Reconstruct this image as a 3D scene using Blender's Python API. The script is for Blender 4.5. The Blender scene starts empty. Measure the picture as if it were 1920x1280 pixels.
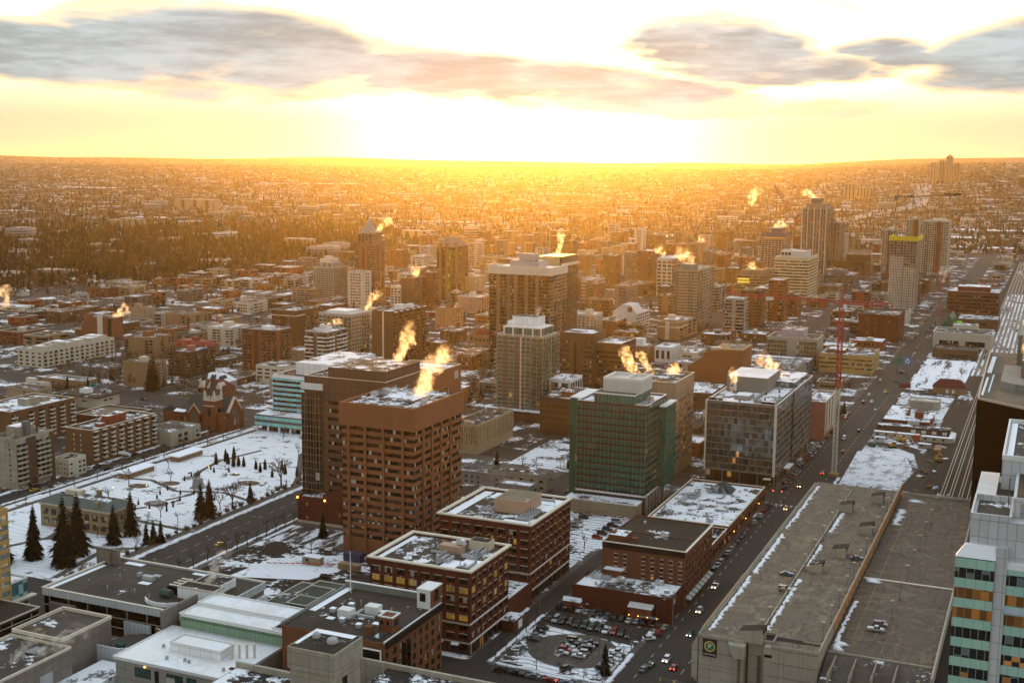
import bpy, bmesh, math, random
from mathutils import Matrix, Vector
R = math.radians
random.seed(7)
sc = bpy.context.scene
C = sc.collection

EXPO = 2.15
SKY_STR = 0.12; AIR = 1.0; DUST = 1.2
SKY_TINT = (.95, 1.03, 1.35)
CLOUD_COL = (.68, .80, .83)
HIGH_COL = (2.85, 3.3, 3.65)
VEIL_COL = (1.66, 1.22, .84)
SUN_STR = 2.0; SUN_COL = (.76, .35, .062)
# cloud banks: azimuth, elevation, half-widths, tilt, amount
CLOUDS = [(-44.8, 4.55, 7.5, 1.45, -.05, 1), (-36.4, 5.0, 8.6, 1.95, -.07, 1), (-23.5, 3.75, 11, 1.25, -.09, 1), (-19, 3.35, 6.5, .7, -.02, 1), (-36, 3.2, 8, .5, 0, .6), (-14.2, 5.15, 5, 1.5, -.1, 1), (-11.5, 4.2, 4.4, .75, 0, 1), (-6.8, 4.75, 2.8, .8, -.06, .9), (-1.5, 4.8, 4.6, 1.6, .12, 1), (-9.6, 2.6, 3, .4, -.03, .4), (-9.5, 6.9, 2.4, .4, -.05, .35)]
HAZE_D = 1.6e-5; HAZE_G = 0.79; HAZE_COL = (1, .80, .42)
HAZE_TOP = 300.0
STEAM_D = .9
LITK = 0.16
# ---------------------------------------------------------------- camera
H_CAM = 160.0
def _cam():
    cy, sy = math.cos(R(23.672)), math.sin(R(23.672))
    cp, sp = math.cos(R(8.202)), math.sin(R(8.202))
    cr, sr = math.cos(R(0.532)), math.sin(R(0.532))
    f = Vector((-sy*cp, cy*cp, -sp)); r = Vector((cy, sy, 0)); u = r.cross(f)
    r2 = cr*r + sr*u; u2 = -sr*r + cr*u
    m = Matrix((( r2.x, u2.x, -f.x, 0), (r2.y, u2.y, -f.y, 0), (r2.z, u2.z, -f.z, H_CAM), (0, 0, 0, 1)))
    cd = bpy.data.cameras.new('camera'); cd.sensor_width = 36; cd.lens = 36*2305.2/1920
    cd.clip_start = 1; cd.clip_end = 120000
    o = bpy.data.objects.new('camera', cd); C.objects.link(o); o.matrix_world = m
    sc.camera = o
_cam()

# ---------------------------------------------------------------- sky, sun, exposure
SUN_AZ = 23.0      # degrees to the left of the +Y street direction
SUN_EL = 2.3
sc.view_settings.view_transform = 'Standard'; sc.view_settings.look = 'None'
sc.view_settings.gamma = 1; sc.view_settings.exposure = EXPO
sc.render.film_transparent = False
try:
    sc.cycles.use_denoising = True; sc.cycles.denoiser = 'OPENIMAGEDENOISE'
except Exception: pass
sc.cycles.max_bounces = 6; sc.cycles.diffuse_bounces = 2; sc.cycles.glossy_bounces = 2
sc.cycles.transmission_bounces = 2; sc.cycles.volume_bounces = 3; sc.cycles.transparent_max_bounces = 8
sc.cycles.caustics_reflective = False; sc.cycles.caustics_refractive = False
sc.cycles.volume_step_rate = 1.0; sc.cycles.volume_max_steps = 128

class NT:
    """small node-tree helper"""
    def __init__(s, nt): s.nt = nt; nt.nodes.clear()
    def n(s, t, **kw):
        nd = s.nt.nodes.new(t)
        ins = kw.pop('ins', {})
        for k, v in kw.items(): setattr(nd, k, v)
        for k, v in ins.items(): s.set(nd, k, v)
        return nd
    def set(s, nd, k, v):
        i = nd.inputs[k]
        if isinstance(v, bpy.types.NodeSocket): s.nt.links.new(v, i)
        else:
            if hasattr(i.default_value, '__len__') and not hasattr(v, '__len__'): v = (v,)*len(i.default_value)
            if hasattr(i.default_value, '__len__') and len(i.default_value) == 4 and len(v) == 3: v = (*v, 1)
            i.default_value = v
    def math(s, op, a, b=0.0, c=None, clamp=False):
        nd = s.n('ShaderNodeMath', operation=op, use_clamp=clamp)
        s.set(nd, 0, a); s.set(nd, 1, b)
        if c is not None: s.set(nd, 2, c)
        return nd.outputs[0]
    def mix(s, f, a, b, typ='RGBA', blend='MIX'):
        nd = s.n('ShaderNodeMix', data_type=typ)
        if typ == 'RGBA':
            nd.blend_type = blend
            s.set(nd, 0, f); s.set(nd, 6, a); s.set(nd, 7, b); return nd.outputs[2]
        s.set(nd, 0, f); s.set(nd, 2, a); s.set(nd, 3, b); return nd.outputs[0]
    def ramp(s, x, lo, hi, a=0.0, b=1.0, smooth=True):
        nd = s.n('ShaderNodeMapRange', interpolation_type='SMOOTHSTEP' if smooth else 'LINEAR')
        for i, v in enumerate((x, lo, hi, a, b)): s.set(nd, i, v)
        return nd.outputs[0]
    def noise(s, vec, scale, detail=3, rough=.55):
        nd = s.n('ShaderNodeTexNoise', ins={'Scale': scale, 'Detail': detail, 'Roughness': rough})
        if vec is not None: s.set(nd, 'Vector', vec)
        return nd.outputs[0]

def _world():
    w = bpy.data.worlds.new('World'); sc.world = w; w.use_nodes = True
    g = NT(w.node_tree)
    out = g.n('ShaderNodeOutputWorld'); bg = g.n('ShaderNodeBackground', ins={'Strength': SKY_STR})
    sky = g.n('ShaderNodeTexSky', sky_type='NISHITA', sun_disc=False, sun_elevation=R(SUN_EL),
              sun_rotation=R(-SUN_AZ), altitude=1050, air_density=AIR, dust_density=DUST, ozone_density=1.0)
    tc = g.n('ShaderNodeTexCoord'); sx = g.n('ShaderNodeSeparateXYZ', ins={0: tc.outputs['Generated']})
    X, Y, Z = sx.outputs
    az = g.math('MULTIPLY', g.math('ARCTAN2', X, Y), 180/math.pi)      # degrees, right of the street
    hor = g.math('SQRT', g.math('ADD', g.math('MULTIPLY', X, X), g.math('MULTIPLY', Y, Y)))
    el = g.math('MULTIPLY', g.math('ARCTAN2', Z, hor), 180/math.pi)
    # cloud field: streaky noise in azimuth/elevation, gathered in banks
    v = g.n('ShaderNodeCombineXYZ', ins={0: g.math('MULTIPLY', az, .16), 1: g.math('MULTIPLY', el, .62), 2: 3.1})
    n1 = g.noise(v.outputs[0], 1.0, 5, .55)
    v2 = g.n('ShaderNodeCombineXYZ', ins={0: g.math('MULTIPLY', az, .34), 1: g.math('MULTIPLY', el, 1.5), 2: 7.7})
    n2 = g.noise(v2.outputs[0], 1.0, 4, .46)
    warp = g.math('MULTIPLY', g.math('SUBTRACT', n2, .5), 1.6)
    warp2 = g.math('MULTIPLY', g.math('SUBTRACT', n1, .5), 2.2)
    dens = None
    for (a0, e0, ra, re, tilt, amt) in CLOUDS:
        da = g.math('ADD', g.math('SUBTRACT', az, a0), g.math('MULTIPLY', warp, 1.6))
        de = g.math('ADD', g.math('SUBTRACT', el, e0), g.math('ADD', g.math('MULTIPLY', da, -tilt), g.math('ADD', g.math('MULTIPLY', warp, .55), g.math('MULTIPLY', warp2, .5))))
        q = g.math('ADD', g.math('POWER', g.math('ABSOLUTE', g.math('DIVIDE', da, ra)), 2.0), g.math('POWER', g.math('ABSOLUTE', g.math('DIVIDE', de, re)), 2.0))
        m = g.math('MULTIPLY', g.ramp(q, 1.5, .15), amt)
        dens = m if dens is None else g.math('MAXIMUM', dens, m)
    far = g.math('MULTIPLY', g.ramp(n1, .38, .55), g.ramp(el, 9, 20, 0, .95))  # broken cloud overhead, out of frame
    dens = g.math('MAXIMUM', dens, far)
    v3 = g.n('ShaderNodeCombineXYZ', ins={0: g.math('MULTIPLY', az, .5), 1: g.math('MULTIPLY', el, 3.0), 2: 1.3})
    n3 = g.noise(v3.outputs[0], 1.0, 5, .6)
    dens = g.math('MULTIPLY', dens, g.ramp(n2, .25, .65, .72, 1.12))
    thin = g.ramp(dens, 0.02, .45); thick = g.ramp(dens, .12, .85)
    bw = g.n('ShaderNodeRGBToBW', ins={0: sky.outputs[0]}).outputs[0]; bv = g.n('ShaderNodeCombineXYZ', ins={0: bw, 1: bw, 2: bw}).outputs[0]
    skyc = g.mix(g.ramp(el, 1, 6, .35, .6), g.mix(1.0, sky.outputs[0], SKY_TINT, blend='MULTIPLY'), g.mix(1.0, bv, (1.0, .93, .74), blend='MULTIPLY'))
    warmc = g.mix(1.0, skyc, (.80, .62, .42), blend='MULTIPLY')
    c1 = g.mix(thin, skyc, warmc)
    # pale veil low over the plain, thinner towards the sun; bright high overcast out of frame
    nsun = g.math('SUBTRACT', 1.0, g.math('EXPONENT', g.math('MULTIPLY', -1.0, g.math('POWER', g.math('DIVIDE', g.math('ADD', az, SUN_AZ), 6.0), 2.0))))
    veil = g.math('MULTIPLY', g.ramp(el, 7.0, 1.6, 0, .95), g.math('ADD', .25, g.math('MULTIPLY', nsun, .75)))
    c1 = g.mix(veil, c1, VEIL_COL)
    sd = g.math('ADD', g.math('MULTIPLY', X, -math.sin(R(SUN_AZ))), g.math('MULTIPLY', Y, math.cos(R(SUN_AZ))))
    dim = g.ramp(sd, -.75, .55, .38, 1.0)                        # overcast is duller away from the sun
    dv = g.n('ShaderNodeCombineXYZ', ins={0: dim, 1: dim, 2: dim}).outputs[0]
    hi = g.mix(1.0, HIGH_COL, dv, blend='MULTIPLY')
    c2 = g.mix(thick, c1, g.mix(g.ramp(el, 8.5, 15), g.mix(g.math('MULTIPLY', g.ramp(g.math('ADD', g.math('MULTIPLY', n3, .5), g.math('MULTIPLY', n1, .6)), .42, .68), .8), CLOUD_COL, [q*1.75 for q in CLOUD_COL]), hi))
    g.nt.links.new(c2, bg.inputs[0]); g.nt.links.new(bg.outputs[0], out.inputs[0])
_world()
def _sun():
    l = bpy.data.lights.new('sun', 'SUN'); l.energy = SUN_STR; l.angle = R(0.5); l.color = SUN_COL
    o = bpy.data.objects.new('sun', l); C.objects.link(o)
    d = Vector((-math.sin(R(SUN_AZ))*math.cos(R(SUN_EL)), math.cos(R(SUN_AZ))*math.cos(R(SUN_EL)), math.sin(R(SUN_EL))))
    o.rotation_euler = d.to_track_quat('Z', 'Y').to_euler()
_sun()
# ================================================================ materials
_M = {}
def mnew(name):
    m = bpy.data.materials.new(name); m.use_nodes = True
    g = NT(m.node_tree); out = g.n('ShaderNodeOutputMaterial'); b = g.n('ShaderNodeBsdfPrincipled')
    g.nt.links.new(b.outputs[0], out.inputs[0]); g.b = b; g.out = out
    g.pos = g.n('ShaderNodeNewGeometry').outputs['Position']
    return m, g
def scl(g, v, s):
    return g.n('ShaderNodeVectorMath', operation='MULTIPLY', ins={0: v, 1: s}).outputs[0]
def plain(name, col, rough=.7, metal=0.0, emit=None, es=0.0, spec=.5):
    k = ('p', name)
    if k in _M: return _M[k]
    m, g = mnew(name)
    g.set(g.b, 'Base Color', col); g.set(g.b, 'Roughness', rough); g.set(g.b, 'Metallic', metal); g.set(g.b, 'Specular IOR Level', spec)
    if emit: g.set(g.b, 'Emission Color', emit); g.set(g.b, 'Emission Strength', es)
    _M[k] = m; return m
def wall(name, col, rough=.85, var=.22, course=0.0, panel=None, spec=.12):
    """mottled, streaked wall; course = brick/board course height in metres, panel = (w,h) joints"""
    k = ('w', name)
    if k in _M: return _M[k]
    m, g = mnew(name)
    n1 = g.noise(scl(g, g.pos, (.35, .35, .09)), 1.0, 5, .65)
    n2 = g.noise(g.pos, 2.3, 3, .6)
    f = g.math('ADD', g.math('MULTIPLY', g.math('SUBTRACT', n1, .5), var*2.6), g.math('MULTIPLY', g.math('SUBTRACT', n2, .5), var*1.3))
    val = g.math('ADD', 1.0, f)
    sx = g.n('ShaderNodeSeparateXYZ', ins={0: g.pos}).outputs
    if course:
        fr = g.math('FRACT', g.math('DIVIDE', sx[2], course))
        val = g.math('MULTIPLY', val, g.math('SUBTRACT', 1.0, g.math('MULTIPLY', g.math('LESS_THAN', fr, .22), .22)))
    if panel:
        u = g.math('ADD', sx[0], sx[1])
        a = g.math('LESS_THAN', g.math('FRACT', g.math('DIVIDE', u, panel[0])), .14/panel[0])
        b = g.math('LESS_THAN', g.math('FRACT', g.math('DIVIDE', sx[2], panel[1])), .14/panel[1])
        val = g.math('MULTIPLY', val, g.math('SUBTRACT', 1.0, g.math('MULTIPLY', g.math('MAXIMUM', a, b), .45)))
        cell = g.n('ShaderNodeCombineXYZ', ins={0: g.math('FLOOR', g.math('DIVIDE', u, panel[0])), 1: g.math('FLOOR', g.math('DIVIDE', sx[2], panel[1]))})
        wn = g.n('ShaderNodeTexWhiteNoise', noise_dimensions='3D', ins={0: cell.outputs[0]}).outputs[0]
        val = g.math('MULTIPLY', val, g.math('ADD', .93, g.math('MULTIPLY', wn, .14)))
    vv = g.n('ShaderNodeCombineXYZ', ins={0: val, 1: val, 2: val}).outputs[0]
    g.set(g.b, 'Base Color', g.mix(1.0, col, vv, blend='MULTIPLY')); g.set(g.b, 'Roughness', rough)
    g.set(g.b, 'Specular IOR Level', spec)
    _M[k] = m; return m
SNOW = (.80, .82, .86)
def roofm(name, col, snow=.3, scale=.11, streak=1.0, seam=0.0):
    k = ('r', name)
    if k in _M: return _M[k]
    m, g = mnew(name)
    oi = g.n('ShaderNodeObjectInfo').outputs['Random']
    p = g.n('ShaderNodeVectorMath', operation='ADD', ins={0: scl(g, g.pos, (1, streak, 1)), 1: (0, 0, 0)})
    off = g.n('ShaderNodeCombineXYZ', ins={0: g.math('MULTIPLY', oi, 431.0), 1: 0.0, 2: 0.0})
    g.nt.links.new(off.outputs[0], p.inputs[1]); p = p.outputs[0]
    n1 = g.noise(p, scale, 6, .62); n2 = g.noise(p, scale*7, 4, .65); n3 = g.noise(p, scale*.55, 4, .6)
    lt = max(col) > .5; base = g.mix(n2, [c*(.85 if lt else .62) for c in col], [min(.85, c*1.4) for c in col])
    base = g.mix(g.ramp(n3, .42, .6, 0, .3 if lt else .55), base, [c*.55 for c in col])
    if seam:
        sx = g.n('ShaderNodeSeparateXYZ', ins={0: g.pos}).outputs
        a = g.math('LESS_THAN', g.math('FRACT', g.math('DIVIDE', sx[0], seam)), .035)
        b = g.math('LESS_THAN', g.math('FRACT', g.math('DIVIDE', sx[1], seam*1.3)), .028)
        base = g.mix(g.math('MULTIPLY', g.math('MAXIMUM', a, b), .5), base, [c*.4 for c in col])
    t = .5 + (.5-snow)*.42
    n5 = g.noise(p, scale*22, 4, .65); mask = g.ramp(g.math('ADD', g.math('MULTIPLY', g.math('SUBTRACT', n5, .5), .2), g.math('ADD', n1, g.math('MULTIPLY', g.math('SUBTRACT', n2, .5), .42))), t-.02, t+.05)
    sn = g.mix(n2, [c*.86 for c in SNOW], SNOW)
    g.set(g.b, 'Base Color', g.mix(mask, base, sn)); g.set(g.b, 'Roughness', .85); g.set(g.b, 'Specular IOR Level', .06)
    bp = g.n('ShaderNodeBump', ins={'Strength': .35, 'Distance': .12, 'Height': g.math('ADD', mask, g.math('MULTIPLY', n2, .4))})
    g.nt.links.new(bp.outputs[0], g.b.inputs['Normal'])
    _M[k] = m; return m
def deckm(name, col):
    """trafficked concrete: patches, tyre sweeps, cracks, pour joints"""
    m, g = mnew(name); n1 = g.noise(g.pos, .07, 6, .62); n2 = g.noise(scl(g, g.pos, (1, .22, 1)), .55, 5, .65); n3 = g.noise(scl(g, g.pos, (.3, 1, 1)), .9, 4, .6)
    c = g.mix(n1, [q*.5 for q in col], [q*1.45 for q in col]); c = g.mix(g.ramp(n2, .5, .72, 0, .6), c, [q*.42 for q in col]); c = g.mix(g.ramp(n3, .55, .75, 0, .45), c, [q*1.7 for q in col])
    for sc_, off, k in ((.10, 1, 2.1), (.16, .5, .35), (.07, .3, 1.8)):
        t = g.math('ABSOLUTE', g.math('SUBTRACT', g.noise(scl(g, g.pos, (off, .45, 1)), sc_, 3, .5), .5)); c = g.mix(g.ramp(t, .016, .003, 0, .5), c, [q*k for q in col])
    vo = g.n('ShaderNodeTexVoronoi', feature='DISTANCE_TO_EDGE', ins={'Vector': g.pos, 'Scale': .11}).outputs[0]; c = g.mix(g.ramp(vo, .03, .012, 0, .5), c, [q*.3 for q in col])
    sx = g.n('ShaderNodeSeparateXYZ', ins={0: g.pos}).outputs; a = g.math('LESS_THAN', g.math('FRACT', g.math('DIVIDE', sx[0], 5.8)), .03); b = g.math('LESS_THAN', g.math('FRACT', g.math('DIVIDE', sx[1], 9.0)), .022)
    c = g.mix(g.math('MULTIPLY', g.math('MAXIMUM', a, b), .55), c, [q*.3 for q in col])
    g.set(g.b, 'Base Color', c); g.set(g.b, 'Roughness', g.math('ADD', .55, g.math('MULTIPLY', n1, .4))); g.set(g.b, 'Specular IOR Level', .25)
    return m
def winm(name, col, pane=1.4, lit=.02, blind=.15, frame=(.12, .11, .10), rough=.06, metal=0.0, litcol=(1, .55, .12), ls=.5, blindcol=(.45, .43, .38), fw=.09, vary=.5, spec=.28):
    """window glass: panes, drawn blinds and a few lit rooms picked per pane"""
    k = ('g', name)
    if k in _M: return _M[k]
    m, g = mnew(name)
    sx = g.n('ShaderNodeSeparateXYZ', ins={0: g.pos}).outputs
    u = g.math('ADD', sx[0], sx[1]); q = g.math('DIVIDE', u, pane)
    oi = g.n('ShaderNodeObjectInfo').outputs['Random']
    cell = g.n('ShaderNodeCombineXYZ', ins={0: g.math('FLOOR', q), 1: g.math('FLOOR', g.math('DIVIDE', sx[2], 3.4)), 2: g.math('MULTIPLY', oi, 57.0)})
    wn = g.n('ShaderNodeTexWhiteNoise', noise_dimensions='3D', ins={0: cell.outputs[0]})
    r = wn.outputs[0]; r2 = g.n('ShaderNodeSeparateColor', ins={0: wn.outputs[1]}).outputs
    shade = g.math('ADD', 1-vary*.5, g.math('MULTIPLY', r2[1], vary))
    vv = g.n('ShaderNodeCombineXYZ', ins={0: shade, 1: shade, 2: shade}).outputs[0]
    c = g.mix(1.0, col, vv, blend='MULTIPLY')
    isb = g.math('LESS_THAN', r, blind); isl = g.math('GREATER_THAN', r, 1-lit)
    c = g.mix(isb, c, blindcol)
    mu = g.math('LESS_THAN', g.math('FRACT', q), fw/pane)
    c = g.mix(mu, c, frame)
    g.set(g.b, 'Base Color', c); g.set(g.b, 'Metallic', g.math('MULTIPLY', metal, g.math('SUBTRACT', 1.0, g.math('MAXIMUM', mu, isb))))
    g.set(g.b, 'Roughness', g.math('ADD', rough, g.math('MULTIPLY', g.math('MAXIMUM', isb, mu), .3)))
    g.set(g.b, 'Emission Color', litcol); g.set(g.b, 'Specular IOR Level', spec)
    g.set(g.b, 'Emission Strength', g.math('MULTIPLY', g.math('MULTIPLY', isl, g.math('SUBTRACT', 1.0, mu)), g.math('MULTIPLY', ls*LITK, g.math('ADD', .3, r2[2]))))
    bp = g.n('ShaderNodeBump', ins={'Strength': .05, 'Distance': .3, 'Height': g.noise(g.pos, .5, 2, .5)})
    g.nt.links.new(bp.outputs[0], g.b.inputs['Normal'])
    _M[k] = m; return m

# ================================================================ mesh helpers
class MB:
    def __init__(s): s.v = []; s.f = []; s.m = []
    def face(s, pts, mi=0):
        b = len(s.v); s.v += [tuple(p) for p in pts]; s.f.append(tuple(range(b, b+len(pts)))); s.m.append(mi); return s
    def box(s, x0, y0, z0, x1, y1, z1, mi=0):
        if x1 < x0: x0, x1 = x1, x0
        if y1 < y0: y0, y1 = y1, y0
        if z1 < z0: z0, z1 = z1, z0
        b = len(s.v)
        s.v += [(x0,y0,z0),(x1,y0,z0),(x1,y1,z0),(x0,y1,z0),(x0,y0,z1),(x1,y0,z1),(x1,y1,z1),(x0,y1,z1)]
        for q in ((0,3,2,1),(4,5,6,7),(0,1,5,4),(1,2,6,5),(2,3,7,6),(3,0,4,7)):
            s.f.append(tuple(b+i for i in q)); s.m.append(mi)
        return s
    def prism(s, poly, z0, z1, mi=0, mtop=None):
        n = len(poly); b = len(s.v)
        a = sum(poly[i][0]*poly[(i+1) % n][1]-poly[(i+1) % n][0]*poly[i][1] for i in range(n))
        if a < 0: poly = poly[::-1]
        z1s = z1 if hasattr(z1, '__len__') else [z1]*n
        s.v += [(x, y, z0) for x, y in poly] + [(p[0], p[1], z) for p, z in zip(poly, z1s)]
        s.f.append(tuple(b+i for i in range(n))[::-1]); s.m.append(mi)
        s.f.append(tuple(b+n+i for i in range(n))); s.m.append(mi if mtop is None else mtop)
        for i in range(n):
            j = (i+1) % n; s.f.append((b+i, b+j, b+n+j, b+n+i)); s.m.append(mi)
        return s
    def loft(s, rings, mi=0, caps=True):
        b0 = len(s.v); n = len(rings[0])
        for r in rings: s.v += [tuple(p) for p in r]
        for k in range(len(rings)-1):
            for i in range(n):
                j = (i+1) % n; s.f.append((b0+k*n+i, b0+k*n+j, b0+(k+1)*n+j, b0+(k+1)*n+i)); s.m.append(mi)
        if caps:
            s.f.append(tuple(b0+i for i in range(n))[::-1]); s.m.append(mi)
            s.f.append(tuple(b0+(len(rings)-1)*n+i for i in range(n))); s.m.append(mi)
        return s
    def tube(s, p, q, r0, r1=None, n=6, mi=0, caps=True):
        p = Vector(p); q = Vector(q); r1 = r0 if r1 is None else r1
        d = (q-p).normalized(); a = d.cross(Vector((0, 0, 1)))
        if a.length < .01: a = d.cross(Vector((1, 0, 0)))
        a.normalize(); c = d.cross(a)
        ring = lambda o, r: [o + r*(math.cos(6.2832*i/n)*a + math.sin(6.2832*i/n)*c) for i in range(n)]
        return s.loft([ring(p, r0), ring(q, r1)], mi, caps)
    def cyl(s, x, y, z0, z1, r0, r1=None, n=12, mi=0): return s.tube((x, y, z0), (x, y, z1), r0, r1, n, mi)
    def mesh(s, name, mats, smooth=False):
        me = bpy.data.meshes.new(name); me.from_pydata(s.v, [], s.f)
        for m in (mats if isinstance(mats, (list, tuple)) else [mats]): me.materials.append(m)
        if any(s.m): me.polygons.foreach_set('material_index', s.m)
        if smooth: me.polygons.foreach_set('use_smooth', [True]*len(s.f))
        me.update(); return me
    def obj(s, name, mats, parent=None, loc=(0, 0, 0), rz=0, smooth=False, **kw):
        return link(name, s.mesh(name, mats, smooth), parent, loc, rz, **kw)
def link(name, me, parent=None, loc=(0, 0, 0), rz=0, **kw):
    o = bpy.data.objects.new(name, me); C.objects.link(o)
    o.location = loc
    if rz: o.rotation_euler = (0, 0, rz)
    if parent is not None: o.parent = parent
    for k, v in kw.items(): o[k] = v
    return o
def thing(name, label, cat, loc=(0, 0, 0), rz=0, group=None):
    o = link(name, None, None, loc, rz, label=label, category=cat)
    if group: o['group'] = group
    return o
def tag(o, label, cat, group=None):
    o['label'] = label; o['category'] = cat
    if group: o['group'] = group
    return o
def struct(o): o['kind'] = 'structure'; return o
def dup(root, loc, rz=0, label=None, group=None, scale=None):
    r = root.copy(); C.objects.link(r); r.location = loc; r.rotation_euler = (0, 0, rz)
    if scale: r.scale = scale if hasattr(scale, '__len__') else (scale,)*3
    if label: r['label'] = label
    if group: r['group'] = group
    for ch in list(root.children):
        c = ch.copy(); C.objects.link(c); c.parent = r
        for g in ch.children:
            d = g.copy(); C.objects.link(d); d.parent = c
    return r
def gable(mb, x0, y0, x1, y1, z0, z1, axis=0, mi=0, over=.3):
    """gable roof solid over a rectangle; ridge along axis (0 = x, 1 = y)"""
    x0 -= over; y0 -= over; x1 += over; y1 += over
    if axis == 0:
        ym = (y0+y1)/2; v = [(x0,y0,z0),(x1,y0,z0),(x1,y1,z0),(x0,y1,z0),(x0,ym,z1),(x1,ym,z1)]
        fs = [(0,1,5,4),(2,3,4,5),(1,2,5),(3,0,4),(0,3,2,1)]
    else:
        xm = (x0+x1)/2; v = [(x0,y0,z0),(x1,y0,z0),(x1,y1,z0),(x0,y1,z0),(xm,y0,z1),(xm,y1,z1)]
        fs = [(1,2,5,4),(3,0,4,5),(0,1,4),(2,3,5),(0,3,2,1)]
    b = len(mb.v); mb.v += v
    for f in fs: mb.f.append(tuple(b+i for i in f)); mb.m.append(mi)
def hip(mb, x0, y0, x1, y1, z0, z1, inset, mi=0, over=.3):
    x0 -= over; y0 -= over; x1 += over; y1 += over
    b = len(mb.v); i = inset
    mb.v += [(x0,y0,z0),(x1,y0,z0),(x1,y1,z0),(x0,y1,z0),(x0+i,y0+i,z1),(x1-i,y0+i,z1),(x1-i,y1-i,z1),(x0+i,y1-i,z1)]
    for f in ((0,1,5,4),(1,2,6,5),(2,3,7,6),(3,0,4,7),(4,5,6,7),(0,3,2,1)): mb.f.append(tuple(b+k for k in f)); mb.m.append(mi)

# ================================================================ buildings
REC = .35          # how far glass lies behind the wall face
FOOT = []          # footprints (x0, y0, x1, y1) already built on
_wc = {}
def winmesh(w, h, m):
    k = (round(w, 1), round(h, 1), m.name)
    if k not in _wc: _wc[k] = MB().box(0, 0, 0, k[0], .1, k[1]).mesh('window', m)
    return _wc[k]
_bc = {}
def balmesh(w, m, rail, dep):
    k = (round(w, 1), m.name, rail.name, dep)
    if k not in _bc:
        b = MB().box(0, -dep, 0, w, .2, .18, 0)
        b.box(0, -dep, .18, w, -dep+.08, 1.1, 1).box(0, -dep+.08, .18, .08, 0, 1.1, 1).box(w-.08, -dep+.08, .18, w, 0, 1.1, 1)
        _bc[k] = b.mesh('balcony', [m, rail])
    return _bc[k]
def F(pat, nf, g=3.6, top=1.0, wf=.7, hf=.5, sill=.28, rib=False, sp=0.0, pp=0.02, win=None, band=0, pier=0, solid=0, pw=.5, bal=None, dep=1.4, shop=None, gbay=None):
    return dict(locals())
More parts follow.
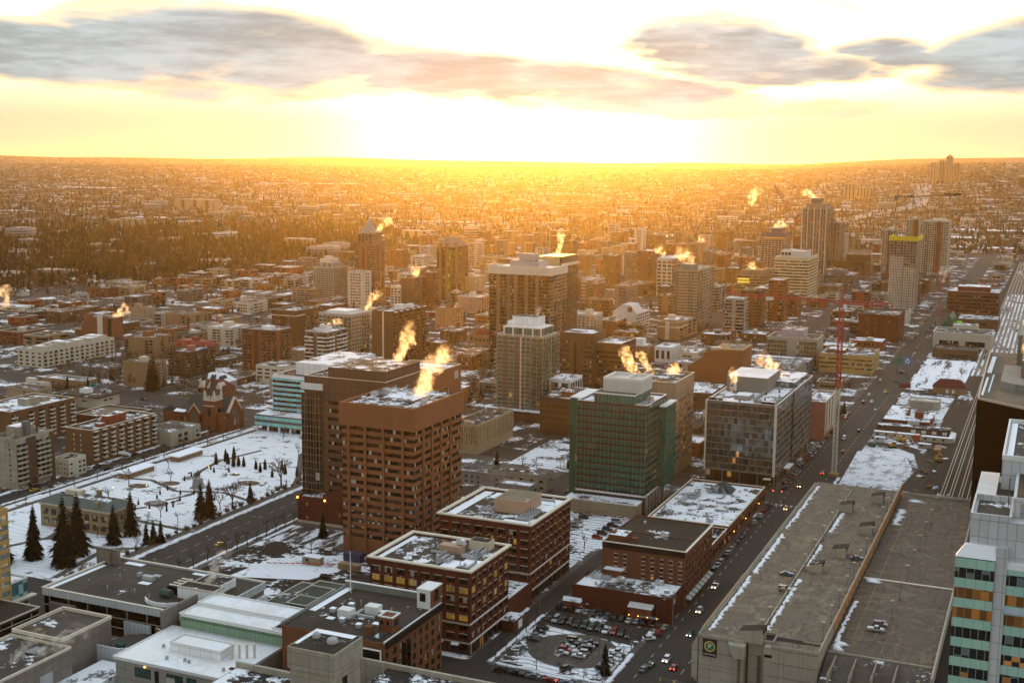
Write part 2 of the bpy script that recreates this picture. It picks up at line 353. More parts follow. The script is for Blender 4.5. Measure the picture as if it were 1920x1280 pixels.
class Bld:
    """shell with two modelled street faces: E looks at -y, N looks at +x; local origin at the near corner"""
    def __init__(s, name, label, cat, x, y, h, w, d, mats, E=None, N=None, group=None, par=.9, cope=None, roof=None, rz=0, claim=True, z=0, s_face=False):
        s.x, s.y, s.h, s.w, s.d = x, y, h, w, d
        s.root = thing(name, label, cat, (x, y, z), rz, group)
        if claim: FOOT.append((x-w, y, x, y+d))
        s.mats = mats if isinstance(mats, (list, tuple)) else [mats]
        s.wins = []; s.bals = []
        mb = s.mb = MB()
        mb.box(-w, REC, 0, -REC, d, h)                       # core, set back behind both street faces
        for face, sp in (('E', E), ('N', N)): s.face(face, sp)
        if par:
            t = .35; zz = h+par
            ps = max((sp or {}).get('sp', 0) for sp in (E or {}, N or {}))
            for (a, b, c_, e) in ((-w, 0, 0, t), (-w, d-t, 0, d), (-w, t, -w+t, d-t), (-t, t, 0, d-t)): mb.box(a, b, h, c_, e, zz)
        s.wall = mb.obj('wall', s.mats, s.root)
        s.top = h+(par or 0)
        if cope:
            c = MB(); t = .5; o = .12; z0 = s.top+.002
            for (a, b, c_, e) in ((-w-o, -o, o, t), (-w-o, d-t, o, d+o), (-w-o, t, -w+t, d-t), (-t, t, o, d-t)): c.box(a, b, z0, c_, e, z0+.22)
            c.obj('coping', cope, s.root)
        if roof: MB().box(-w+.36, .36, h+.01, -.36, d-.36, h+.06).obj('roof', roof, s.root)
        s.flush()
    def fb(s, face, u0, u1, z0, z1, o0, o1, mi=0):
        if face == 'E': s.mb.box(-s.w+u0, -o1, z0, -s.w+u1, -o0, z1, mi)
        else: s.mb.box(o0, u0, z0, o1, u1, z1, mi)
    def face(s, face, sp):
        L = s.w if face == 'E' else s.d
        ua = 0.0 if face == 'E' else REC
        if not sp:
            s.fb(face, ua, L, 0, s.h, -REC, 0); return
        P = sp['pat']; nb = len(P); bw = (L-ua)/nb; nf = sp['nf']; g = sp['g']; top = sp['top']
        fh = (s.h-g-top)/nf; so, po = sp['sp'], sp['pp']
        i = 0
        if g > 0:                                             # ground storey
            if sp['shop']:
                gb = sp['gbay'] or max(1, int((L-ua)/6)); gw = (L-ua)/gb
                s.fb(face, ua, L, g-.7, g, -REC, 0, sp['solid'])
                for k in range(gb):
                    u0 = ua+k*gw; s.fb(face, u0, u0+.6, 0, g-.7, -REC, 0, sp['solid'])
                    s.wins.append((face, u0+.6, .3, gw-.6 if k < gb-1 else gw-1.2, g-1.0, sp['shop'], 'shop_window'))
                s.fb(face, L-.6, L, 0, g-.7, -REC, 0, sp['solid'])
            else: s.fb(face, ua, L, 0, g, -REC, 0, sp['solid'])
        while i < nb:
            c = P[i]; j = i+1
            if c in 'wb' and sp['rib']:
                while j < nb and P[j] == c: j += 1
            if c == 'x':
                while j < nb and P[j] == 'x': j += 1
                s.fb(face, ua+i*bw, ua+j*bw, g, s.h, -REC, 0, sp['solid']); i = j; continue
            u0, u1 = ua+i*bw, ua+j*bw
            if not sp['rib']:
                pw = bw*(1-sp['wf'])/2
                if pw > .04:
                    s.fb(face, u0, u0+pw, g, s.h, -REC, po, sp['pier']); s.fb(face, u1-pw, u1, g, s.h, -REC, po, sp['pier'])
                w0, w1 = u0+pw, u1-pw
            else:
                w0, w1 = u0, u1
                if sp['pw'] > 0:
                    if i > 0: s.fb(face, u0-sp['pw']/2, u0+sp['pw']/2, g, s.h, -REC+.01, so+po, sp['pier'])
                    for k in range(i+1, j):
                        pass
            hf = sp['hf'] if c == 'w' else .82; sl = sp['sill'] if c == 'w' else .06
            zz = g
            for f in range(nf):
                z0 = g+f*fh+sl*fh; z1 = min(z0+hf*fh, g+(f+1)*fh)
                s.fb(face, w0, w1, zz, z0, -REC, so, sp['band']); zz = z1
                dz = 0 if c == 'w' else -.55
                s.wins.append((face, w0, z0, w1-w0, z1-z0, sp['win'], 'window'))
                if c == 'b' and sp['bal']: s.bals.append((face, w0+.1, z0-.2, w1-w0-.2, sp['bal'], sp['dep']))
            s.fb(face, w0, w1, zz, s.h, -REC, so, sp['band'])
            i = j
        if sp['rib'] and sp['pw'] > 0 and sp.get('piers', True):
            n = sum(1 for c in P)
            for k in range(1, nb):
                if P[k] == 'w' and P[k-1] == 'w': s.fb(face, ua+k*bw-sp['pw']/2, ua+k*bw+sp['pw']/2, g, s.h-top*.5, -REC+.02, so+po, sp['pier'])
    def place(s, face, u, z, out):
        return ((-s.w+u, -out, z), 0) if face == 'E' else ((out, u, z), math.pi/2)
    def flush(s):
        for lst, kind in ((s.wins, 'w'), (s.bals, 'b')):
            lst.sort(key=lambda t: -t[2])
            for k, t in enumerate(lst[:100]):
                if kind == 'w':
                    loc, rz = s.place(t[0], t[1], t[2], -REC+.1); link(t[6], winmesh(t[3], t[4], t[5]), s.root, loc, rz)
                else:
                    loc, rz = s.place(t[0], t[1], t[2], 0.03); link('balcony', balmesh(t[3], t[4][0], t[4][1], t[5]), s.root, loc, rz)
            rest = lst[100:]
            if rest:
                mb = MB(); ms = []
                for t in rest:
                    if kind == 'w':
                        if t[5] not in ms: ms.append(t[5])
                        mi = ms.index(t[5]); a, b = REC-.1, REC-.03
                        if t[0] == 'E': mb.box(-s.w+t[1], a, t[2], -s.w+t[1]+t[3], a+.08, t[2]+t[4], mi)
                        else: mb.box(-b-.02, t[1], t[2], -a, t[1]+t[3], t[2]+t[4], mi)
                    else:
                        if not ms: ms = [t[4][0], t[4][1]]
                        dp = t[5]
                        if t[0] == 'E':
                            x0 = -s.w+t[1]; mb.box(x0, -dp-.03, t[2], x0+t[3], -.03, t[2]+.18, 0); mb.box(x0, -dp-.03, t[2]+.18, x0+t[3], -dp+.05, t[2]+1.1, 1)
                        else:
                            mb.box(.03, t[1], t[2], dp+.03, t[1]+t[3], t[2]+.18, 0); mb.box(dp-.05, t[1], t[2]+.18, dp+.03, t[1]+t[3], t[2]+1.1, 1)
                mb.obj('window' if kind == 'w' else 'balcony', ms, s.root, kind='stuff')
    def add(s, name, mb, mats, **kw): return mb.obj(name, mats, s.root, **kw)
    def pent(s, u0, v0, u1, v1, hh, m, rf=None, z=None, name='penthouse', lip=.35):
        """roof box: u along -x from the near corner, v along +y"""
        z = s.h+.05 if z is None else z
        o = MB().box(-u1, v0, z, -u0, v1, z+hh).obj(name, m, s.root)
        if rf:
            MB().box(-u1+lip, v0+lip, z+hh+.005, -u0-lip, v1-lip, z+hh+.06).obj('roof', rf, o)
        return o
    def units(s, n, seed=0, z=None, area=None, mats=None):
        rr = random.Random(hash((round(s.x), round(s.y), seed)) & 0xffff)
        a = area or (1.5, 1.5, s.w-2, s.d-2); z = s.h+.06 if z is None else z
        for k in range(n):
            u = rr.uniform(a[0], max(a[0]+.1, a[2])); v = rr.uniform(a[1], max(a[1]+.1, a[3])); t = rr.random()
            if t < .5: nm, me = 'rooftop_unit', UNIT[rr.randrange(3)]
            elif t < .8: nm, me = 'vent_pipe', UNIT[3+rr.randrange(2)]
            else: nm, me = 'duct', UNIT[5]
            link(nm, me, s.root, (-u, v, z), rr.choice((0, math.pi/2)))
GALV = wall('galvanised', (.34, .35, .36), .5, .2); PALE = wall('pale unit', (.5, .5, .48), .6, .2)
def _units():
    sn = plain('snow', SNOW, .9)
    u = []
    b = MB().box(-1.4, -1, .25, 1.4, 1, 1.7).box(-1.2, -.8, 1.7, -.1, .8, 1.95, 1).box(-1.3, -.9, 0, -1.1, .9, .25).box(1.1, -.9, 0, 1.3, .9, .25); b.box(.1, -.7, 1.7, 1.2, .7, 1.76, 2)
    u.append(b.mesh('rooftop_unit', [PALE, GALV, sn]))
    b = MB().box(-2.4, -1.1, .3, 2.4, 1.1, 1.5)
    for k in range(4): b.cyl(-1.8+k*1.2, 0, 1.5, 1.8, .45, .45, 10, 1)
    b.box(-2.2, -1, 0, -2, 1, .3).box(2, -1, 0, 2.2, 1, .3); u.append(b.mesh('rooftop_unit', [GALV, plain('fan', (.06, .06, .06))]))
    b = MB().box(-.8, -.8, 0, .8, .8, 1.1).box(-.9, -.9, 1.1, .9, .9, 1.2, 1); u.append(b.mesh('rooftop_unit', [GALV, sn]))
    b = MB().cyl(0, 0, 0, 1.4, .16, .16, 8).cyl(0, 0, 1.4, 1.7, .3, .22, 8); u.append(b.mesh('vent_pipe', GALV))
    b = MB().cyl(0, 0, 0, .7, .45, .45, 10).cyl(0, 0, .7, 1.0, .6, .3, 10); u.append(b.mesh('vent_pipe', PALE))
    b = MB().box(-3, -.35, .3, 3, .35, .95).box(-2.6, -.3, 0, -2.45, .3, .3).box(2.45, -.3, 0, 2.6, .3, .3).box(2.3, -.35, .95, 3, .35, 1.6); u.append(b.mesh('duct', GALV))
    return u
UNIT = _units()
# surveyed footprints: near corner x, y, height, width to the south, depth to the west (metres)
T = {
 'tower_brick': (-229.7, 426.7, 61.7, 33.5, 43.7),
 'brown_dark': (-258.0, 464.3, 64.0, 47.8, 4.8),
 'red_small': (-280.3, 453.3, 13.0, 24.3, 30.0),
 'teal': (-392.0, 614.9, 32.0, 36.0, 69.3),
 'brown_box': (-315.3, 597.8, 42.0, 33.4, 46.5),
 'green': (-165.0, 530.1, 50.3, 33.6, 32.1),
 'tan_off': (-172.6, 602.5, 48.7, 24.0, 37.1),
 'glass': (-120.4, 604.1, 41.5, 35.8, 98.4),
 'b1': (-166.4, 347.3, 27.8, 37.3, 30.8),
 'b2': (-167.9, 401.3, 28.6, 37.3, 40.4),
 'hotel': (-114.7, 414.3, 23.1, 31.8, 40.6),
 'annex': (-114.2, 409.9, 9.9, 36.1, 4.1),
 'retailA': (-124.9, 508.3, 6.0, 28.8, 64.2),
 'retailB': (-119.5, 534.7, 7.0, 34.1, 43.3),
 'park_upper': (-91.5, 354.0, 18.0, 0.0, 30.0),
 'flat_black': (-252.9, 310.9, 13.0, 61.0, 30.0),
 'conc_fin': (-284.9, 603.1, 16.0, 16.5, 49.2),
 'lowA': (-250.7, 544.9, 6.0, 15.4, 7.1),
 'lowB': (-229.5, 536.7, 6.0, 9.4, 37.5),
 'dark_off': (-250.2, 668.8, 22.0, 22.4, 20.0),
 'condo_glass': (-286.9, 702.4, 54.9, 31.4, 24.3),
 'loft': (-272.4, 713.1, 25.0, 6.9, 22.0),
 'windowless': (-194.6, 847.1, 32.0, 38.9, 29.9),
 'gl_back': (-163.8, 860.5, 16.0, 28.4, 64.7),
 'mirror': (-167.8, 991.7, 22.5, 39.8, 30),
 'beige_off': (-122.5, 975.1, 14.3, 40.4, 47.2),
 'pink': (-118.3, 727.0, 22.0, 7.2, 37.9),
 'A1': (-458.0, 493.3, 17.9, 18.5, 50.0),
 'A2': (-524.6, 502.6, 20.0, 31.9, 48.9),
 'A3': (-455.2, 438.4, 24.8, 17.0, 24.7),
 'white_house': (-450.7, 468.2, 8.6, 10.7, 12.2),
 'hall': (-561.2, 610.0, 6.5, 34.5, 21.0),
 'beige_flat': (-610.4, 607.7, 8.3, 25.9, 14.1),
 'teal_flat': (-611.4, 652.4, 6.8, 38.0, 12.9),
 'flat3': (-634.1, 701.2, 7.2, 31.1, 16.0),
 'tan_slab': (-580.0, 684.3, 17.3, 24.4, 17.8),
 'slope_brick': (-767.9, 861.0, 18.9, 33.9, 10.8),
 'cream_row': (-711.2, 715.9, 13.4, 25.2, 80.1),
 'brown_apt': (-670.5, 790.2, 15.9, 24.8, 29.3),
 'red_roof': (-582.5, 732.4, 18.5, 20.7, 29.4),
 'red_tile': (-630.2, 811.9, 14.0, 34.2, 12.6),
 'tan_b': (-821.9, 963.8, 13.9, 16.7, 17.5),
 'tan_c': (-727.7, 917.4, 18.0, 29.6, 30.9),
 'cream_t': (-648.0, 868.0, 16.3, 23.2, 28.7),
 'B1': (-523.6, 756.9, 35.3, 30.1, 20.3),
 'B2': (-592.1, 886.4, 32.5, 24.6, 37.9),
 'B3': (-524.7, 799.3, 14.3, 17.2, 18.0),
 'B4': (-505.3, 798.0, 29.9, 19.3, 28.8),
 'B5': (-523.5, 865.3, 35.5, 31.9, 28.5),
 'B6': (-469.6, 838.6, 44.0, 19.4, 53.7),
 'B7': (-616.4, 1141.9, 39.1, 13.2, 30),
 'C1': (-649.4, 1300.1, 69.5, 19.1, 46.3),
 'C2': (-714.3, 1226.5, 74.9, 22.6, 43.4),
 'C3': (-752.9, 1205.6, 46.7, 27.3, 30.3),
 'C4': (-639.3, 1339.2, 24.0, 22.3, 33.6),
 'C5': (-533.7, 1069.9, 19.5, 18.2, 26.2),
 'C6': (-562.0, 1192.2, 16.8, 25.6, 26.0),
 'D1': (-348.8, 866.2, 80.7, 50.5, 33.5),
 'D2': (-394.6, 1005.8, 79.6, 21.8, 42.4),
 'D3': (-480.0, 1316.2, 28.8, 14.3, 51.0),
 'D4': (-353.2, 1096.2, 29.8, 23.7, 38.1),
 'D5': (-363.4, 1067.0, 16.9, 13.0, 56.7),
 'D6': (-386.3, 1071.0, 21.1, 25.0, 23.6),
 'D7': (-289.7, 801.9, 42.4, 24.8, 45.5),
 'D8': (-297.5, 955.7, 12.4, 29.0, 25),
 'D13': (-317.0, 1174.6, 58.0, 22.1, 66.1),
 'D14': (-426.9, 1462.2, 46.1, 19.4, 60),
 'D15': (-464.9, 1499.3, 51.6, 19.8, 48.7),
 'D16': (-311.3, 1094.1, 14.9, 21.0, 61.0),
 'D17': (-304.1, 1423.2, 39.9, 32.6, 44.2),
 'D18': (-261.0, 1459.1, 53.5, 39.4, 63.6),
 'D19': (-304.3, 1828.8, 100.3, 35.7, 65.7),
 'D20': (-370.8, 1872.5, 58.2, 36.4, 45.1),
 'D21': (-262.5, 1510.5, 33.8, 22, 40),
 'D22': (-250.8, 1859.0, 30.6, 26.8, 70),
 'D23': (-236.4, 1648.1, 27.3, 26.7, 62.1),
 'D24': (-138.8, 1434.9, 81.8, 27.4, 46.9),
 'D25': (-136.7, 1847.3, 84.8, 37.5, 57.8),
 'D25b': (-211.7, 1881.2, 69.0, 18.9, 30),
 'D25c': (-182.8, 1897.5, 84.7, 16.5, 30),
 'D26': (-50.1, 1448.8, 23.6, 54.5, 86.0),
 'D27': (-44.4, 1299.6, 13.3, 52.6, 49.7),
 'D28': (-44.1, 1164.8, 12.5, 49.7, 61.4),
 'D29': (-125.7, 1174.7, 23.9, 35.9, 52.3),
 'black': (19.2, 526.3, 62.0, 42.9, 60.0),
 'righttower': (4.5, 253.2, 93.0, 18.3, 40.0),
}
# ================================================================ terrain, roads, blocks
def ss(a, b, x):
    t = min(1, max(0, (x-a)/(b-a))); return t*t*(3-2*t)
def terr(x, y):
    r = math.hypot(x, y); az = math.degrees(math.atan2(x, y))
    z = 128*ss(2500, 10500, r) + 72*ss(-14, -2, az)*ss(3000, 6500, r)
    if r > 9000:
        k = ss(10500, 16500, r)
        z += k*(88 + 26*math.sin(az*.21+1.0) + 10*math.sin(az*.73) + 5*math.sin(az*2.1+r*.0004) + 22*ss(-40, -48, az)) * (1-.38*math.exp(-((az+24)/7)**2))
        z -= 60*ss(20000, 42000, r)
    return z
def _ground():
    m, g = mnew('ground')
    n1 = g.noise(g.pos, .012, 6, .62); n2 = g.noise(g.pos, .06, 5, .6); n3 = g.noise(scl(g, g.pos, (1, .35, 1)), .0016, 6, .65)
    n4 = g.noise(g.pos, .35, 3, .6)
    c = g.mix(n2, (.028, .021, .015), (.095, .07, .048))
    c = g.mix(g.ramp(n4, .4, .65, 0, .5), c, (.075, .06, .047))
    sn = g.ramp(g.math('ADD', n1, g.math('MULTIPLY', g.math('SUBTRACT', n2, .5), .6)), .56, .60)
    sn2 = g.math('MULTIPLY', g.ramp(n3, .64, .68), .6)
    c = g.mix(g.math('MAXIMUM', g.math('MULTIPLY', sn, .5), sn2), c, (.62, .63, .66))
    g.set(g.b, 'Base Color', c); g.set(g.b, 'Roughness', 1.0); g.set(g.b, 'Specular IOR Level', 0.0)
    rad = [0, 150, 400, 800, 1400, 2200, 2500, 2900, 3400, 4000, 4700, 5500, 6400, 7400, 8600, 9600, 10500, 11300, 12100, 12900, 13700, 14600, 15500, 16500, 18000, 21000, 26000, 33000, 42000]
    NA = 240; mb = MB(); mb.v = [(0, 0, 0)]
    for r in rad[1:]:
        for k in range(NA):
            a = 2*math.pi*k/NA; x, y = r*math.sin(a), r*math.cos(a); mb.v.append((x, y, terr(x, y)))
    for k in range(NA): mb.f.append((0, 1+(k+1) % NA, 1+k)); mb.m.append(0)
    for j in range(len(rad)-2):
        for k in range(NA):
            a = 1+j*NA+k; b = 1+j*NA+(k+1) % NA
            mb.f.append((a, b, b+NA, a+NA)); mb.m.append(0)
    struct(mb.obj('ground', m, smooth=True))
_ground()
def snowpatch(name, dark, dark2, amt, scale=.05, track=0.0, sy=1.0, snowc=SNOW, rough=.9, fine=.3):
    k = ('s', name)
    if k in _M: return _M[k]
    m, g = mnew(name)
    p = scl(g, g.pos, (1, sy, 1))
    n1 = g.noise(p, scale, 6, .6); n2 = g.noise(p, scale*9, 5, .65)
    c = g.mix(n2, dark, dark2)
    t = .5+(.5-amt)*.5
    mask = g.ramp(g.math('ADD', n1, g.math('MULTIPLY', g.math('SUBTRACT', n2, .5), fine)), t-.02, t+.035)
    c = g.mix(mask, c, g.mix(n2, [q*.84 for q in snowc], snowc))
    if track:
        wv = g.n('ShaderNodeTexWave', wave_type='RINGS', ins={'Vector': g.pos, 'Scale': .09, 'Distortion': 14, 'Detail': 3, 'Detail Scale': .35})
        c = g.mix(g.math('MULTIPLY', g.ramp(wv.outputs['Fac'], .72, .95), track), c, dark)
    g.set(g.b, 'Base Color', c); g.set(g.b, 'Roughness', rough); g.set(g.b, 'Specular IOR Level', .03)
    bp = g.n('ShaderNodeBump', ins={'Strength': .3, 'Distance': .15, 'Height': g.math('ADD', mask, n2)})
    g.nt.links.new(bp.outputs[0], g.b.inputs['Normal'])
    _M[k] = m; return m
ASPH = snowpatch('asphalt', (.026, .0235, .021), (.066, .060, .053), .08, .09, sy=.18, rough=.7)
PAVE = snowpatch('pavement', (.06, .054, .047), (.125, .113, .098), .33, .05)
LOT = snowpatch('lot', (.028, .024, .020), (.075, .065, .054), .36, .05, fine=.5)
YARD = snowpatch('yard', (.03, .023, .016), (.085, .062, .042), .40, .05, fine=.6)
PARK = snowpatch('park snow', (.10, .085, .065), (.19, .17, .135), .72, .10, track=.18, fine=.45)
SNOWY = snowpatch('snow lot', (.04, .035, .03), (.09, .08, .07), .62, .06, track=.55, fine=.75)
DIRT = snowpatch('dirt', (.020, .016, .013), (.06, .048, .038), .45, .045, fine=.4)
PATH = snowpatch('path', (.07, .06, .05), (.13, .115, .095), .12, .15)
SNOWM = snowpatch('bank snow', (.4, .4, .42), (.6, .6, .62), .9, .1)
WHITE = plain('road paint', (.42, .41, .38), .8)
def sheet(name, pts, z, m, t=.004):
    mb = MB(); mb.face([(x, y, z) for x, y in pts]); a = sum(pts[i][0]*pts[(i+1) % len(pts)][1]-pts[(i+1) % len(pts)][0]*pts[i][1] for i in range(len(pts)))
    if a < 0: mb.f[0] = mb.f[0][::-1]
    return struct(mb.obj(name, m))
sheet('road', [(60, 190), (60, 2500), (-1150, 2500), (-1150, 190)], .02, ASPH)
AVE = [(-105, 25), (-217, 19), (-318, 29), (-448, 15), (-564, 14), (-665, 14), (-766, 14), (-868, 18), (-975, 13), (-1090, 13)]
def sty(k, x):
    y0, sl = [(331, .02), (590, .145), (782, .10), (985, .08), (1190, .06), (1400, .05), (1610, .04), (1830, .03), (2080, .02), (2380, 0)][k]
    return y0 + sl*(-105-x)
SW = 24
def _blocks():
    for i in range(len(AVE)-1):
        xa = AVE[i][0]-AVE[i][1]/2; xb = AVE[i+1][0]+AVE[i+1][1]/2
        for k in range(-1, 9):
            ylo = lambda x: (sty(k, x)+SW/2 if k >= 0 else 200)
            yhi = lambda x: sty(k+1, x)-SW/2
            poly = [(xa, ylo(xa)), (xb, ylo(xb)), (xb, yhi(xb)), (xa, yhi(xa))]
            struct(MB().prism(poly, -.4, .13).obj('pavement', PAVE))
            if k >= 1 or i >= 3 or k < 0:
                q = 3.2; lot = [(xa-q, ylo(xa)+q), (xb+q, ylo(xb)+q), (xb+q, yhi(xb)-q), (xa-q, yhi(xa)-q)]
                al = (xa+xb)/2
                mm = LOT if (i < 2 or (i+k) % 3 == 0) else YARD
                sheet('lot', [lot[0], (al+2.6, ylo(al)+q), (al+2.6, yhi(al)-q), lot[3]], .134, mm)
                sheet('lot', [(al-2.6, ylo(al)+q), lot[1], lot[2], (al-2.6, yhi(al)-q)], .134, mm)
                sheet('lane', [(al+2.5, ylo(al)+q), (al-2.5, ylo(al)+q), (al-2.5, yhi(al)-q), (al+2.5, yhi(al)-q)], .131, ASPH)
_blocks()
# the alley and lots of the nearest blocks
sheet('lane', [(-158.5, 343.2), (-165.5, 343.2), (-165.5, 575), (-158.5, 575)], .134, ASPH)
sheet('parking_lot', [(-120, 345), (-157, 345), (-157, 392), (-120, 392)], .138, SNOWY)
def ring(cx, cy, rx, ry, n=28): return [(cx+rx*math.cos(6.2832*i/n), cy+ry*math.sin(6.2832*i/n)) for i in range(n)]
sheet('parking_lane', ring(-137, 366, 15.5, 14.5), .142, deckm('lot lane', (.07, .06, .05)))
sheet('parking_lane', [(-119.5, 378), (-158, 384), (-158, 408), (-119.5, 408)], .146, snowpatch('lot2', (.022, .02, .018), (.055, .05, .044), .3, .06))
sheet('snow_lot', [(-168.5, 444), (-205, 444), (-205, 575), (-168.5, 575)], .138, SNOWY)
sheet('snow_lot', [(-134, 455), (-157.5, 455), (-157.5, 505), (-134, 505)], .139, SNOWY)
sheet('parking_lot', [(-230, 480), (-300, 478), (-300, 575), (-230, 575)], .136, LOT)
sheet('dirt_lot', [(-229.5, 346), (-301, 348), (-301, 426), (-229.5, 424)], .137, DIRT)
sheet('snow_field', [(-255, 388), (-286, 378), (-283, 404), (-262, 418), (-246, 414)], .141, snowpatch('snow field', (.3, .28, .26), (.5, .48, .46), .72, .05, fine=.6))
sheet('car_park', [(-268, 424), (-302, 424), (-302, 447), (-268, 447)], .141, snowpatch('stalls', (.05, .044, .038), (.09, .08, .07), .5, .2, sy=.15))
sheet('small_park', [(-222, 588), (-262, 594), (-262, 652), (-222, 648)], .139, SNOWY); sheet('small_park', [(-205, 578), (-222, 578), (-222, 640), (-205, 640)], .143, LOT)
# park
PX0, PX1 = -334.5, -438.5
sheet('park_lawn', [(PX0, 345), (PX1, 347), (PX1, 615), (-400, 622), (PX0, 604)], .134, PARK)
def path(pts, w, z=.139, m=None, name='path'):
    for i in range(len(pts)-1):
        (x0, y0), (x1, y1) = pts[i], pts[i+1]; l = math.hypot(x1-x0, y1-y0); nx, ny = -(y1-y0)/l*w/2, (x1-x0)/l*w/2
        sheet(name, [(x0+nx, y0+ny), (x1+nx, y1+ny), (x1-nx, y1-ny), (x0-nx, y0-ny)], z+.004*(i % 2), m or PATH)
path([(-337.5, 345), (-337.5, 603)], 4.5); path([(-432, 347), (-432, 614)], 3.5)
path([(-339.5, 420), (-430, 428)], 3.2, .148); path([(-345, 348), (-352, 384), (-339.5, 392)], 3.0, .157); path([(-400, 348), (-385, 386), (-352, 384)], 3.0, .166)
path([(-390, 617), (-372, 560), (-347, 520), (-339.5, 505)], 3.0, .148)
path([(-339.5, 470), (-362, 478), (-385, 470), (-410, 482), (-430, 478)], 2.6, .156); path([(-385, 386), (-392, 410), (-386, 430), (-379, 442)], 2.6, .164); path([(-379, 455), (-374, 468), (-377, 476)], 2.4, .17); path([(-383, 484), (-398, 502), (-404, 530), (-398, 560)], 2.6, .16)
sheet('planting_bed', ring(-379, 448.4, 6, 5), .172, plain('bed soil', (.10, .075, .055), .95))
for (x, y, r) in ((-397, 481, 5), (-408, 470, 5.5), (-362, 498, 6), (-378.8, 509, 3), (-372, 425, 3.5)):
    sheet('planting_bed', ring(x, y, r, r*.8), .172, snowpatch('bed', (.09, .06, .04), (.16, .11, .07), .25, .4))
MB().cyl(-379, 448.4, .17, .55, 3.2, 3.2, 20).obj('fountain_basin', wall('basin', (.2, .19, .17)), label='round stone fountain basin in a bed on the snowy park lawn', category='fountain')
# north side of the wide street: parkade apron, works site, snowy yards, railway
YN = [(-92.5, 200), (-62, 200)]
struct(MB().prism([(-92.5, 190), (-60, 190), (-60, 770), (-92.5, 768)], -.4, .13).obj('pavement', PAVE))
struct(MB().prism([(-92.5, 792), (-57, 792), (-55, 2480), (-92.5, 2480)], -.4, .13).obj('pavement', LOT))
sheet('works_yard', [(-92, 575), (-60, 575), (-58, 765), (-92, 765)], .134, SNOWY)
sheet('haul_road', [(-60.2, 585), (-62, 640), (-58.5, 680), (-64, 712), (-76, 726), (-90, 728), (-90, 736), (-72, 735), (-58.5, 722), (-52, 690), (-52, 585)], .150, snowpatch('haul', (.045, .038, .03), (.08, .07, .058), .1, .1))
sheet('snow_pit', [(-94, 706), (-87, 712), (-76, 711), (-66, 698), (-61, 675), (-62, 655), (-66, 630), (-92, 628)], .145, snowpatch('pit snow', (.25, .24, .24), (.45, .45, .47), .62, .16, track=.18, fine=.7, sy=.6))
sheet('snowy_yard', [(-91, 800), (-58, 800), (-56, 905), (-91, 905)], .137, SNOWY)
sheet('snowy_yard', [(-91, 935), (-54, 935), (-52, 1085), (-91, 1085)], .137, snowpatch('yard2', (.05, .042, .034), (.09, .08, .07), .66, .16, sy=.12, fine=.7))
struct(MB().prism([(-57.5, 560), (-57.5, 2400), (-10, 2400), (-10, 560)], -.3, .10).obj('ballast', snowpatch('ballast', (.035, .028, .022), (.075, .062, .05), .22, .03, sy=.3)))
sheet('rail_yard_snow', [(-52, 1010), (-18, 1010), (-16, 1700), (-50, 1700)], .105, snowpatch('yard snow', (.05, .04, .034), (.1, .085, .07), .6, .08, sy=.3, fine=.7))
def _rails():
    rm = plain('rail steel', (.42, .38, .30), .35, .6); tie = plain('sleeper', (.07, .05, .035), .95)
    for k, x in enumerate((-42, -38, -33.5, -29.5)):
        mb = MB()
        for s in (-.72, .72): mb.box(x+s-.09, 560, .16, x+s+.09, 1010, .36, 0)
        for j in range(0, 450, 3): mb.box(x-1.3, 560+j, .10, x+1.3, 560.6+j, .19, 1)
        struct(mb.obj('railway_track', [rm, tie]))
    for k, x in enumerate((-49, -45, -41, -37, -33, -29, -25, -21)):
        mb = MB()
        mb.box(x-1.25, 1011, .11, x+1.25, 2300, .16, 1)
        for s in (-.72, .72): mb.box(x+s-.12, 1011, .165, x+s+.12, 2300, .36, 0)
        struct(mb.obj('railway_track', [rm, tie]))
_rails()
# markings on the wide street and on the avenue past the park
mb = MB()
for y in range(345, 900, 9):
    if not 577 < y < 602: mb.box(-99.5, y, .03, -99.3, y+4, .034)
for y in range(345, 900, 9): mb.box(-112.2, y, .03, -112.0, y+3, .034)
for y in range(350, 575, 9): mb.box(-312.2, y, .03, -312.0, y+4, .034); mb.box(-322.2, y, .03, -322.0, y+4, .034)
for y0 in (343.5, 575.5):
    for k in range(9): mb.box(-116+k*2.4, y0-2.4, .03, -114.9+k*2.4, y0+.2, .034)
struct(mb.obj('road_markings', WHITE))
def bank(pts, w, h=.5, name='snow_bank'):
    """ploughed ridge of snow along a kerb"""
    rr = random.Random(int(pts[0][0]*7+pts[0][1])); mb = MB(); rings = []
    for i in range(len(pts)-1):
        (x0, y0), (x1, y1) = pts[i], pts[i+1]; n = max(2, int(math.hypot(x1-x0, y1-y0)/1.5))
        l = math.hypot(x1-x0, y1-y0); nx, ny = -(y1-y0)/l, (x1-x0)/l
        for k in range(n+1):
            t = k/n; x, y = x0+(x1-x0)*t, y0+(y1-y0)*t; a = w*rr.uniform(.25, .75); b = w*rr.uniform(.25, .75); hh = h*rr.uniform(.3, 1)
            rings.append([(x+nx*a, y+ny*a, 0), (x+nx*a*.4, y+ny*a*.4, hh), (x-nx*b*.4, y-ny*b*.4, hh*.9), (x-nx*b, y-ny*b, 0)])
    mb.loft(rings); o = struct(mb.obj(name, SNOWM, smooth=True)); o.location.z = .12; return o
for p, w in (([(-305, 346), (-305, 470)], 2.2), ([(-333, 350), (-333, 600)], 2.6), ([(-442, 350), (-442, 600)], 2), ([(-456.5, 400), (-456.5, 590)], 3), ([(-158.6, 346), (-158.6, 392)], 1.6), ([(-166.4, 382), (-166.4, 396)], 2), ([(-118.4, 346), (-118.4, 372)], 2), ([(-120, 345.5), (-156, 345.5)], 1.5), ([(-141, 360), (-133, 372)], 2.2), ([(-94, 600), (-94, 640)], 2)): bank(p, w)
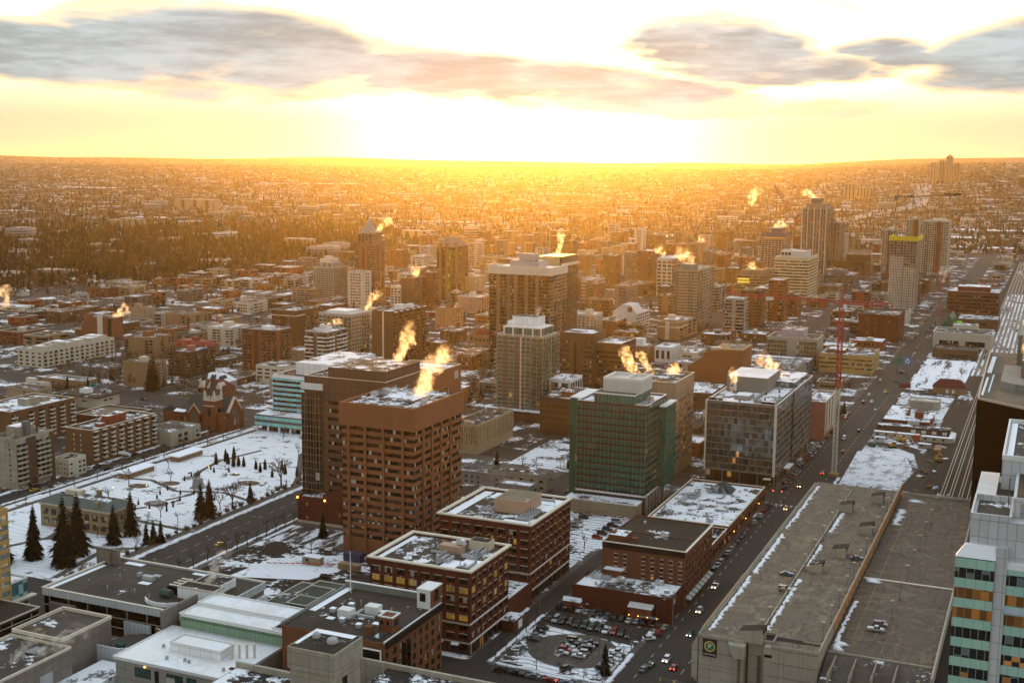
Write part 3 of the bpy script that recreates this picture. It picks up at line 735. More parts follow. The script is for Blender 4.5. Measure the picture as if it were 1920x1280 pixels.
# ================================================================ named buildings
BRICK_O = wall('orange brown brick', (.235, .095, .047), .85, .12, .9)
BRICK_R = wall('dark red brick', (.092, .026, .017), .85, .2, .5)
BRICK_M = wall('mid brick', (.17, .062, .036), .85, .2, .5)
BROWN = wall('brown cladding', (.125, .07, .045), .8, .14, 0, (3, 3.6))
BROWN_D = wall('dark brown brick', (.085, .05, .034), .85, .2, .5)
TAN = wall('tan stone', (.33, .25, .165), .85, .14, 0, (3, 3.5))
TANB = wall('tan brick', (.26, .165, .095), .85, .18, .5)
CREAM = wall('cream stucco', (.50, .45, .36), .85, .14)
WHITEW = wall('white panel', (.76, .77, .77), .7, .08, 0, (4, 4))
GREYW = wall('grey panel', (.30, .29, .27), .75, .14, 0, (3, 3))
GREYD = wall('dark grey panel', (.13, .125, .115), .75, .16, 0, (3, 3))
CONC = wall('weathered concrete', (.30, .275, .215), .9, .3, 0, (6, 3.4))
BEIGEC = wall('beige concrete', (.33, .30, .24), .9, .2, 0, (7, 4.2))
COPE = wall('pale coping', (.60, .54, .43), .8, .12); COPEW = wall('white coping', (.66, .66, .64), .8, .1)
SNOWT = plain('snow', SNOW, .9)
STONE = wall('stone band', (.42, .36, .28), .85, .15)
PINK = wall('pink render', (.33, .13, .095), .85, .14)
YELLOW = wall('yellow render', (.48, .36, .12), .85, .12)
REDR = wall('red metal roof', (.20, .035, .025), .7, .2)
SLATE = wall('slate roof', (.05, .055, .055), .8, .25, .6)
GREENR = wall('green metal roof', (.03, .12, .085), .6, .15)
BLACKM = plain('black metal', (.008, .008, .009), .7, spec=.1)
G_DARK = winm('dark glass', (.008, .008, .009), 1.5, .015, .07, frame=(.05, .045, .04), blindcol=(.3, .28, .24))
G_TOWER = winm('tower glass', (.008, .007, .007), 1.25, .02, .10, frame=(.02, .016, .013), litcol=(1, .5, .1), ls=.22, blindcol=(.40, .37, .33))
G_BLACK = winm('black glass', (.006, .006, .007), 2.4, .008, .03, frame=(.16, .14, .11), fw=.16)
G_GREEN = winm('green glass', (.003, .15, .115), 1.5, .01, .08, frame=(.02, .09, .07), metal=.35, rough=.1, fw=.1, vary=.7, blindcol=(.006, .05, .04))
G_TEAL = winm('teal spandrel', (.22, .55, .50), 1.9, 0, .3, frame=(.2, .32, .30), rough=.25, blindcol=(.2, .42, .58), fw=.12, vary=.4)
G_MINT = winm('mint spandrel', (.33, .55, .47), 1.9, 0, 0, frame=(.25, .3, .28), rough=.3, fw=.1, vary=.12)
G_MIR = winm('mirror glass', (.15, .20, .205), 1.6, .012, .2, frame=(.07, .08, .075), metal=.75, rough=.07, blindcol=(.03, .045, .04), vary=1.3, fw=.1, litcol=(1, .4, .08))  # dark panes here paint in reflection patches, not drawn blinds
G_WARM = winm('warm office glass', (.03, .02, .012), 1.5, .12, .1, frame=(.14, .12, .10), litcol=(1, .42, .06), ls=.4)
G_LIT = winm('lit arched window', (.3, .2, .06), 1.3, .7, .05, frame=(.05, .03, .02), litcol=(1, .50, .06), ls=.20)
G_RES = winm('flat window', (.011, .011, .011), 1.6, .02, .12, frame=(.06, .055, .045), blindcol=(.26, .23, .19))
G_CONDO = winm('condo glass', (.07, .14, .115), 1.5, .02, .2, frame=(.16, .18, .15), metal=.35, rough=.12, blindcol=(.10, .12, .10), vary=.9, ls=.7)
G_SHOP = winm('shop glass', (.012, .012, .012), 2.2, .03, .05, frame=(.08, .075, .07))
G_GOLD = winm('gold lit glass', (.10, .09, .015), 1.5, .25, .1, frame=(.08, .07, .03), metal=.5, litcol=(1, .75, .08), ls=.35)
R_GRAV = roofm('gravel roof', (.075, .064, .050), .28); R_DARK = roofm('dark roof', (.045, .038, .030), .12, .08, seam=4.5)
R_SNOW = roofm('snowy roof', (.08, .07, .058), .64, .09); R_HALF = roofm('patchy roof', (.07, .06, .048), .42, .14)
R_WHITE = roofm('white roof', (.74, .74, .70), .5, .06); R_PARK = deckm('deck', (.125, .094, .062))
R_TAN = roofm('tan roof', (.20, .165, .115), .22, .1)
def bal(m=None, r=None): return (m or STONE, r or GREYD)

# --- orange-brown brick office tower
b = Bld('office_tower', 'tall orange-brown brick tower with deep plain top band beside the snowy park', 'office tower', *T['tower_brick'], [BRICK_O],
        E=F('wwww', 15, g=5, top=8.2, hf=.50, sill=.40, rib=True, pw=0, sp=.02, win=G_TOWER),
        N=F('wwwww', 15, g=5, top=8.2, hf=.50, sill=.40, rib=True, pw=0, sp=.02, win=G_TOWER), par=1.0, roof=R_HALF)
mb = MB()                                                     # projecting piers and the oversailing top band
for u in (-30.2, -22.4, -13.9, -4.9): mb.box(u-.55, -.75, 0, u+.55, -.05, 53.5)
for v in (7.5, 15.2, 23.4, 32.2): mb.box(.05, v-.55, 0, .75, v+.55, 53.5)
mb.box(-b.w-.9, -.9, 53.5, .9, .0-.01, 62.9); mb.box(.02, .0, 53.5, .9, b.d+.9, 62.9); mb.box(-b.w-.9, .0, 53.5, -b.w-.02, b.d+.9, 62.9)
b.add('pier_frame', mb, BRICK_O)
b.pent(8, 14, 24, 30, .9, GREYD, R_SNOW); b.units(22, 1)
for u in (3, 9, 17, 26): b.add('antenna', MB().cyl(-u, 3+u*.4, b.h, b.h+5, .14, .08, 6), GALV)
mb = MB()
for k in range(5): mb.box(-b.w+3+k*6, 3, b.h+.08, -b.w+3.5+k*6, b.d-3, b.h+.45)
for k in range(4): mb.box(-b.w+2, 7+k*9, b.h+.06, -2, 7.4+k*9, b.h+.4)
b.add('pipe_run', mb, SNOWT)

# --- brown tower with a dark glazed side behind it
x, y, h, w, d = T['brown_dark']
b = Bld('office_tower', 'dark brown tower with black gridded glass wall, behind the orange-brown brick tower', 'office tower', -264, y, 64, 42, 40, [BROWN],
        E=F('xxwwwww', 14, g=3, top=9, hf=.46, sill=.3, rib=True, pw=.3, win=G_TOWER), par=.6, roof=R_HALF, cope=COPE)
mb = MB()
b.pent(1, 1, 30, 34, 5, BROWN, R_HALF)
gl = MB().box(-43.2, -.9, 9, -32.5, -.02, 57)
o = b.add('curtain_wall', gl, G_BLACK)
mb = MB()
for k in range(15): mb.box(-43.25, -1.02, 9+k*3.25, -32.45, -.9, 9.22+k*3.25)
for k in range(8): mb.box(-43.2+k*1.52, -.99, 9, -43.04+k*1.52, -.9, 57)
MBobj = mb.obj('mullion_grid', wall('bronze mullion', (.2, .17, .13)), o)
b.add('cornice', MB().box(-43.3, -1.1, 58.6, -32, -.02, 61.4), COPEW)
b.add('podium', MB().box(-44, -1.5, 0, 0, -.03, 9), BRICK_R)
# --- small red brick block
x, y, h, w, d = T['red_small']
b = Bld('brick_building', 'small dark red brick block at the foot of the brown tower by the avenue', 'building', -279, 452, 11.5, 23.5, 11, [BRICK_R],
        E=F('wwxxwxw', 3, g=1.2, top=1.2, wf=.28, hf=.5, win=G_RES), N=F('wxwxwx', 3, g=1.2, top=1.2, wf=.3, hf=.5, win=G_RES), roof=R_HALF)
MB().box(-10.2, .03, b.h+.95, -.02, 10.9, b.h+2.6).obj('roof_storey', BRICK_R, b.root); b.units(3, 2)
b.add('plinth', MB().box(-23.6, -.12, 0, .12, -.005, 1.4), STONE)
LAMPW = plain('amber lamp', (1, .5, .1), .5, 0, (1, .42, .05), 2.2)
for u in (-23.2, -9): b.add('wall_lamp', MB().cyl(u, -.3, 11.3, 12.0, .3, .4, 8), LAMPW)
# --- teal-banded white building
x, y, h, w, d = T['teal']
b = Bld('office_building', 'white-topped low office with pale teal glass bands across the corner from the church', 'office', x, y, h, w, d, [WHITEW],
        E=F('w', 7, g=9.5, top=1.2, hf=.5, sill=.02, rib=True, pw=0, win=G_BLACK, band=0), par=.5, roof=R_GRAV, cope=COPEW)
fh = (h-9.5-1.2)/7
for k in range(8):
    z = 9.5+k*fh-.06 if k else 9.3
    b.add('spandrel_band', MB().box(-w-.2, -.35, 9.5+k*fh-fh*.46, .3, -.03, 9.5+k*fh), G_TEAL)
    b.add('spandrel_band', MB().box(.03, -.03, 9.5+k*fh-fh*.46, .3, 30, 9.5+k*fh), G_TEAL)
b.pent(-1, 9, 25, 60, 7.5, WHITEW, R_SNOW); b.pent(-3, 30, 12, 66, 5, WHITEW, R_HALF); b.pent(27, 20, 32, 26, 3, WHITEW)
pb = MB().box(-w-4, -13, 3.4, 8, -.4, 10.2)
pd = b.add('podium', pb, GREYD)
for z in (3.8, 7.4): MB().box(-w-4.2, -13.25, z, 8.2, -13.02, z+1.9).obj('spandrel_band', G_TEAL, pd); MB().box(8.02, -13, z, 8.25, -.5, z+1.9).obj('spandrel_band', G_TEAL, pd)
MB().box(-w-3.7, -12.7, 10.2, 7.7, -.5, 10.28).obj('roof', R_SNOW, pd)
for k in range(7): b.add('column', MB().box(-w-3.5+k*7.9, -12.8, 0, -w-2.5+k*7.9, -11.8, 3.4), WHITEW)
b.add('shop_window', MB().box(-w-2, -9, 0, 6, -8.5, 3.4), G_SHOP); b.units(4, 3)
# --- brown brick box with steam
x, y, h, w, d = T['brown_box']
b = Bld('office_building', 'broad blank brown brick block with steaming snowy roof behind the brick tower', 'office', x, y, h, w, d, [BRICK_O], E=F('xxxxxx', 1, win=G_DARK), N=F('xxwwxx', 6, top=9, hf=.45, rib=True, pw=0, win=G_DARK), roof=R_SNOW, cope=COPE)
b.units(9, 4); b.add('louvre', MB().box(.02, 38, h-6.5, .12, 43, h-2), GALV); b.add('louvre', MB().box(-8, -.1, h-5, -6.2, -.02, h-3.4), GALV)
# --- green glass tower
x, y, h, w, d = T['green']
MG = wall('green mullion', (.20, .27, .24), .4, .1)
b = Bld('office_tower', 'dark green glass tower with white mechanical box on its stepped roof', 'office tower', x, y, h, w, d, [GREYD],
        E=F('wwwwwwwwww', 13, g=9, top=.6, wf=.97, hf=.9, sill=.05, win=G_GREEN), N=F('wwwwwww', 13, g=9, top=.6, wf=.97, hf=.9, sill=.05, win=G_GREEN), par=.9, roof=R_SNOW, cope=COPEW)
b.wall.data.materials[0] = plain('dark spandrel', (.012, .022, .02), .3)
fh = (h-9-.6)/13; mb = MB()
for k in range(14): mb.box(-w, -.12, 9+k*fh, .06, .0-.005, 9.07+k*fh); mb.box(.005, 0, 9+k*fh, .12, d, 9.07+k*fh)
for k in range(18): u = -w+k*w/17; mb.box(u-.04, -.2, 9, u+.04, -.12, h)
for k in range(11): v = k*d/10; mb.box(.12, v-.035, 9, .18, v+.035, h)
b.add('mullion_grid', mb, MG); mb = MB()
for k in range(13): mb.box(-w, -.11, 9.1+k*fh, 0, -.01, 10.1+k*fh); mb.box(.01, 0, 9.1+k*fh, .11, d, 10.1+k*fh)
b.add('dark_bands', mb, plain('dark band', (.003, .014, .012), .7, spec=.05))
b.add('white_band', MB().box(-w-.3, -.45, 8.2, .4, -.01, 9).box(.01, .0, 8.2, .4, d, 9), COPEW)
up = MB().box(-25.2, -.02-.25, h+.92, -5.6, 24, h+4.9).obj('upper_storey', G_GREEN, b.root)
MB().box(-25.4, -.45, h+4.9, -5.4, 24.2, h+5.5).obj('coping', COPEW, up); MB().box(-25, .2, h+5.5, -5.8, 23.8, h+5.56).obj('roof', R_GRAV, up)
m2 = MB()
for k in range(12): m2.box(-25.2+k*1.75, -.4, h+.95, -25.1+k*1.75, -.28, h+4.9)
m2.obj('mullion_grid', MG, up)
MB().box(-22.5, 4, h+5.56, -4, 21, h+11).obj('mechanical_box', wall('ribbed white metal', (.55, .54, .51), .6, .06, .9), up)
m2 = MB()
for (a, c_, e, f_) in ((-22.5, 4, -4, 4.6), (-22.5, 20.4, -4, 21), (-22.5, 4.6, -21.9, 20.4), (-4.6, 4.6, -4, 20.4), (-12.2, 4.6, -11.8, 20.4)): m2.box(a, c_, h+11.002, e, f_, h+12.2)
m2.obj('parapet', COPEW, up)
lw = MB().box(2.5, d*.55, 8, 2.6, d*.56, 9)
wing = MB().box(.22, 20, 9, 3.2, d+6, h-3).obj('west_bay', G_GREEN, b.root); MB().box(.1, 19.9, h-3, 3.4, d+6.1, h-2.4).obj('coping', COPEW, wing)
lf = MB().box(-w-6, 6, 0, -w-.02, d-2, h+.5).obj('south_wing', G_GREEN, b.root); MB().box(-w-6.1, 5.8, h+.5, -w, d-2, h+1).obj('coping', COPEW, lf)
pod = MB().box(-w-2, -9, 0, -.8, -.5, 6.2).obj('podium', wall('banded stone', (.30, .25, .17), .85, .12, 1.5), b.root)
MB().box(-w-2.2, -9.2, 6.2, -.6, -.5, 6.8).obj('coping', COPEW, pod); MB().box(-w-1.7, -8.7, 6.8, -1.1, -.6, 6.86).obj('roof', R_SNOW, pod)
for k in range(6): b.add('column', MB().box(.3, 1+k*5.2, 0, 1.2, 2+k*5.2, 8.2), GREYW)
b.units(5, 5, h+.1, (.5, 2, 5, 30))
mb = MB(); rr = random.Random(3)
for k in range(26):                                            # sunset caught in the west bay glass
    pass
# --- tan banded office behind the green tower
x, y, h, w, d = T['tan_off']
b = Bld('office_tower', 'tan concrete office with dark ribbon windows between the green and silver glass towers', 'office tower', x, y, h, w, d, [TAN],
        E=F('ww', 9, g=6, top=8, hf=.48, sill=.3, rib=True, pw=0, win=G_DARK), N=F('www', 9, g=6, top=8, hf=.48, sill=.3, rib=True, pw=.8, pp=.2, win=G_WARM), roof=R_GRAV, cope=COPE)
b.units(12, 6)
# --- silver glass office block
x, y, h, w, d = T['glass']
b = Bld('office_building', 'long mirrored silver glass office with white roof deck beside the wide street', 'office', x, y, h, w, d, [wall('grey frame', (.13, .13, .12), .6, .1)],
        E=F('wwwwwwwwwww', 10, g=7, top=.4, wf=.95, hf=.88, sill=.06, win=G_MIR, shop=G_SHOP, gbay=4), N=F('wwwwwwwwwwwwwwwwww', 10, g=7, top=.4, wf=.95, hf=.88, sill=.06, win=G_MIR, shop=G_SHOP, gbay=12), par=.7, roof=R_SNOW, cope=COPEW)
mb = MB(); fh = (h-7.4)/10
for k in range(11): mb.box(-w, -.1, 7+k*fh, 0, -.01, 7.1+k*fh); mb.box(.01, 0, 7+k*fh, .1, d, 7.1+k*fh)
b.add('glazing_rails', mb, STONE)
b.add('corner_fin', MB().box(-.9, -1.2, 6, .25, -.11, h+1.5), COPE); b.add('corner_fin', MB().box(-w-.3, -1.2, 6, -w+.4, -.11, h+1), COPE)
b.add('recessed_joint', MB().box(.105, 41, 6, .3, 43.6, h+1), BLACKM)
o = b.pent(12, 34, 34, 66, 8, wall('grey plant screen', (.21, .205, .18), .7, .08, .8), R_WHITE)
MB().box(-30, 33.8, h+.05, -28.6, 33.98, h+8).obj('white_pier', COPEW, o)
b.pent(2, 56, 15, 92, 3.2, G_MIR, R_SNOW); b.pent(16, 10, 24, 20, 2.4, GREYW, R_WHITE); b.pent(1, .4, 8, 3, 2, G_DARK, R_SNOW); b.pent(28, .4, 35, 3, 2, G_DARK, R_SNOW)
b.add('terrace_rail', MB().box(-13, 6, h+.1, -12.8, 52, h+2.2).box(-1.2, 6, h+.1, -1.1, 52, h+1.6).box(-13, 5.8, h+.1, -1, 6, h+1.8), GREYW); b.units(10, 7)
b.add('entrance_canopy', MB().box(.2, 22, 5.2, 3.2, 34, 5.7), SNOWT); b.add('entrance_canopy', MB().box(-5, -3, 4.5, -1.5, -.2, 4.9), COPEW)
for (u, v) in ((20, 5), (9, 14), (12, 30), (7, 40), (4, 25)): b.add('planter_shrub', MB().cyl(-u, v, h+.1, h+1.8, .6, .25, 6), plain('shrub', (.03, .035, .02)))

# --- the two red brick offices by the alley
def brick_office(key, label, nE, nN, lit_row):
    x, y, h, w, d = T[key]
    b = Bld('brick_office', label, 'office', x, y, h, w, d, [BRICK_R, STONE],
            E=F('w'*nE, 7, g=4.6, top=1.3, wf=.68, hf=.56, sill=.26, pp=.18, sp=0, win=G_DARK, shop=G_SHOP, gbay=nE), N=F('w'*nN, 7, g=4.6, top=1.3, wf=.62, hf=.56, sill=.26, pp=.18, win=G_DARK, shop=G_SHOP, gbay=nN), par=.8, roof=R_HALF)
    c = MB(); z = b.top+.003
    for (a, bb, c_, e) in ((-w-.9, -.9, .9, .5), (-w-.9, d-.5, .9, d+.9), (-w-.9, .5, -w+.5, d-.5), (-.5, .5, .9, d-.5)): c.box(a, bb, z, c_, e, z+.55)
    b.add('cornice', c, COPE)
    fh = (h-4.6-1.3)/7
    for k, z in ((0, 4.4), (2, 4.6+2*fh)):
        b.add('string_course', MB().box(-w-.3, -.42, z-.25, .42, -.19, z+.25).box(.19, -.19, z-.25, .42, d, z+.25), STONE)
        b.add('course_snow', MB().box(.2, -.1, z+.251, .42, d, z+.36), SNOWT)
    nw = w/nE; nn = (d-REC)/nN; hd = MB()
    for f in range(7):
        for i in range(nE):
            z0 = 4.6+f*fh+.26*fh+.56*fh+.02; u = -w+(i+.16)*nw; hd.box(u, -.1, z0, u+nw*.68, -.005, z0+.28)
        for i in range(nN):
            z0 = 4.6+f*fh+.26*fh+.56*fh+.02; v = REC+(i+.19)*nn; hd.box(.005, v, z0, .1, v+nn*.62, z0+.28)
    b.add('window_heads', hd, STONE)
    z0 = 4.6+5*fh+.26*fh
    for i in range(nE):
        u = -w+(i+.16)*nw; a = nw*.68
        if 0 < i < nE-1:
            pts = [(u, z0), (u+a, z0), (u+a, z0+fh*.36)]+[(u+a/2+a/2*math.cos(t), z0+fh*.36+fh*.3*math.sin(t)) for t in (.5, 1.05, 1.57, 2.09, 2.64)]+[(u, z0+fh*.36)]
            m = MB(); n = len(pts); m.v = [(p, -.16, q) for p, q in pts]+[(p, .05, q) for p, q in pts]; m.f.append(tuple(range(n))); m.m.append(0)
            for k in range(n): m.f.append((k, n+k, n+(k+1) % n, (k+1) % n)); m.m.append(0)
            b.add('arched_window', m, lit_row); b.add('keystone', MB().box(u+a/2-.16, -.3, z0+fh*.66, u+a/2+.16, -.165, z0+fh*.88), STONE)
        elif lit_row is G_LIT: b.add('lit_window', MB().box(u, -.03, z0, u+a, .02, z0+fh*.56), lit_row)
    for i in range(nE//2, nE):
        if lit_row is G_LIT: u = -w+(i+.16)*nw; z1 = 4.6+2*fh+.26*fh+.1; b.add('lit_window', MB().box(u, -.03, z1, u+nw*.68, .02, z1+fh*.5), lit_row)
    for i in range(nN):
        if lit_row is G_LIT and i % 2 == 0:
            v = REC+(i+.19)*nn
            for f in (3, 5): b.add('lit_window', MB().box(-.02, v, 4.6+f*fh+.26*fh, .03, v+nn*.62, 4.6+f*fh+.78*fh), lit_row)
    return b
b1 = brick_office('b1', 'nearer of two red brick offices, row of glowing arched windows below its cornice', 8, 7, G_LIT)
h = b1.h
PEACH = wall('peach render', (.40, .27, .185), .85, .1)
b1.pent(12, 17, 20, 21, 2.6, PEACH, z=h+.06); b1.pent(4.5, 24, 12, 29, 3.2, wall('cream block', (.5, .45, .34)), R_DARK)
link('rooftop_unit', UNIT[1], b1.root, (-15, 9.5, h+.06), math.pi/2); link('rooftop_unit', UNIT[1], b1.root, (-12.6, 9.5, h+.06), math.pi/2); link('rooftop_unit', UNIT[1], b1.root, (-7.5, 15, h+.06)); link('duct', UNIT[5], b1.root, (-19, 15, h+.06)); link('rooftop_unit', UNIT[0], b1.root, (-13, 20, h+2.7))
b1.units(6, 8); b1.add('roof_snow', MB().box(-36.5, 1.2, h+.065, -34.6, 29, h+.16).box(-36, .9, h+.065, -28, 2.2, h+.14).box(-8, 8, h+.065, -2, 14, h+.15).box(-13, 3, h+.065, -7.5, 11, h+.13), SNOWT)
for i in range(5): b1.add('window_awning', MB().prism([(0, 0), (2.6, 0), (2.6, 1.3), (0, 1.3)], 0, [.05, .05, .9, .9]), SNOWT, loc=(-30+i*5.9, -1.4, 3.6))
b2 = brick_office('b2', 'farther of two red brick offices, peach penthouse on its snowy roof', 8, 9, G_WARM)
h = b2.h
b2.pent(8, 14, 21, 30, 5, PEACH, R_TAN, z=h+.06)
for k in range(5): link('rooftop_unit', UNIT[1], b2.root, (-6, 8+k*2.6, h+.06))
b2.units(5, 9); b2.add('roof_snow', MB().box(-36.2, 4, h+.065, -32.5, 39, h+.17).box(-31, 31, h+.065, -2, 39, h+.16).box(-10, 22, h+.065, -2, 30, h+.15).box(-13, 2, h+.065, -3, 6.5, h+.14), SNOWT)
for u in (35, 33.5): b2.add('antenna', MB().cyl(-u, 1.5, h, h+4, .12, .1, 6), COPEW)
lk = thing('link_building', 'low brick link with snow on its roof between the two red brick offices', 'annexe', (-166.6, 379, 0))
MB().box(-30, .2, 0, 0, 21.5, 8).obj('wall', BRICK_R, lk); MB().box(-29.5, .6, 8.01, -.5, 21, 8.1).obj('roof', R_SNOW, lk); MB().box(-30.2, .1, 8.1, .3, .7, 8.9).box(-.3, .7, 8.01, .3, 21.6, 8.9).obj('parapet', BRICK_R, lk)
gs = thing('garage_shed', 'small flat-roofed brick garage with white door beside the alley', 'shed', (-161.5, 372, 0))
MB().box(-4.6, 0, 0, 0, 8, 4).obj('wall', BRICK_R, gs); MB().box(-4.8, -.2, 4, .2, 8.2, 4.25).obj('roof', R_SNOW, gs); MB().box(.02, 4, .1, .1, 7.4, 3).obj('door', COPEW, gs)
# --- brick hotel with annex
x, y, h, w, d = T['hotel']
HB = wall('hotel brick', (.135, .055, .032), .85, .16, .5)
b = Bld('brick_hotel', 'four-storey brick warehouse hotel with flat tan roof and small arched windows', 'hotel', x, y+6, 20.5, w, d-2, [HB],
        E=F('xwwxwwwww', 5, g=2, top=2.4, wf=.32, hf=.42, win=G_RES), N=F('wwwwwwwww', 5, g=3.6, top=2.2, wf=.5, hf=.62, win=G_DARK, shop=G_SHOP, gbay=9), par=.6, roof=R_DARK)
h = b.h; b.wall.data.materials[0] = HB
fr = MB(); fh = (h-4.4)/5; bw = w/9
for f in range(5):
    for i in (1, 2, 4, 5, 6, 7, 8):
        u = -w+(i+.5)*bw; z = 2+f*fh+.28*fh; fr.box(u-.75, -.08, z-.25, u+.75, -.005, z-.02).box(u-.7, -.08, z+fh*.42+.02, u+.7, -.005, z+fh*.42+.25)
b.add('window_surrounds', fr, COPE)
b.add('black_fascia', MB().box(-w-.1, -.15, h-1.6, -.1, -.01, h+.62), BLACKM); b.add('cornice', MB().box(-w-.1, -.2, h+.62, .5, .4, h+.9).box(-.4, .4, h+.62, .5, d-2, h+.9), COPE)
for k, v in enumerate(range(8)): b.add('shop_awning', MB().prism([(0, 0), (1.8, 0), (1.8, 3.2), (0, 3.2)], 0, [.9, .05, .05, .9]), plain('striped awning', (.35, .36, .33)), loc=(.2, 1.5+k*4.3, 2.9))
for u, v in ((30, 6), (20, 1.5)): b.add('chimney', MB().box(-u-.9, v, h, -u+.9, v+1.8, h+2.6).box(-u-1.1, v-.2, h+2.6, -u+1.1, v+2, h+2.9), HB)
b.pent(24, 4, 31, 12, 2.2, HB, R_SNOW); b.add('roof_joint', MB().box(-w+.4, 17, h+.065, -.5, 17.5, h+.5), BROWN); b.units(3, 31)
b.add('stair_box', MB().box(-30, -2.8, 0, -23, -.02, 11.5), BRICK_M); b.add('roof_snow', MB().box(-30.2, -3, 11.5, -22.8, 0-.03, 11.9), SNOWT)
a = thing('restaurant_annexe', 'low dark red brick restaurant with snowy plant-covered roof in front of the hotel', 'restaurant', (-114.6, 404.5, 0))
MB().box(-37, -2, 0, 0, 15.4-.5, 8.6).box(-37, -2, 8.6, 0, -1.6, 9.5).box(-.4, -1.6, 8.6, 0, 14.9, 9.5).box(-37, -1.6, 8.6, -36.6, 14.9, 9.5).obj('wall', BRICK_R, a)
MB().box(-36.6, -1.6, 8.61, -.4, 14.8, 8.68).obj('roof', R_SNOW, a)
rr = random.Random(5)
for k in range(16): link(('rooftop_unit', 'rooftop_unit', 'rooftop_unit', 'vent_pipe', 'vent_pipe', 'duct')[k % 6], UNIT[k % 6], a, (-rr.uniform(3, 34), rr.uniform(0, 13), 8.69), rr.choice((0, 1.571)))
MB().prism([(0, 0), (9, 0), (9, 3), (0, 3)], 0, [.1, .1, 1.1, 1.1]).obj('patio_roof', wall('corrugated snow', (.55, .54, .5), .8, .2, 0, (.8, 9)), a, (-15, -5.1, 5.3)); MB().box(-14.8, -4.8, 0, -6.2, -2.02, 5.3).obj('entrance_box', BRICK_M, a); MB().box(-10, -6.2, 2.7, -3, -4.9, 3.0).obj('canopy', GREYW, a)
for k in range(4): MB().cyl(-14+k*3.4, -6.1, 2.8, 3.05, .13, .13, 8).obj('patio_light', LAMPW, a)
MB().box(-14, -8, 0, 0, -7.8, 1).box(-14, -8, 0, -13.8, -5, 1).obj('patio_wall', BRICK_R, a)
MB().box(-39.5, -4, 0, -33, -2.05, 3.6).obj('loading_bay', plain('red wall', (.18, .03, .02)), a); gm = MB(); gable(gm, -39.8, -4.2, -33, -2.1, 3.6, 5, 0, 0, .1); gm.obj('lean_roof', SNOWT, a)
# --- retail row
x, y, h, w, d = T['retailA']
b = Bld('shop_row', 'flat black-roofed brick shop with melting snow patches next to the hotel', 'shops', x+6, 453.5, 6.4, 33, 48, [BRICK_M], E=F('xxx', 1), N=F('wwwwwwwwww', 1, g=.4, top=2, wf=.8, hf=.8, win=G_SHOP), roof=roofm('wet black roof', (.03, .027, .024), .42, .12), cope=COPE)
b.units(12, 10)
b = Bld('shop_row', 'brick shop with snow-covered roof and glass skylight tent at the street corner', 'shops', -118.5, 502, 7.2, 36, 72, [BRICK_M], E=F('xxx', 1), N=F('wwwwwwwwwwww', 1, g=.4, top=2.2, wf=.8, hf=.8, win=G_SHOP), roof=R_SNOW, cope=COPE)
b.units(26, 11); gm = MB(); gable(gm, -24, 54, -12, 64, b.h+.3, b.h+4, 1, 0, 0); gm.obj('skylight', G_MIR, b.root); b.add('arch_duct', MB().loft([[(-30+1.5*math.cos(t)*k, 30, b.h+1.5*math.sin(t)) for t in (0, .6, 1.2, 1.9, 2.5, 3.14)] for k in (1,)]+[[(-30+1.5*math.cos(t), 46, b.h+1.5*math.sin(t)) for t in (0, .6, 1.2, 1.9, 2.5, 3.14)]]), GALV)
for v in (9, 31, 58): b.add('wall_lamp', MB().cyl(.3, v, 3.4, 3.8, .1, .15, 8), LAMPW)

# --- mid-distance, right of the silver block
x, y, h, w, d = T['windowless']
b = Bld('windowless_building', 'large windowless orange-brown block with sloping roofline behind the silver glass office', 'building', x, y, 18, w, d, [BRICK_O], E=F('x', 1), N=F('wwwx', 4, top=3, hf=.4, rib=True, pw=0, win=G_DARK), par=0)
mb = MB(); pr = [(0, 0), (0, 14), (-17, 14.4), (-29, 8), (-39, -1)]
m = MB(); ring1 = [(-w, -.02, 18)]+[(p, -.02, 18+q) for p, q in ((-w, .2), (-30, 6.5), (-22, 13), (0, 14))]+[(0, -.02, 18)]; m.loft([ring1, [(a_, d, c_) for a_, b_, c_ in ring1]]); b.add('upper_wall', m, BRICK_O)
b.add('roof', MB().box(-21, .8, 32.02, -.6, d-.8, 32.3), R_TAN); b.add('coping', MB().box(-21.5, -.2, 31.9, .2, .5, 32.5).box(-.4, .5, 31.9, .2, d, 32.5), plain('gilt coping', (.5, .36, .14)))
b.add('white_gable', MB().box(-22, .5, 26, -16, 4, 33), COPEW); b.units(4, 12, 32.4, (2, 3, 18, 26))
x, y, h, w, d = T['gl_back']
b = Bld('office_building', 'low grey office with cluttered roof behind the silver glass block', 'office', x, y, h, w, d, [GREYW], E=F('wwwwwwww', 4, wf=.7, win=G_DARK), N=F('wwwwwwwwww', 4, wf=.8, win=G_DARK), roof=R_HALF); b.units(26, 13)
x, y, h, w, d = T['mirror']
b = Bld('office_building', 'grey concrete office with two bronze mirror-glass panels and lilac penthouse', 'office', x, y, h, w, d, [wall('grey concrete', (.27, .26, .22), .85, .15)], E=F('wwwwwwxxxwwwwww', 6, g=.5, top=1.5, wf=.96, hf=.86, sill=.06, win=winm('bronze mirror', (.13, .11, .07), 1.6, 0, .1, metal=.6, rough=.12, frame=(.3, .26, .18), vary=.9)), roof=R_GRAV, cope=COPE)
b.pent(12, 6, 30, 26, 6.5, wall('lilac panel', (.36, .32, .35)), R_HALF); b.units(5, 14)
x, y, h, w, d = T['beige_off']
b = Bld('office_building', 'low ochre banded office with half-snowy roof beside the wide street', 'office', x, y, h, w, d, [wall('ochre panel', (.36, .25, .10), .8, .1)], E=F('w', 3, g=2.5, top=1.6, hf=.36, sill=.4, rib=True, pw=0, win=G_WARM), N=F('w', 3, g=2.5, top=1.6, hf=.36, sill=.4, rib=True, pw=0, win=G_WARM), roof=R_HALF); b.units(5, 15); b.pent(22, 10, 36, 26, 2.6, BROWN, R_SNOW)
x, y, h, w, d = T['pink']
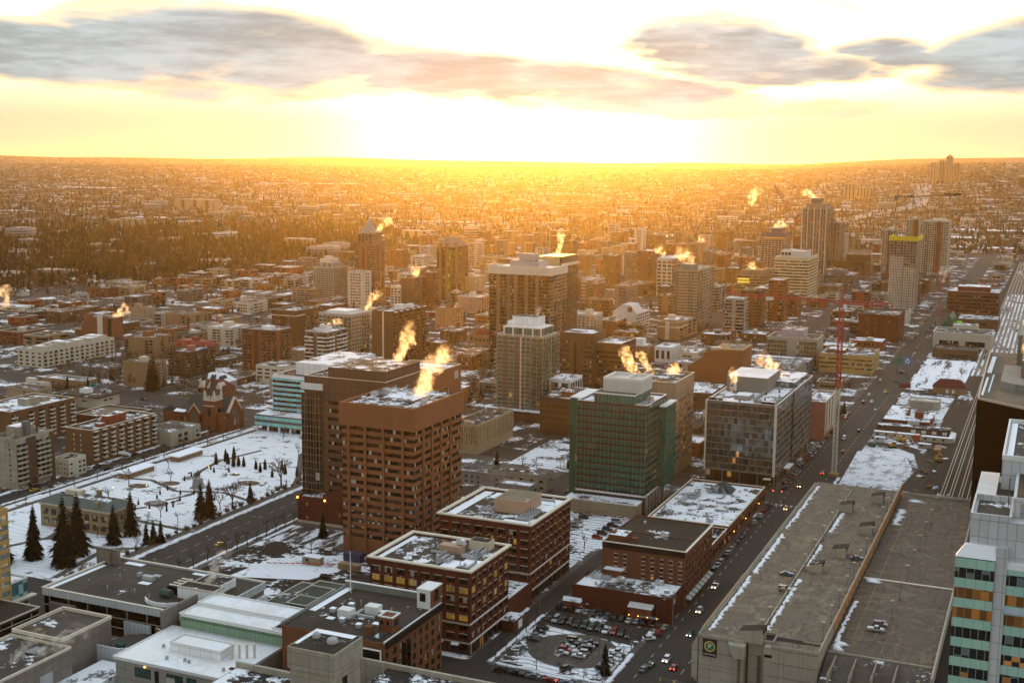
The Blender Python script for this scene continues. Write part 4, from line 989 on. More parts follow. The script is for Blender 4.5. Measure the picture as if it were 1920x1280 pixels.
b = Bld('office_building', 'narrow salmon-pink rendered building with cream pilasters past the silver glass block', 'building', x+2, y-1, h, 12, d, [PINK, COPE], E=F('x', 1), N=F('wwww', 5, g=3.5, top=1.5, wf=.5, hf=.7, pp=.3, pier=1, win=G_DARK), roof=R_SNOW, cope=COPE); b.units(4, 16)
x0 = -130
b = Bld('office_building', 'low white and grey block with spruces on its terrace beyond the pink building', 'building', -122, 772, 14, 30, 44, [GREYW], E=F('wwwwww', 3, win=G_DARK), N=F('wwwwwwww', 3, win=G_DARK), roof=R_HALF); b.units(8, 17)
# --- concrete-fin building and low cluster in front
x, y, h, w, d = T['conc_fin']
b = Bld('office_building', 'low beige office raised on columns with close concrete fins, right of the brick tower', 'office', x, y, h, w, d, [wall('fin concrete', (.36, .28, .17), .85, .12)], E=F('w'*12, 3, g=5.5, top=.6, wf=.46, hf=.86, sill=.08, pp=.4, win=G_WARM), N=F('w'*26, 3, g=5.5, top=.6, wf=.46, hf=.86, sill=.08, pp=.4, win=G_DARK), roof=R_GRAV)
b.units(6, 18); b.pent(2, 40, 6, 44, 3, TAN)
x, y, h, w, d = T['lowA']
b = Bld('low_building', 'low grey building with a snow-covered end roof right of the brick tower', 'building', x+9, y, 6, 27, 12, [GREYW], E=F('xwwwxxww', 2, g=.3, top=.6, wf=.4, hf=.4, win=G_DARK), roof=R_SNOW); b.units(2, 19)
b = Bld('low_building', 'low grey-brown flat-roofed building with white corner sign near the small park', 'building', x+30, y+2, 7.5, 32, 9, [BEIGEC], E=F('wwwwww', 2, g=.3, top=.8, wf=.4, hf=.4, win=G_DARK), N=F('xww', 1, win=G_SHOP), roof=R_GRAV); b.units(3, 20)
b = Bld('low_building', 'small snowy-roofed shop in front of the grey-brown building beside the snow lot', 'shop', x+27, y-11, 5, 17, 9, [GREYW], E=F('wwww', 1, g=.6, top=1, win=G_DARK), N=F('ww', 1, g=.4, win=G_SHOP), roof=R_SNOW)
x, y, h, w, d = T['dark_off']
b = Bld('office_building', 'dark brown office with gold-tinted ribbon windows left of the green glass tower', 'office', x+4, y, h, w+6, d+14, [BROWN_D], E=F('w', 4, g=4.5, top=2.6, hf=.55, sill=.25, rib=True, pw=0, win=winm('gold tint', (.12, .07, .02), 2, .1, .0, metal=.5, litcol=(1, .45, .06), ls=.15)), N=F('w', 4, g=4.5, top=2.6, hf=.55, rib=True, pw=0, win=G_DARK), roof=R_HALF); b.pent(6, 8, 18, 26, 3.4, BRICK_M, R_HALF); b.units(7, 21)
# --- glass condo tower
x, y, h, w, d = T['condo_glass']
CP = wall('pale green frame', (.27, .29, .23), .7, .12)
b = Bld('condo_tower', 'slim condo tower of green glass and pale balconies with white stepped penthouse, centre of view', 'condominium', x, y, h-2, w, d, [CP, wall('plum panel', (.095, .08, .066), .8, .15)],
        E=F('wxwxwwbb', 19, g=3, top=.5, wf=.86, hf=.8, sill=.12, win=G_CONDO, solid=1, bal=bal(CP, G_CONDO), dep=1.3), N=F('bbwbb', 19, g=3, top=.5, wf=.86, hf=.8, sill=.12, win=G_CONDO, solid=1, bal=bal(CP, G_CONDO)), roof=R_GRAV, cope=COPEW)
h = b.h; mb = MB(); fh = (h-3.5)/19
for k in range(20): mb.box(-w-.1, -.16, 3+k*fh-.12, .1, -.03, 3+k*fh+.16)
b.add('floor_edges', mb, CP); b.add('white_pier', MB().box(-15.2, -.5, 2, -14.4, -.17, h), COPE)
s_ = MB()
for k in range(15): s_.box(-w-3.4, 3, 6+k*fh, -w-.02, 10, 6.3+k*fh).box(-w-3.4, 2.9, 6.3+k*fh, -w, 3, 7.3+k*fh)
b.add('side_balconies', s_, CP, kind='stuff')
p = b.pent(1.5, .2, 27, 20, 5.4, G_CONDO, None); m2 = MB()
for u in (1.4, 7, 13.5, 20.5, 26.6): m2.box(-u-.5, .0, h+.05, -u+.5, .18, h+5.5)
m2.box(-27.3, -.3, h+5.45, -1.2, 20.3, h+6.1); m2.obj('frame', COPEW, p)
b.pent(6, 5, 23, 18, 6, WHITEW, R_GRAV, z=h+6.1); b.pent(20, 4, 26, 12, 2.8, WHITEW, z=h+6.1); b.add('podium', MB().box(-w-6, -7, 0, 5, -.04, 6.5), BROWN_D); b.add('podium_snow', MB().box(-w-5.5, -6.6, 6.5, 4.6, -.1, 6.7), R_SNOW)
x, y, h, w, d = T['loft']
b = Bld('loft_building', 'white-framed loft block with tall dark windows tucked behind the slim condo tower', 'apartments', x, y, h, 14, d, [WHITEW], E=F('bb', 6, win=G_CONDO, bal=bal(WHITEW, G_CONDO)), N=F('wwwww', 3, g=1, top=1, wf=.84, hf=.9, sill=.05, win=G_DARK), roof=R_SNOW); b.units(3, 22)
# ================================================================ apartment blocks around the park
def slab(key, name, label, cat, m, E, N, roof, cope=None, **kw):
    x, y, h, w, d = T[key]; units = kw.pop('units', 3)
    b = Bld(name, label, cat, x, y, h, w, d, m if isinstance(m, list) else [m], E=E, N=N, roof=roof, cope=cope, **kw)
    if units: b.units(units, 40)
    return b
APT = 'apartments'
BR1 = wall('apartment brick', (.14, .075, .042), .85, .16, .5)
b = slab('A1', 'apartment_block', 'six-storey brown apartment block with rust-red roof house and satellite dish facing the park', APT, BR1,
         F('xxwxwxxx', 5, g=3.5, top=1.2, wf=.55, hf=.5, win=winm('stair window', (.35, .33, .27), 3, 0, .6), solid=0), F('bxbxbxbxbxbxbxb', 6, g=2.6, top=.8, wf=.96, win=G_DARK, bal=bal(STONE, CREAM), dep=1.3), R_HALF, COPE, units=5)
RUST = wall('rust render', (.22, .06, .03), .85, .15)
b.pent(5, 18, 12, 32, 4.6, RUST, R_SNOW); b.pent(4, 11, 8, 15, 1.8, RUST, R_SNOW)
dm = MB(); rings = []
for k in range(5):
    t = k/4*1.0; rings.append([(1.7*math.sin(t)*math.cos(a*.6283), 1.7*math.sin(t)*math.sin(a*.6283), .9*(1-math.cos(t))) for a in range(10)])
dm.loft(rings[1:]); do = b.add('satellite_dish', dm, COPEW); do.location = (-6, 13, b.h+4.0); do.rotation_euler = (0, R(-60), 0); b.add('dish_mast', MB().cyl(-6, 13, b.h+1.8, b.h+4, .12), GALV)
for k in range(8): b.add('roof_lip', MB().box(.05, .8+k*6.6, b.h-.1, 1.5, 3.9+k*6.6, b.h+.25), COPE)
b.add('entrance_canopy', MB().loft([[(1, 19+1.3*math.cos(t), 2.6+1.3*math.sin(t)) for t in (0, .8, 1.57, 2.3, 3.14)], [(7, 19+1.3*math.cos(t), 2.6+1.3*math.sin(t)) for t in (0, .8, 1.57, 2.3, 3.14)]]), COPEW)
b = slab('A2', 'apartment_block', 'seven-storey brown balcony block with pale concrete roof house, behind the dish-topped block', APT, BR1, F('xxwx', 6, win=G_RES),
         F('bxxbxbxbxbxb', 7, g=2.6, top=.9, wf=.95, win=G_DARK, bal=bal(STONE, CREAM), dep=1.3), R_SNOW, COPE, units=4); b.pent(8, 20, 15, 30, 4, CONC, R_SNOW); b.pent(9, 33, 15, 39, 2.6, TAN, R_SNOW)
b = slab('A3', 'apartment_block', 'concrete and brick balcony tower left of the small white house', APT, CONC, F('xwxxwx', 8, g=3, wf=.4, hf=.4, win=G_DARK),
         F('bbxxbbbx', 8, g=3, top=2, wf=.96, win=G_DARK, bal=bal(BEIGEC, BEIGEC), dep=1.4), R_GRAV, units=4)
b.add('brick_strip', MB().box(.02, 6.6, 0, .5, 12.6, b.h), BROWN_D); b.add('brick_strip', MB().box(.02, 21.8, 0, .5, 24.7, b.h), BROWN_D); b.pent(4, 6, 12, 16, 5, CONC, R_SNOW); b.pent(2, 9, 5, 12, 7.5, GREYD); b.add('chimney_pipe', MB().cyl(-3, 17, b.h, b.h+3, .35), BLACKM)
b = slab('white_house', 'white_walk_up', 'small white three-storey walk-up with dark flat roof beside the brown block', 'house', CREAM, F('wwwww', 3, g=.6, top=.9, wf=.35, hf=.5, win=G_RES), F('wxww', 3, g=.6, top=.9, wf=.6, hf=.5, win=G_RES), R_DARK, units=1)
b = slab('hall', 'community_hall', 'low hall with broad overhanging flat brown roof behind the apartment blocks', 'hall', CREAM, F('xwxwx', 1, wf=.7, hf=.5, win=G_DARK), F('xwwx', 1, hf=.5, win=G_DARK), None, units=0)
b.add('overhanging_roof', MB().box(-b.w-2, -2, b.h+.9, 2, b.d+2, b.h+1.7), R_DARK); b.pent(14, 6, 20, 12, 3, WHITEW, R_SNOW, z=b.h+1.7); b.units(4, 41, b.h+1.75)
slab('beige_flat', 'apartment_block', 'plain beige walk-up with grey roof near the left edge', APT, TAN, F('xxxwwx', 3, win=G_RES), F('xwwx', 3, win=G_RES), R_GRAV)
b = slab('teal_flat', 'walk_up', 'low walk-up with bright turquoise balcony end and snowy roof', APT, TANB, F('xwxwxw', 3, g=.5, win=G_RES), F('bb', 3, g=.5, win=G_RES, bal=bal(wall('turquoise', (.10, .36, .32)), wall('turquoise', (.10, .36, .32)))), R_SNOW, COPEW)
slab('flat3', 'walk_up', 'low grey walk-up with partly snowy roof behind the turquoise-ended one', APT, GREYD, F('xwxwxw', 3, g=.5, win=G_RES), F('wwww', 3, g=.5, win=G_RES), R_HALF)
b = slab('tan_slab', 'apartment_block', 'tan brick slab of flats with spruces at its foot, left of the church', APT, TANB, F('xxxxxx', 5), F('bxwbwx', 6, wf=.7, win=G_RES, bal=bal(BEIGEC, BEIGEC)), R_GRAV); b.pent(8, 4, 13, 9, 4, CREAM)
b = slab('slope_brick', 'office_building', 'brown-red brick block with sloping side and a white vertical stripe', 'office', wall('rust brick', (.22, .085, .05), .85, .1, .5), F('xxxx', 1), F('xxxw', 4, wf=.5, win=G_DARK), R_GRAV)
b.add('white_stripe', MB().box(-20, -.4, 0, -14, -.01, b.h+2.5), COPE); b.add('dark_strip', MB().box(-8, -.2, 1, -4, -.01, b.h-.5), BLACKM)
m = MB(); m.loft([[(-b.w-9, 0, 0), (-b.w-.02, 0, 0), (-b.w-.02, 0, b.h)], [(-b.w-9, b.d, 0), (-b.w-.02, b.d, 0), (-b.w-.02, b.d, b.h)]]); b.add('sloping_side', m, wall('rust brick', (0, 0, 0)))
b = slab('cream_row', 'terraced_flats', 'stepped white stucco terrace of flats with many small roof levels', APT, CREAM, F('wwww', 4, g=.5, wf=.5, win=G_RES), F('bwbwwbwbwwbwbw', 4, g=.5, wf=.6, win=G_RES, bal=bal(CREAM, CREAM)), R_HALF, units=6)
for k in range(6): b.pent(1+(k % 2)*3, 2+k*13, 12+(k % 3)*4, 11+k*13, 3, CREAM, R_SNOW)
b = slab('brown_apt', 'apartment_block', 'brown brick balcony block with orange-brown roof house, left of the red-roofed one', APT, TANB, F('bxxxxb', 5, wf=.9, win=G_RES, bal=bal(CREAM, BROWN)), F('bxxbxb', 5, win=G_RES, bal=bal(CREAM, BROWN)), R_HALF); b.pent(8, 10, 14, 17, 4.5, BRICK_O)
b = slab('red_roof', 'apartment_block', 'dark brown balcony block with snowy rim and small pink roof house', APT, BROWN_D, F('bbxb', 6, win=G_RES, bal=bal(BEIGEC, BROWN)), F('xbxbb', 6, win=G_RES, bal=bal(BEIGEC, BROWN)), R_HALF); b.pent(6, 9, 11, 14, 4, PINK)
x, y, h, w, d = T['red_tile']
b = Bld('red_roofed_building', 'brick apartment house with bright red pitched roofs', APT, x, y, 9, w, d+6, [TANB], E=F('wwxwwxww', 3, wf=.45, win=G_RES), N=F('wwxww', 3, wf=.45, win=G_RES), par=0)
rm = MB(); hip(rm, -w, 0, 0, d+6, 9.01, 13, 4.4, 0, .5); b.add('roof', rm, REDR); g2 = MB()
for u in (-w+5, -w/2-3, -8): gable(g2, u, -1, u+7, 5, 9.2, 12, 1, 0, .1)
b.add('dormer', g2, REDR); b.add('tower_stub', MB().box(-18, 6, 12, -13, 10, 16), REDR)
b = slab('tan_b', 'apartment_block', 'pinkish-tan block of flats with blank end wall, far left beyond the white terrace', APT, TAN, F('xxxxxx', 1), F('wxwxw', 5, wf=.4, win=G_RES), R_GRAV); b.pent(8, 2, 14, 8, 5, TAN)
b = slab('tan_c', 'apartment_block', 'tan brick balcony block beyond the red-roofed building', APT, TANB, F('xxxbb', 6, win=G_RES, bal=bal(CREAM, BROWN)), F('xbxbb', 6, win=G_RES, bal=bal(CREAM, BROWN)), R_GRAV)
b = slab('cream_t', 'apartment_block', 'cream apartment block with round roof drum and dark balcony strips', APT, CREAM, F('xbbxb', 5, wf=.9, win=G_DARK, bal=bal(CREAM, CREAM)), F('bxbxb', 5, win=G_DARK, bal=bal(CREAM, CREAM)), R_SNOW, COPEW); b.add('roof_drum', MB().cyl(-8, 8, b.h, b.h+5, 2.4, 2.4, 14), CREAM); b.pent(10, 14, 17, 22, 4, CREAM)
b = slab('B1', 'apartment_tower', 'dark apartment tower with two rusty brick stripes and balconies behind the church', APT, BROWN_D, F('bbxxbbb', 13, g=3, win=G_RES, bal=bal(GREYW, BRICK_M)), F('xxbbb', 13, g=3, win=G_RES, bal=bal(GREYW, BRICK_M)), R_HALF, COPEW); b.pent(8, 4, 15, 12, 3, WHITEW, R_SNOW)
for u in (21.5, 14.8): b.add('brick_stripe', MB().box(-u, -.5, 0, -u+2.6, -.02, b.h+.3), RUST)
b.add('brick_stripe', MB().box(.02, 1, 0, .4, 5, b.h+.3), RUST)
b = slab('B2', 'apartment_tower', 'dark brown slab with cream-framed roof terrace behind the striped tower', APT, BROWN_D, F('xbxbx', 11, g=3, top=3, win=G_RES, bal=bal(GREYW, BROWN)), F('xxbbxbb', 11, g=3, top=3, win=G_RES, bal=bal(GREYW, BROWN)), R_HALF, CREAM); b.add('frame', MB().box(-b.w-.3, -.6, b.h-4, .3, -.05, b.h-3.2).box(.05, 0, b.h-4, .6, 14, b.h-3.2), CREAM)
slab('B3', 'parking_block', 'plain beige low block with panel joints beside the white banded tower', 'building', wall('joint beige', (.3, .24, .17), .85, .14, 0, (5, 3.4)), F('wxwxw', 4, wf=.2, hf=.3, win=G_DARK), None, R_SNOW, COPE)
b = slab('B4', 'apartment_tower', 'white-banded tower with continuous white balcony rails above the teal-banded office', APT, [GREYD, CREAM], F('bbxbb', 9, g=2, top=.6, wf=1, win=G_RES, bal=bal(WHITEW, WHITEW), dep=1.5), F('bbxbbb', 9, g=2, top=.6, wf=1, win=G_RES, bal=bal(WHITEW, WHITEW), dep=1.5), R_SNOW, COPEW); b.pent(5, 4, 14, 16, 3.5, WHITEW, R_HALF); b.add('roof_tank', MB().cyl(-9, 9, b.h+3.5, b.h+6, 2, 2, 12), WHITEW)
b = slab('B5', 'condo_tower', 'pale concrete condo with glassy bays and white snow-bright roof behind the white-banded tower', APT, [wall('pale concrete', (.36, .34, .29), .85, .14)], F('wwbbwwbb', 10, g=3, top=1, wf=.86, hf=.66, win=G_CONDO, bal=bal(CREAM, G_CONDO)), F('wwwwbbb', 10, g=3, top=1, wf=.8, hf=.6, win=G_CONDO, bal=bal(CREAM, G_CONDO)), R_WHITE, COPEW); b.pent(6, 4, 26, 22, 3, COPEW, R_WHITE)
b = slab('B6', 'apartment_tower', 'long dark brown slab with cream stripe and ranks of curved balconies, left of centre', APT, BROWN_D, F('xxwxxxx', 14, g=3, top=1, wf=.25, hf=.4, win=G_RES), F('bxbxbxbxbxb', 14, g=3, top=1, wf=.9, win=G_DARK, bal=bal(BROWN, BROWN), dep=1.6), R_HALF, None); b.add('cream_stripe', MB().box(-9.6, -.4, 2, -8.3, -.02, b.h+.5), COPE); b.pent(3, 20, 10, 27, 4, COPEW); b.pent(4, 36, 8, 42, 3, COPEW)
for k in range(6): b.add('roof_lip', MB().box(.05, 1+k*9.6, b.h, 1.8, 5+k*9.6, b.h+.4), SNOWT)
b = slab('B7', 'apartment_tower', 'small square dark tower of flats between the two tall towers left of centre', APT, BROWN, F('xwxx', 12, g=3, wf=.25, hf=.4, win=G_RES), F('xbbxb', 12, g=3, win=G_RES, bal=bal(TAN, BROWN)), R_GRAV, COPE); b.pent(3, 4, 9, 14, 3, BROWN)
b = Bld('apartment_block', 'white gridded block of flats squeezed left of the small square dark tower', APT, T['B7'][0]-12, T['B7'][1]+14, 28, 22, 18, [CREAM], E=F('wwwww', 8, wf=.7, hf=.6, win=G_WARM), roof=R_SNOW)

# ---- towers, centre left
x, y, h, w, d = T['C1']
b = Bld('office_tower', 'dark tower with faceted grey cap and a strip of glowing yellow-green glass', 'tower', x, y, 62, w, d, [wall('dark green brown', (.045, .045, .03), .7, .15)], E=F('wxwwx', 19, g=3, wf=.86, hf=.6, win=G_DARK), N=F('wxwxw', 19, g=3, wf=.86, hf=.6, win=G_DARK), par=0)
m = MB(); m.loft([[(-w, 0, 62.01), (0, 0, 62.01), (0, d, 62.01), (-w, d, 62.01)], [(-w+5, 4, 68), (-4, 4, 68), (-4, d-10, 68), (-w+5, d-10, 68)], [(-w*.55, 10, 74), (-w*.45, 10, 74), (-w*.45, 20, 74), (-w*.55, 20, 74)]]); b.add('cap', m, wall('grey cap', (.16, .14, .13)))
for (u0, u1) in ((-15.5, -12.6), (-7.4, -4)): b.add('red_pier', MB().box(u0, -1.2, 0, u1, -.03, 67), BRICK_O)
b.add('red_pier', MB().box(.03, 10, 0, 1, 16, 67), BRICK_O); b.add('lit_glass_strip', MB().box(-4, -.8, 6, -.6, -.03, 58), G_GOLD)
x, y, h, w, d = T['C2']
CT = wall('plum tower', (.15, .09, .075), .8, .15)
b = Bld('condo_tower', 'tall brown condo tower with steep grey pyramid roof and rim-lit balconies', 'condominium', x, y, 66, w, d-14, [CT], E=F('bbxwxbb', 22, g=4, wf=.94, hf=.7, win=G_RES, bal=bal(TAN, CT)), N=F('bbxbbxbb', 22, g=4, wf=.94, win=G_RES, bal=bal(TAN, CT)), par=.6, roof=R_HALF)
for u in (-16.5, -9.4): b.add('red_pier', MB().box(u, -.8, 0, u+2.8, -.02, 66), BRICK_O)
o = MB().box(-w+2.5, 2.5, 66.7, -2, d-18, 80).obj('upper_storeys', [CT], b.root); m = MB()
for k in range(5): m.box(-w+2, 2, 68.5+k*2.6, -1.5, d-17.5, 68.8+k*2.6)
m.obj('balcony_bands', TAN, o); m = MB()
for k in range(4): m.box(-w+4+k*4.6, 2.3, 69, -w+6.4+k*4.6, 2.48, 79)
m.obj('glazing', G_RES, o)
m = MB(); m.loft([[(-w+5, 5, 80.2), (-5, 5, 80.2), (-5, d-20, 80.2), (-w+5, d-20, 80.2)], [(-w/2-.2, d/2-8, 97), (-w/2+.2, d/2-8, 97), (-w/2+.2, d/2-7.6, 97), (-w/2-.2, d/2-7.6, 97)]])
m.loft([[(-w+2, 2, 80), (-1.6, 2, 80), (-1.6, d-17, 80), (-w+2, d-17, 80)], [(-w+4, 4, 82.5), (-4, 4, 82.5), (-4, d-19, 82.5), (-w+4, d-19, 82.5)]]); b.add('pyramid_roof', m, wall('lead roof', (.26, .25, .23), .6, .12))
for (px, py) in ((-w*.72, 2.2), (-w*.25, 2.2), (-1.9, 9)): b.add('round_dormer', MB().tube((px, py, 80.6), (px, py+1.6, 80.6), 2.2, 2.2, 14) if py < 5 else MB().tube((px-1.6, py, 80.6), (px, py, 80.6), 2.2, 2.2, 14), TAN)
b.add('finial', MB().cyl(-w/2, d/2-7.8, 97, 103, .2, .05), GALV)
x, y, h, w, d = T['C3']
GC = wall('grey green condo', (.32, .31, .27), .75, .12)
b = Bld('condo_tower', 'stepped grey-green condo tower left of the pyramid-roofed tower', 'condominium', x, y, 40, w, d, [GC], E=F('wbwwbbww', 14, g=2, wf=.8, hf=.66, win=G_CONDO, bal=bal(GC, GC)), N=F('wbbwbb', 14, g=2, wf=.8, hf=.66, win=G_CONDO, bal=bal(GC, GC)), roof=R_HALF, cope=COPE)
b.pent(3, 2, 24, 24, 5.5, GC, R_HALF); b.pent(5, 3, 20, 20, 4.5, COPE, None, z=45.6); b.pent(9, 6, 16, 14, 3, COPE, None, z=50.1)
for u in (5, 12, 20): b.add('glazed_bay', MB().box(-u-2, 1.4, 40.9, -u, 1.98, 45.5), G_CONDO)
b2_ = Bld('apartment_block', 'low beige ribbed block in front of the stepped grey-green tower', APT, x+1, y-46, 19, 26, 20, [TANB], E=F('bbbbb', 6, wf=.9, win=G_RES, bal=bal(BEIGEC, BEIGEC)), N=F('wwww', 6, wf=.5, win=G_RES), roof=R_GRAV); b2_.units(3, 43)
b = slab('C4', 'apartment_block', 'cream slab with one column of tiny windows, right of the yellow-strip tower', APT, wall('sand stucco', (.42, .35, .22), .85, .1), F('xxxwx', 9, wf=.2, hf=.3, win=G_RES), F('bwbwbw', 9, win=G_RES, bal=bal(TAN, CREAM)), R_SNOW); b.pent(4, 6, 10, 14, 4, CREAM); 
b = slab('C5', 'apartment_block', 'square orange-tan apartment block with dark corner tower', APT, wall('orange stucco', (.36, .19, .10), .85, .1), F('xwwxx', 6, g=2, wf=.3, hf=.35, win=G_RES), F('wwbw', 6, g=2, wf=.5, win=G_RES, bal=bal(TAN, TAN)), R_SNOW); b.pent(2, 3, 8, 9, 5, BROWN)
b = slab('C6', 'apartment_block', 'pinkish block with cream roof tank just left of the wide concrete condo', APT, wall('pink stucco', (.34, .23, .18), .85, .1), F('xxwx', 6, wf=.25, hf=.3, win=G_RES), F('wbwb', 6, win=G_RES, bal=bal(TAN, TAN)), R_SNOW, COPEW); b.pent(10, 8, 15, 14, 5, CREAM)
# stone school with red roofs
cx, cy = -440, 985
t = thing('stone_school', 'old sandstone school with steep red and slate gables left of the wide concrete condo', 'school', (cx, cy, 0)); FOOT.append((cx-34, cy, cx, cy+30))
MB().box(-34, 0, 0, 0, 22, 9).box(-26, -5, 0, -8, 0-.02, 10).obj('wall', TANB, t); m = MB(); hip(m, -34, 0, 0, 22, 9, 14, 8); m.obj('roof', SLATE, t)
m = MB(); gable(m, -26, -5, -16, 6, 10.02, 16, 1); gable(m, -15, -5, -8, 6, 10.02, 15, 1); m.obj('gable', REDR, t)
for k in range(9): link('window', winmesh(1.4, 2.2, G_RES), t, (-32+k*3.6, -.08 if not (1 < k < 7) else -5.1, 4))
b = Bld('yellow_house', 'small bright yellow building beside the stone school', 'building', -418, 1055, 12, 12, 14, [YELLOW], E=F('www', 3, wf=.5, win=G_RES), N=F('www', 3, wf=.5, win=G_RES), roof=R_GRAV)

# ---- towers, centre
x, y, h, w, d = T['D1']
b = Bld('condo_tower', 'wide tall tan condo tower with thick pale roof band behind the slim condo', 'condominium', x, y, h, w, d, [wall('olive tan concrete', (.21, .16, .105), .85, .14)], E=F('bbxbbxbxbbxbbxbbb', 26, g=3, top=5, wf=1, win=G_DARK, bal=bal(wall('slab edge', (.22, .17, .115)), wall('rail brown', (.05, .036, .026))), dep=1.2), N=F('wbwb', 26, g=3, top=5, wf=.9, hf=.5, win=G_RES, bal=bal(wall('slab edge', (0, 0, 0)), TAN)), par=.5, roof=R_SNOW)
b.add('roof_band', MB().box(-w-.9, -1.6, h-4.6, 1.6, -.03, h+1.6).box(.03, -.0, h-4.6, 1.6, d+.5, h+1.6), COPE); b.pent(12, 6, 36, 24, 5.5, wall('lilac grey', (.40, .37, .36), .8, .08), R_HALF); b.pent(17, 8, 29, 20, 5, wall('lilac grey', (0, 0, 0)), R_HALF, z=h+5.6)
x, y, h, w, d = T['D2']
b = Bld('apartment_tower', 'round-cornered dark tower with broad cream panel up its face and dark crown', APT, x, y, h-6, w, d, [BROWN_D], E=F('xxxxx', 1), N=F('wwwww', 24, g=3, top=4, wf=.5, hf=.5, win=G_RES), par=0, roof=R_GRAV)
b.add('cream_panel', MB().box(-w+2, -1.2, 0, -1.5, -.02, h-.5), wall('cream panel', (.44, .38, .22), .85, .08)); b.add('dark_strip', MB().box(-11.5, -1.35, 4, -9.3, -1.21, h-13), BLACKM)
b.add('crown', MB().box(-w, .3, h-5.9, -w+3.5, d-.3, h).box(-w+3.5, 4, h-5.9, -.3, d-.3, h), plain('crown', (.03, .028, .03), .5)); b.add('belt', MB().box(.02, .3, h-8.4, 1.2, d, h-6), COPE)
b = slab('D3', 'office_building', 'pale banded office with cream stripes right of the round-cornered dark tower', 'office', [BROWN, CREAM], F('xwwx', 6, g=4, hf=.5, rib=True, pw=0, win=G_DARK, band=1), F('xxwww', 6, g=4, hf=.5, rib=True, pw=0, win=G_DARK, band=1), R_HALF)
x, y, h, w, d = T['D4']
b = Bld('apartment_block', 'white block with stepped gable silhouette and dark balcony slots', APT, x, y, 22, w, d, [wall('white stucco', (.55, .53, .49), .85, .08)], E=F('xxwxxxxx', 5, wf=.4, hf=.25, win=G_DARK), N=F('bbbbbb', 6, wf=.9, win=G_DARK, bal=bal(COPEW, COPEW)), par=.5, roof=R_SNOW)
m = MB(); r1 = [(-w, .1, 22.51), (-w, .1, 23), (-w+9, .1, 30), (-6, .1, 30), (-3, .1, 26), (0, .1, 22.51)]; m.loft([r1, [(a_, d*.6, c_) for a_, b_, c_ in r1]]); b.add('gable_storeys', m, wall('white stucco', (0, 0, 0))); b.add('recess', MB().box(-9, -.05, 23.5, -4.5, .08, 28), BROWN_D)
b = slab('D5', 'apartment_block', 'dark brown five-storey slab with flat snowy roof in front of the white gabled block', APT, BROWN, F('wxwxw', 5, wf=.4, win=G_RES), F('bbbbbbbbb', 5, wf=.9, win=G_DARK, bal=bal(BROWN, BROWN)), R_SNOW, COPE); b.pent(4, 6, 9, 12, 4, TAN)
b = slab('D6', 'apartment_block', 'cream flats with tiny windows and square roof tower right of the slim condo', APT, CREAM, F('bwwbww', 6, wf=.6, hf=.45, win=G_RES, bal=bal(CREAM, CREAM)), F('bxwxb', 6, wf=.6, win=G_RES, bal=bal(CREAM, CREAM)), R_SNOW, COPE); b.pent(5, 6, 11, 12, 5, CREAM)
x, y, h, w, d = T['D7']
b = Bld('office_tower', 'dark brown brick office with slit windows behind the green glass tower', 'office', x, y, h, w, 26, [BROWN_D], E=F('wwxxxww', 10, g=5, top=4, hf=.35, rib=True, pw=0, win=G_DARK), N=F('xxx', 1), roof=R_SNOW); b.add('dark_slot', MB().box(-14, -.3, 5, -12, -.02, h-6), BLACKM)
b2_ = Bld('office_building', 'lower dark brown wing with snowy roof joined to the dark brick office', 'office', x+18, y+8, h-7, 17.8, 34, [BROWN_D], E=F('ww', 8, g=5, top=4, hf=.4, rib=True, pw=0, win=G_DARK), N=F('wwww', 8, g=5, top=4, hf=.4, rib=True, pw=.5, win=G_DARK), roof=R_SNOW, cope=COPE)
b = slab('D8', 'office_building', 'low beige office with small square windows right of the dark brick office', 'office', TANB, F('w'*9, 3, g=1, top=2, wf=.4, hf=.4, win=G_DARK), F('wwww', 3, wf=.4, hf=.4, win=G_DARK), R_HALF); b.pent(6, 6, 14, 14, 6, WHITEW, R_SNOW)
b = Bld('office_building', 'white-columned low office beside the small-windowed beige one', 'office', T['D8'][0]+18, T['D8'][1]+6, 12, 14, 26, [COPEW], E=F('www', 1, g=.5, top=2, wf=.6, hf=.9, win=G_DARK, pp=.4), N=F('w'*8, 1, g=.5, top=2, wf=.5, hf=.9, sill=.03, pp=.5, win=G_DARK), roof=R_SNOW, cope=COPEW)
b = Bld('office_building', 'dark brown three-storey block with snow-edged windows beyond the tan office', 'office', -240, 842, 12, 40, 22, [BROWN], E=F('w'*8, 3, wf=.6, hf=.5, win=G_RES), N=F('wwwww', 3, win=G_RES), roof=R_HALF); b.units(6, 44)
b = Bld('store', 'broad store with thickly snow-covered cluttered roof before the windowless brown block', 'store', -200, 786, 10, 34, 44, [BROWN_D], E=F('xwwx', 1, win=G_SHOP), roof=R_SNOW); b.units(14, 45)
b = Bld('parking_garage', 'low yellow garage block behind the windowless brown building', 'garage', -178, 905, 10, 46, 44, [YELLOW], E=F('xxwwxx', 2, win=G_DARK), N=F('wwwwww', 2, win=G_DARK), roof=R_HALF); b.units(6, 46)
b = Bld('warehouse', 'blue-grey shed with snowy roof behind the yellow garage', 'warehouse', -168, 958, 9, 48, 26, [wall('blue grey', (.10, .13, .17), .7)], E=F('xx', 1), roof=R_SNOW)
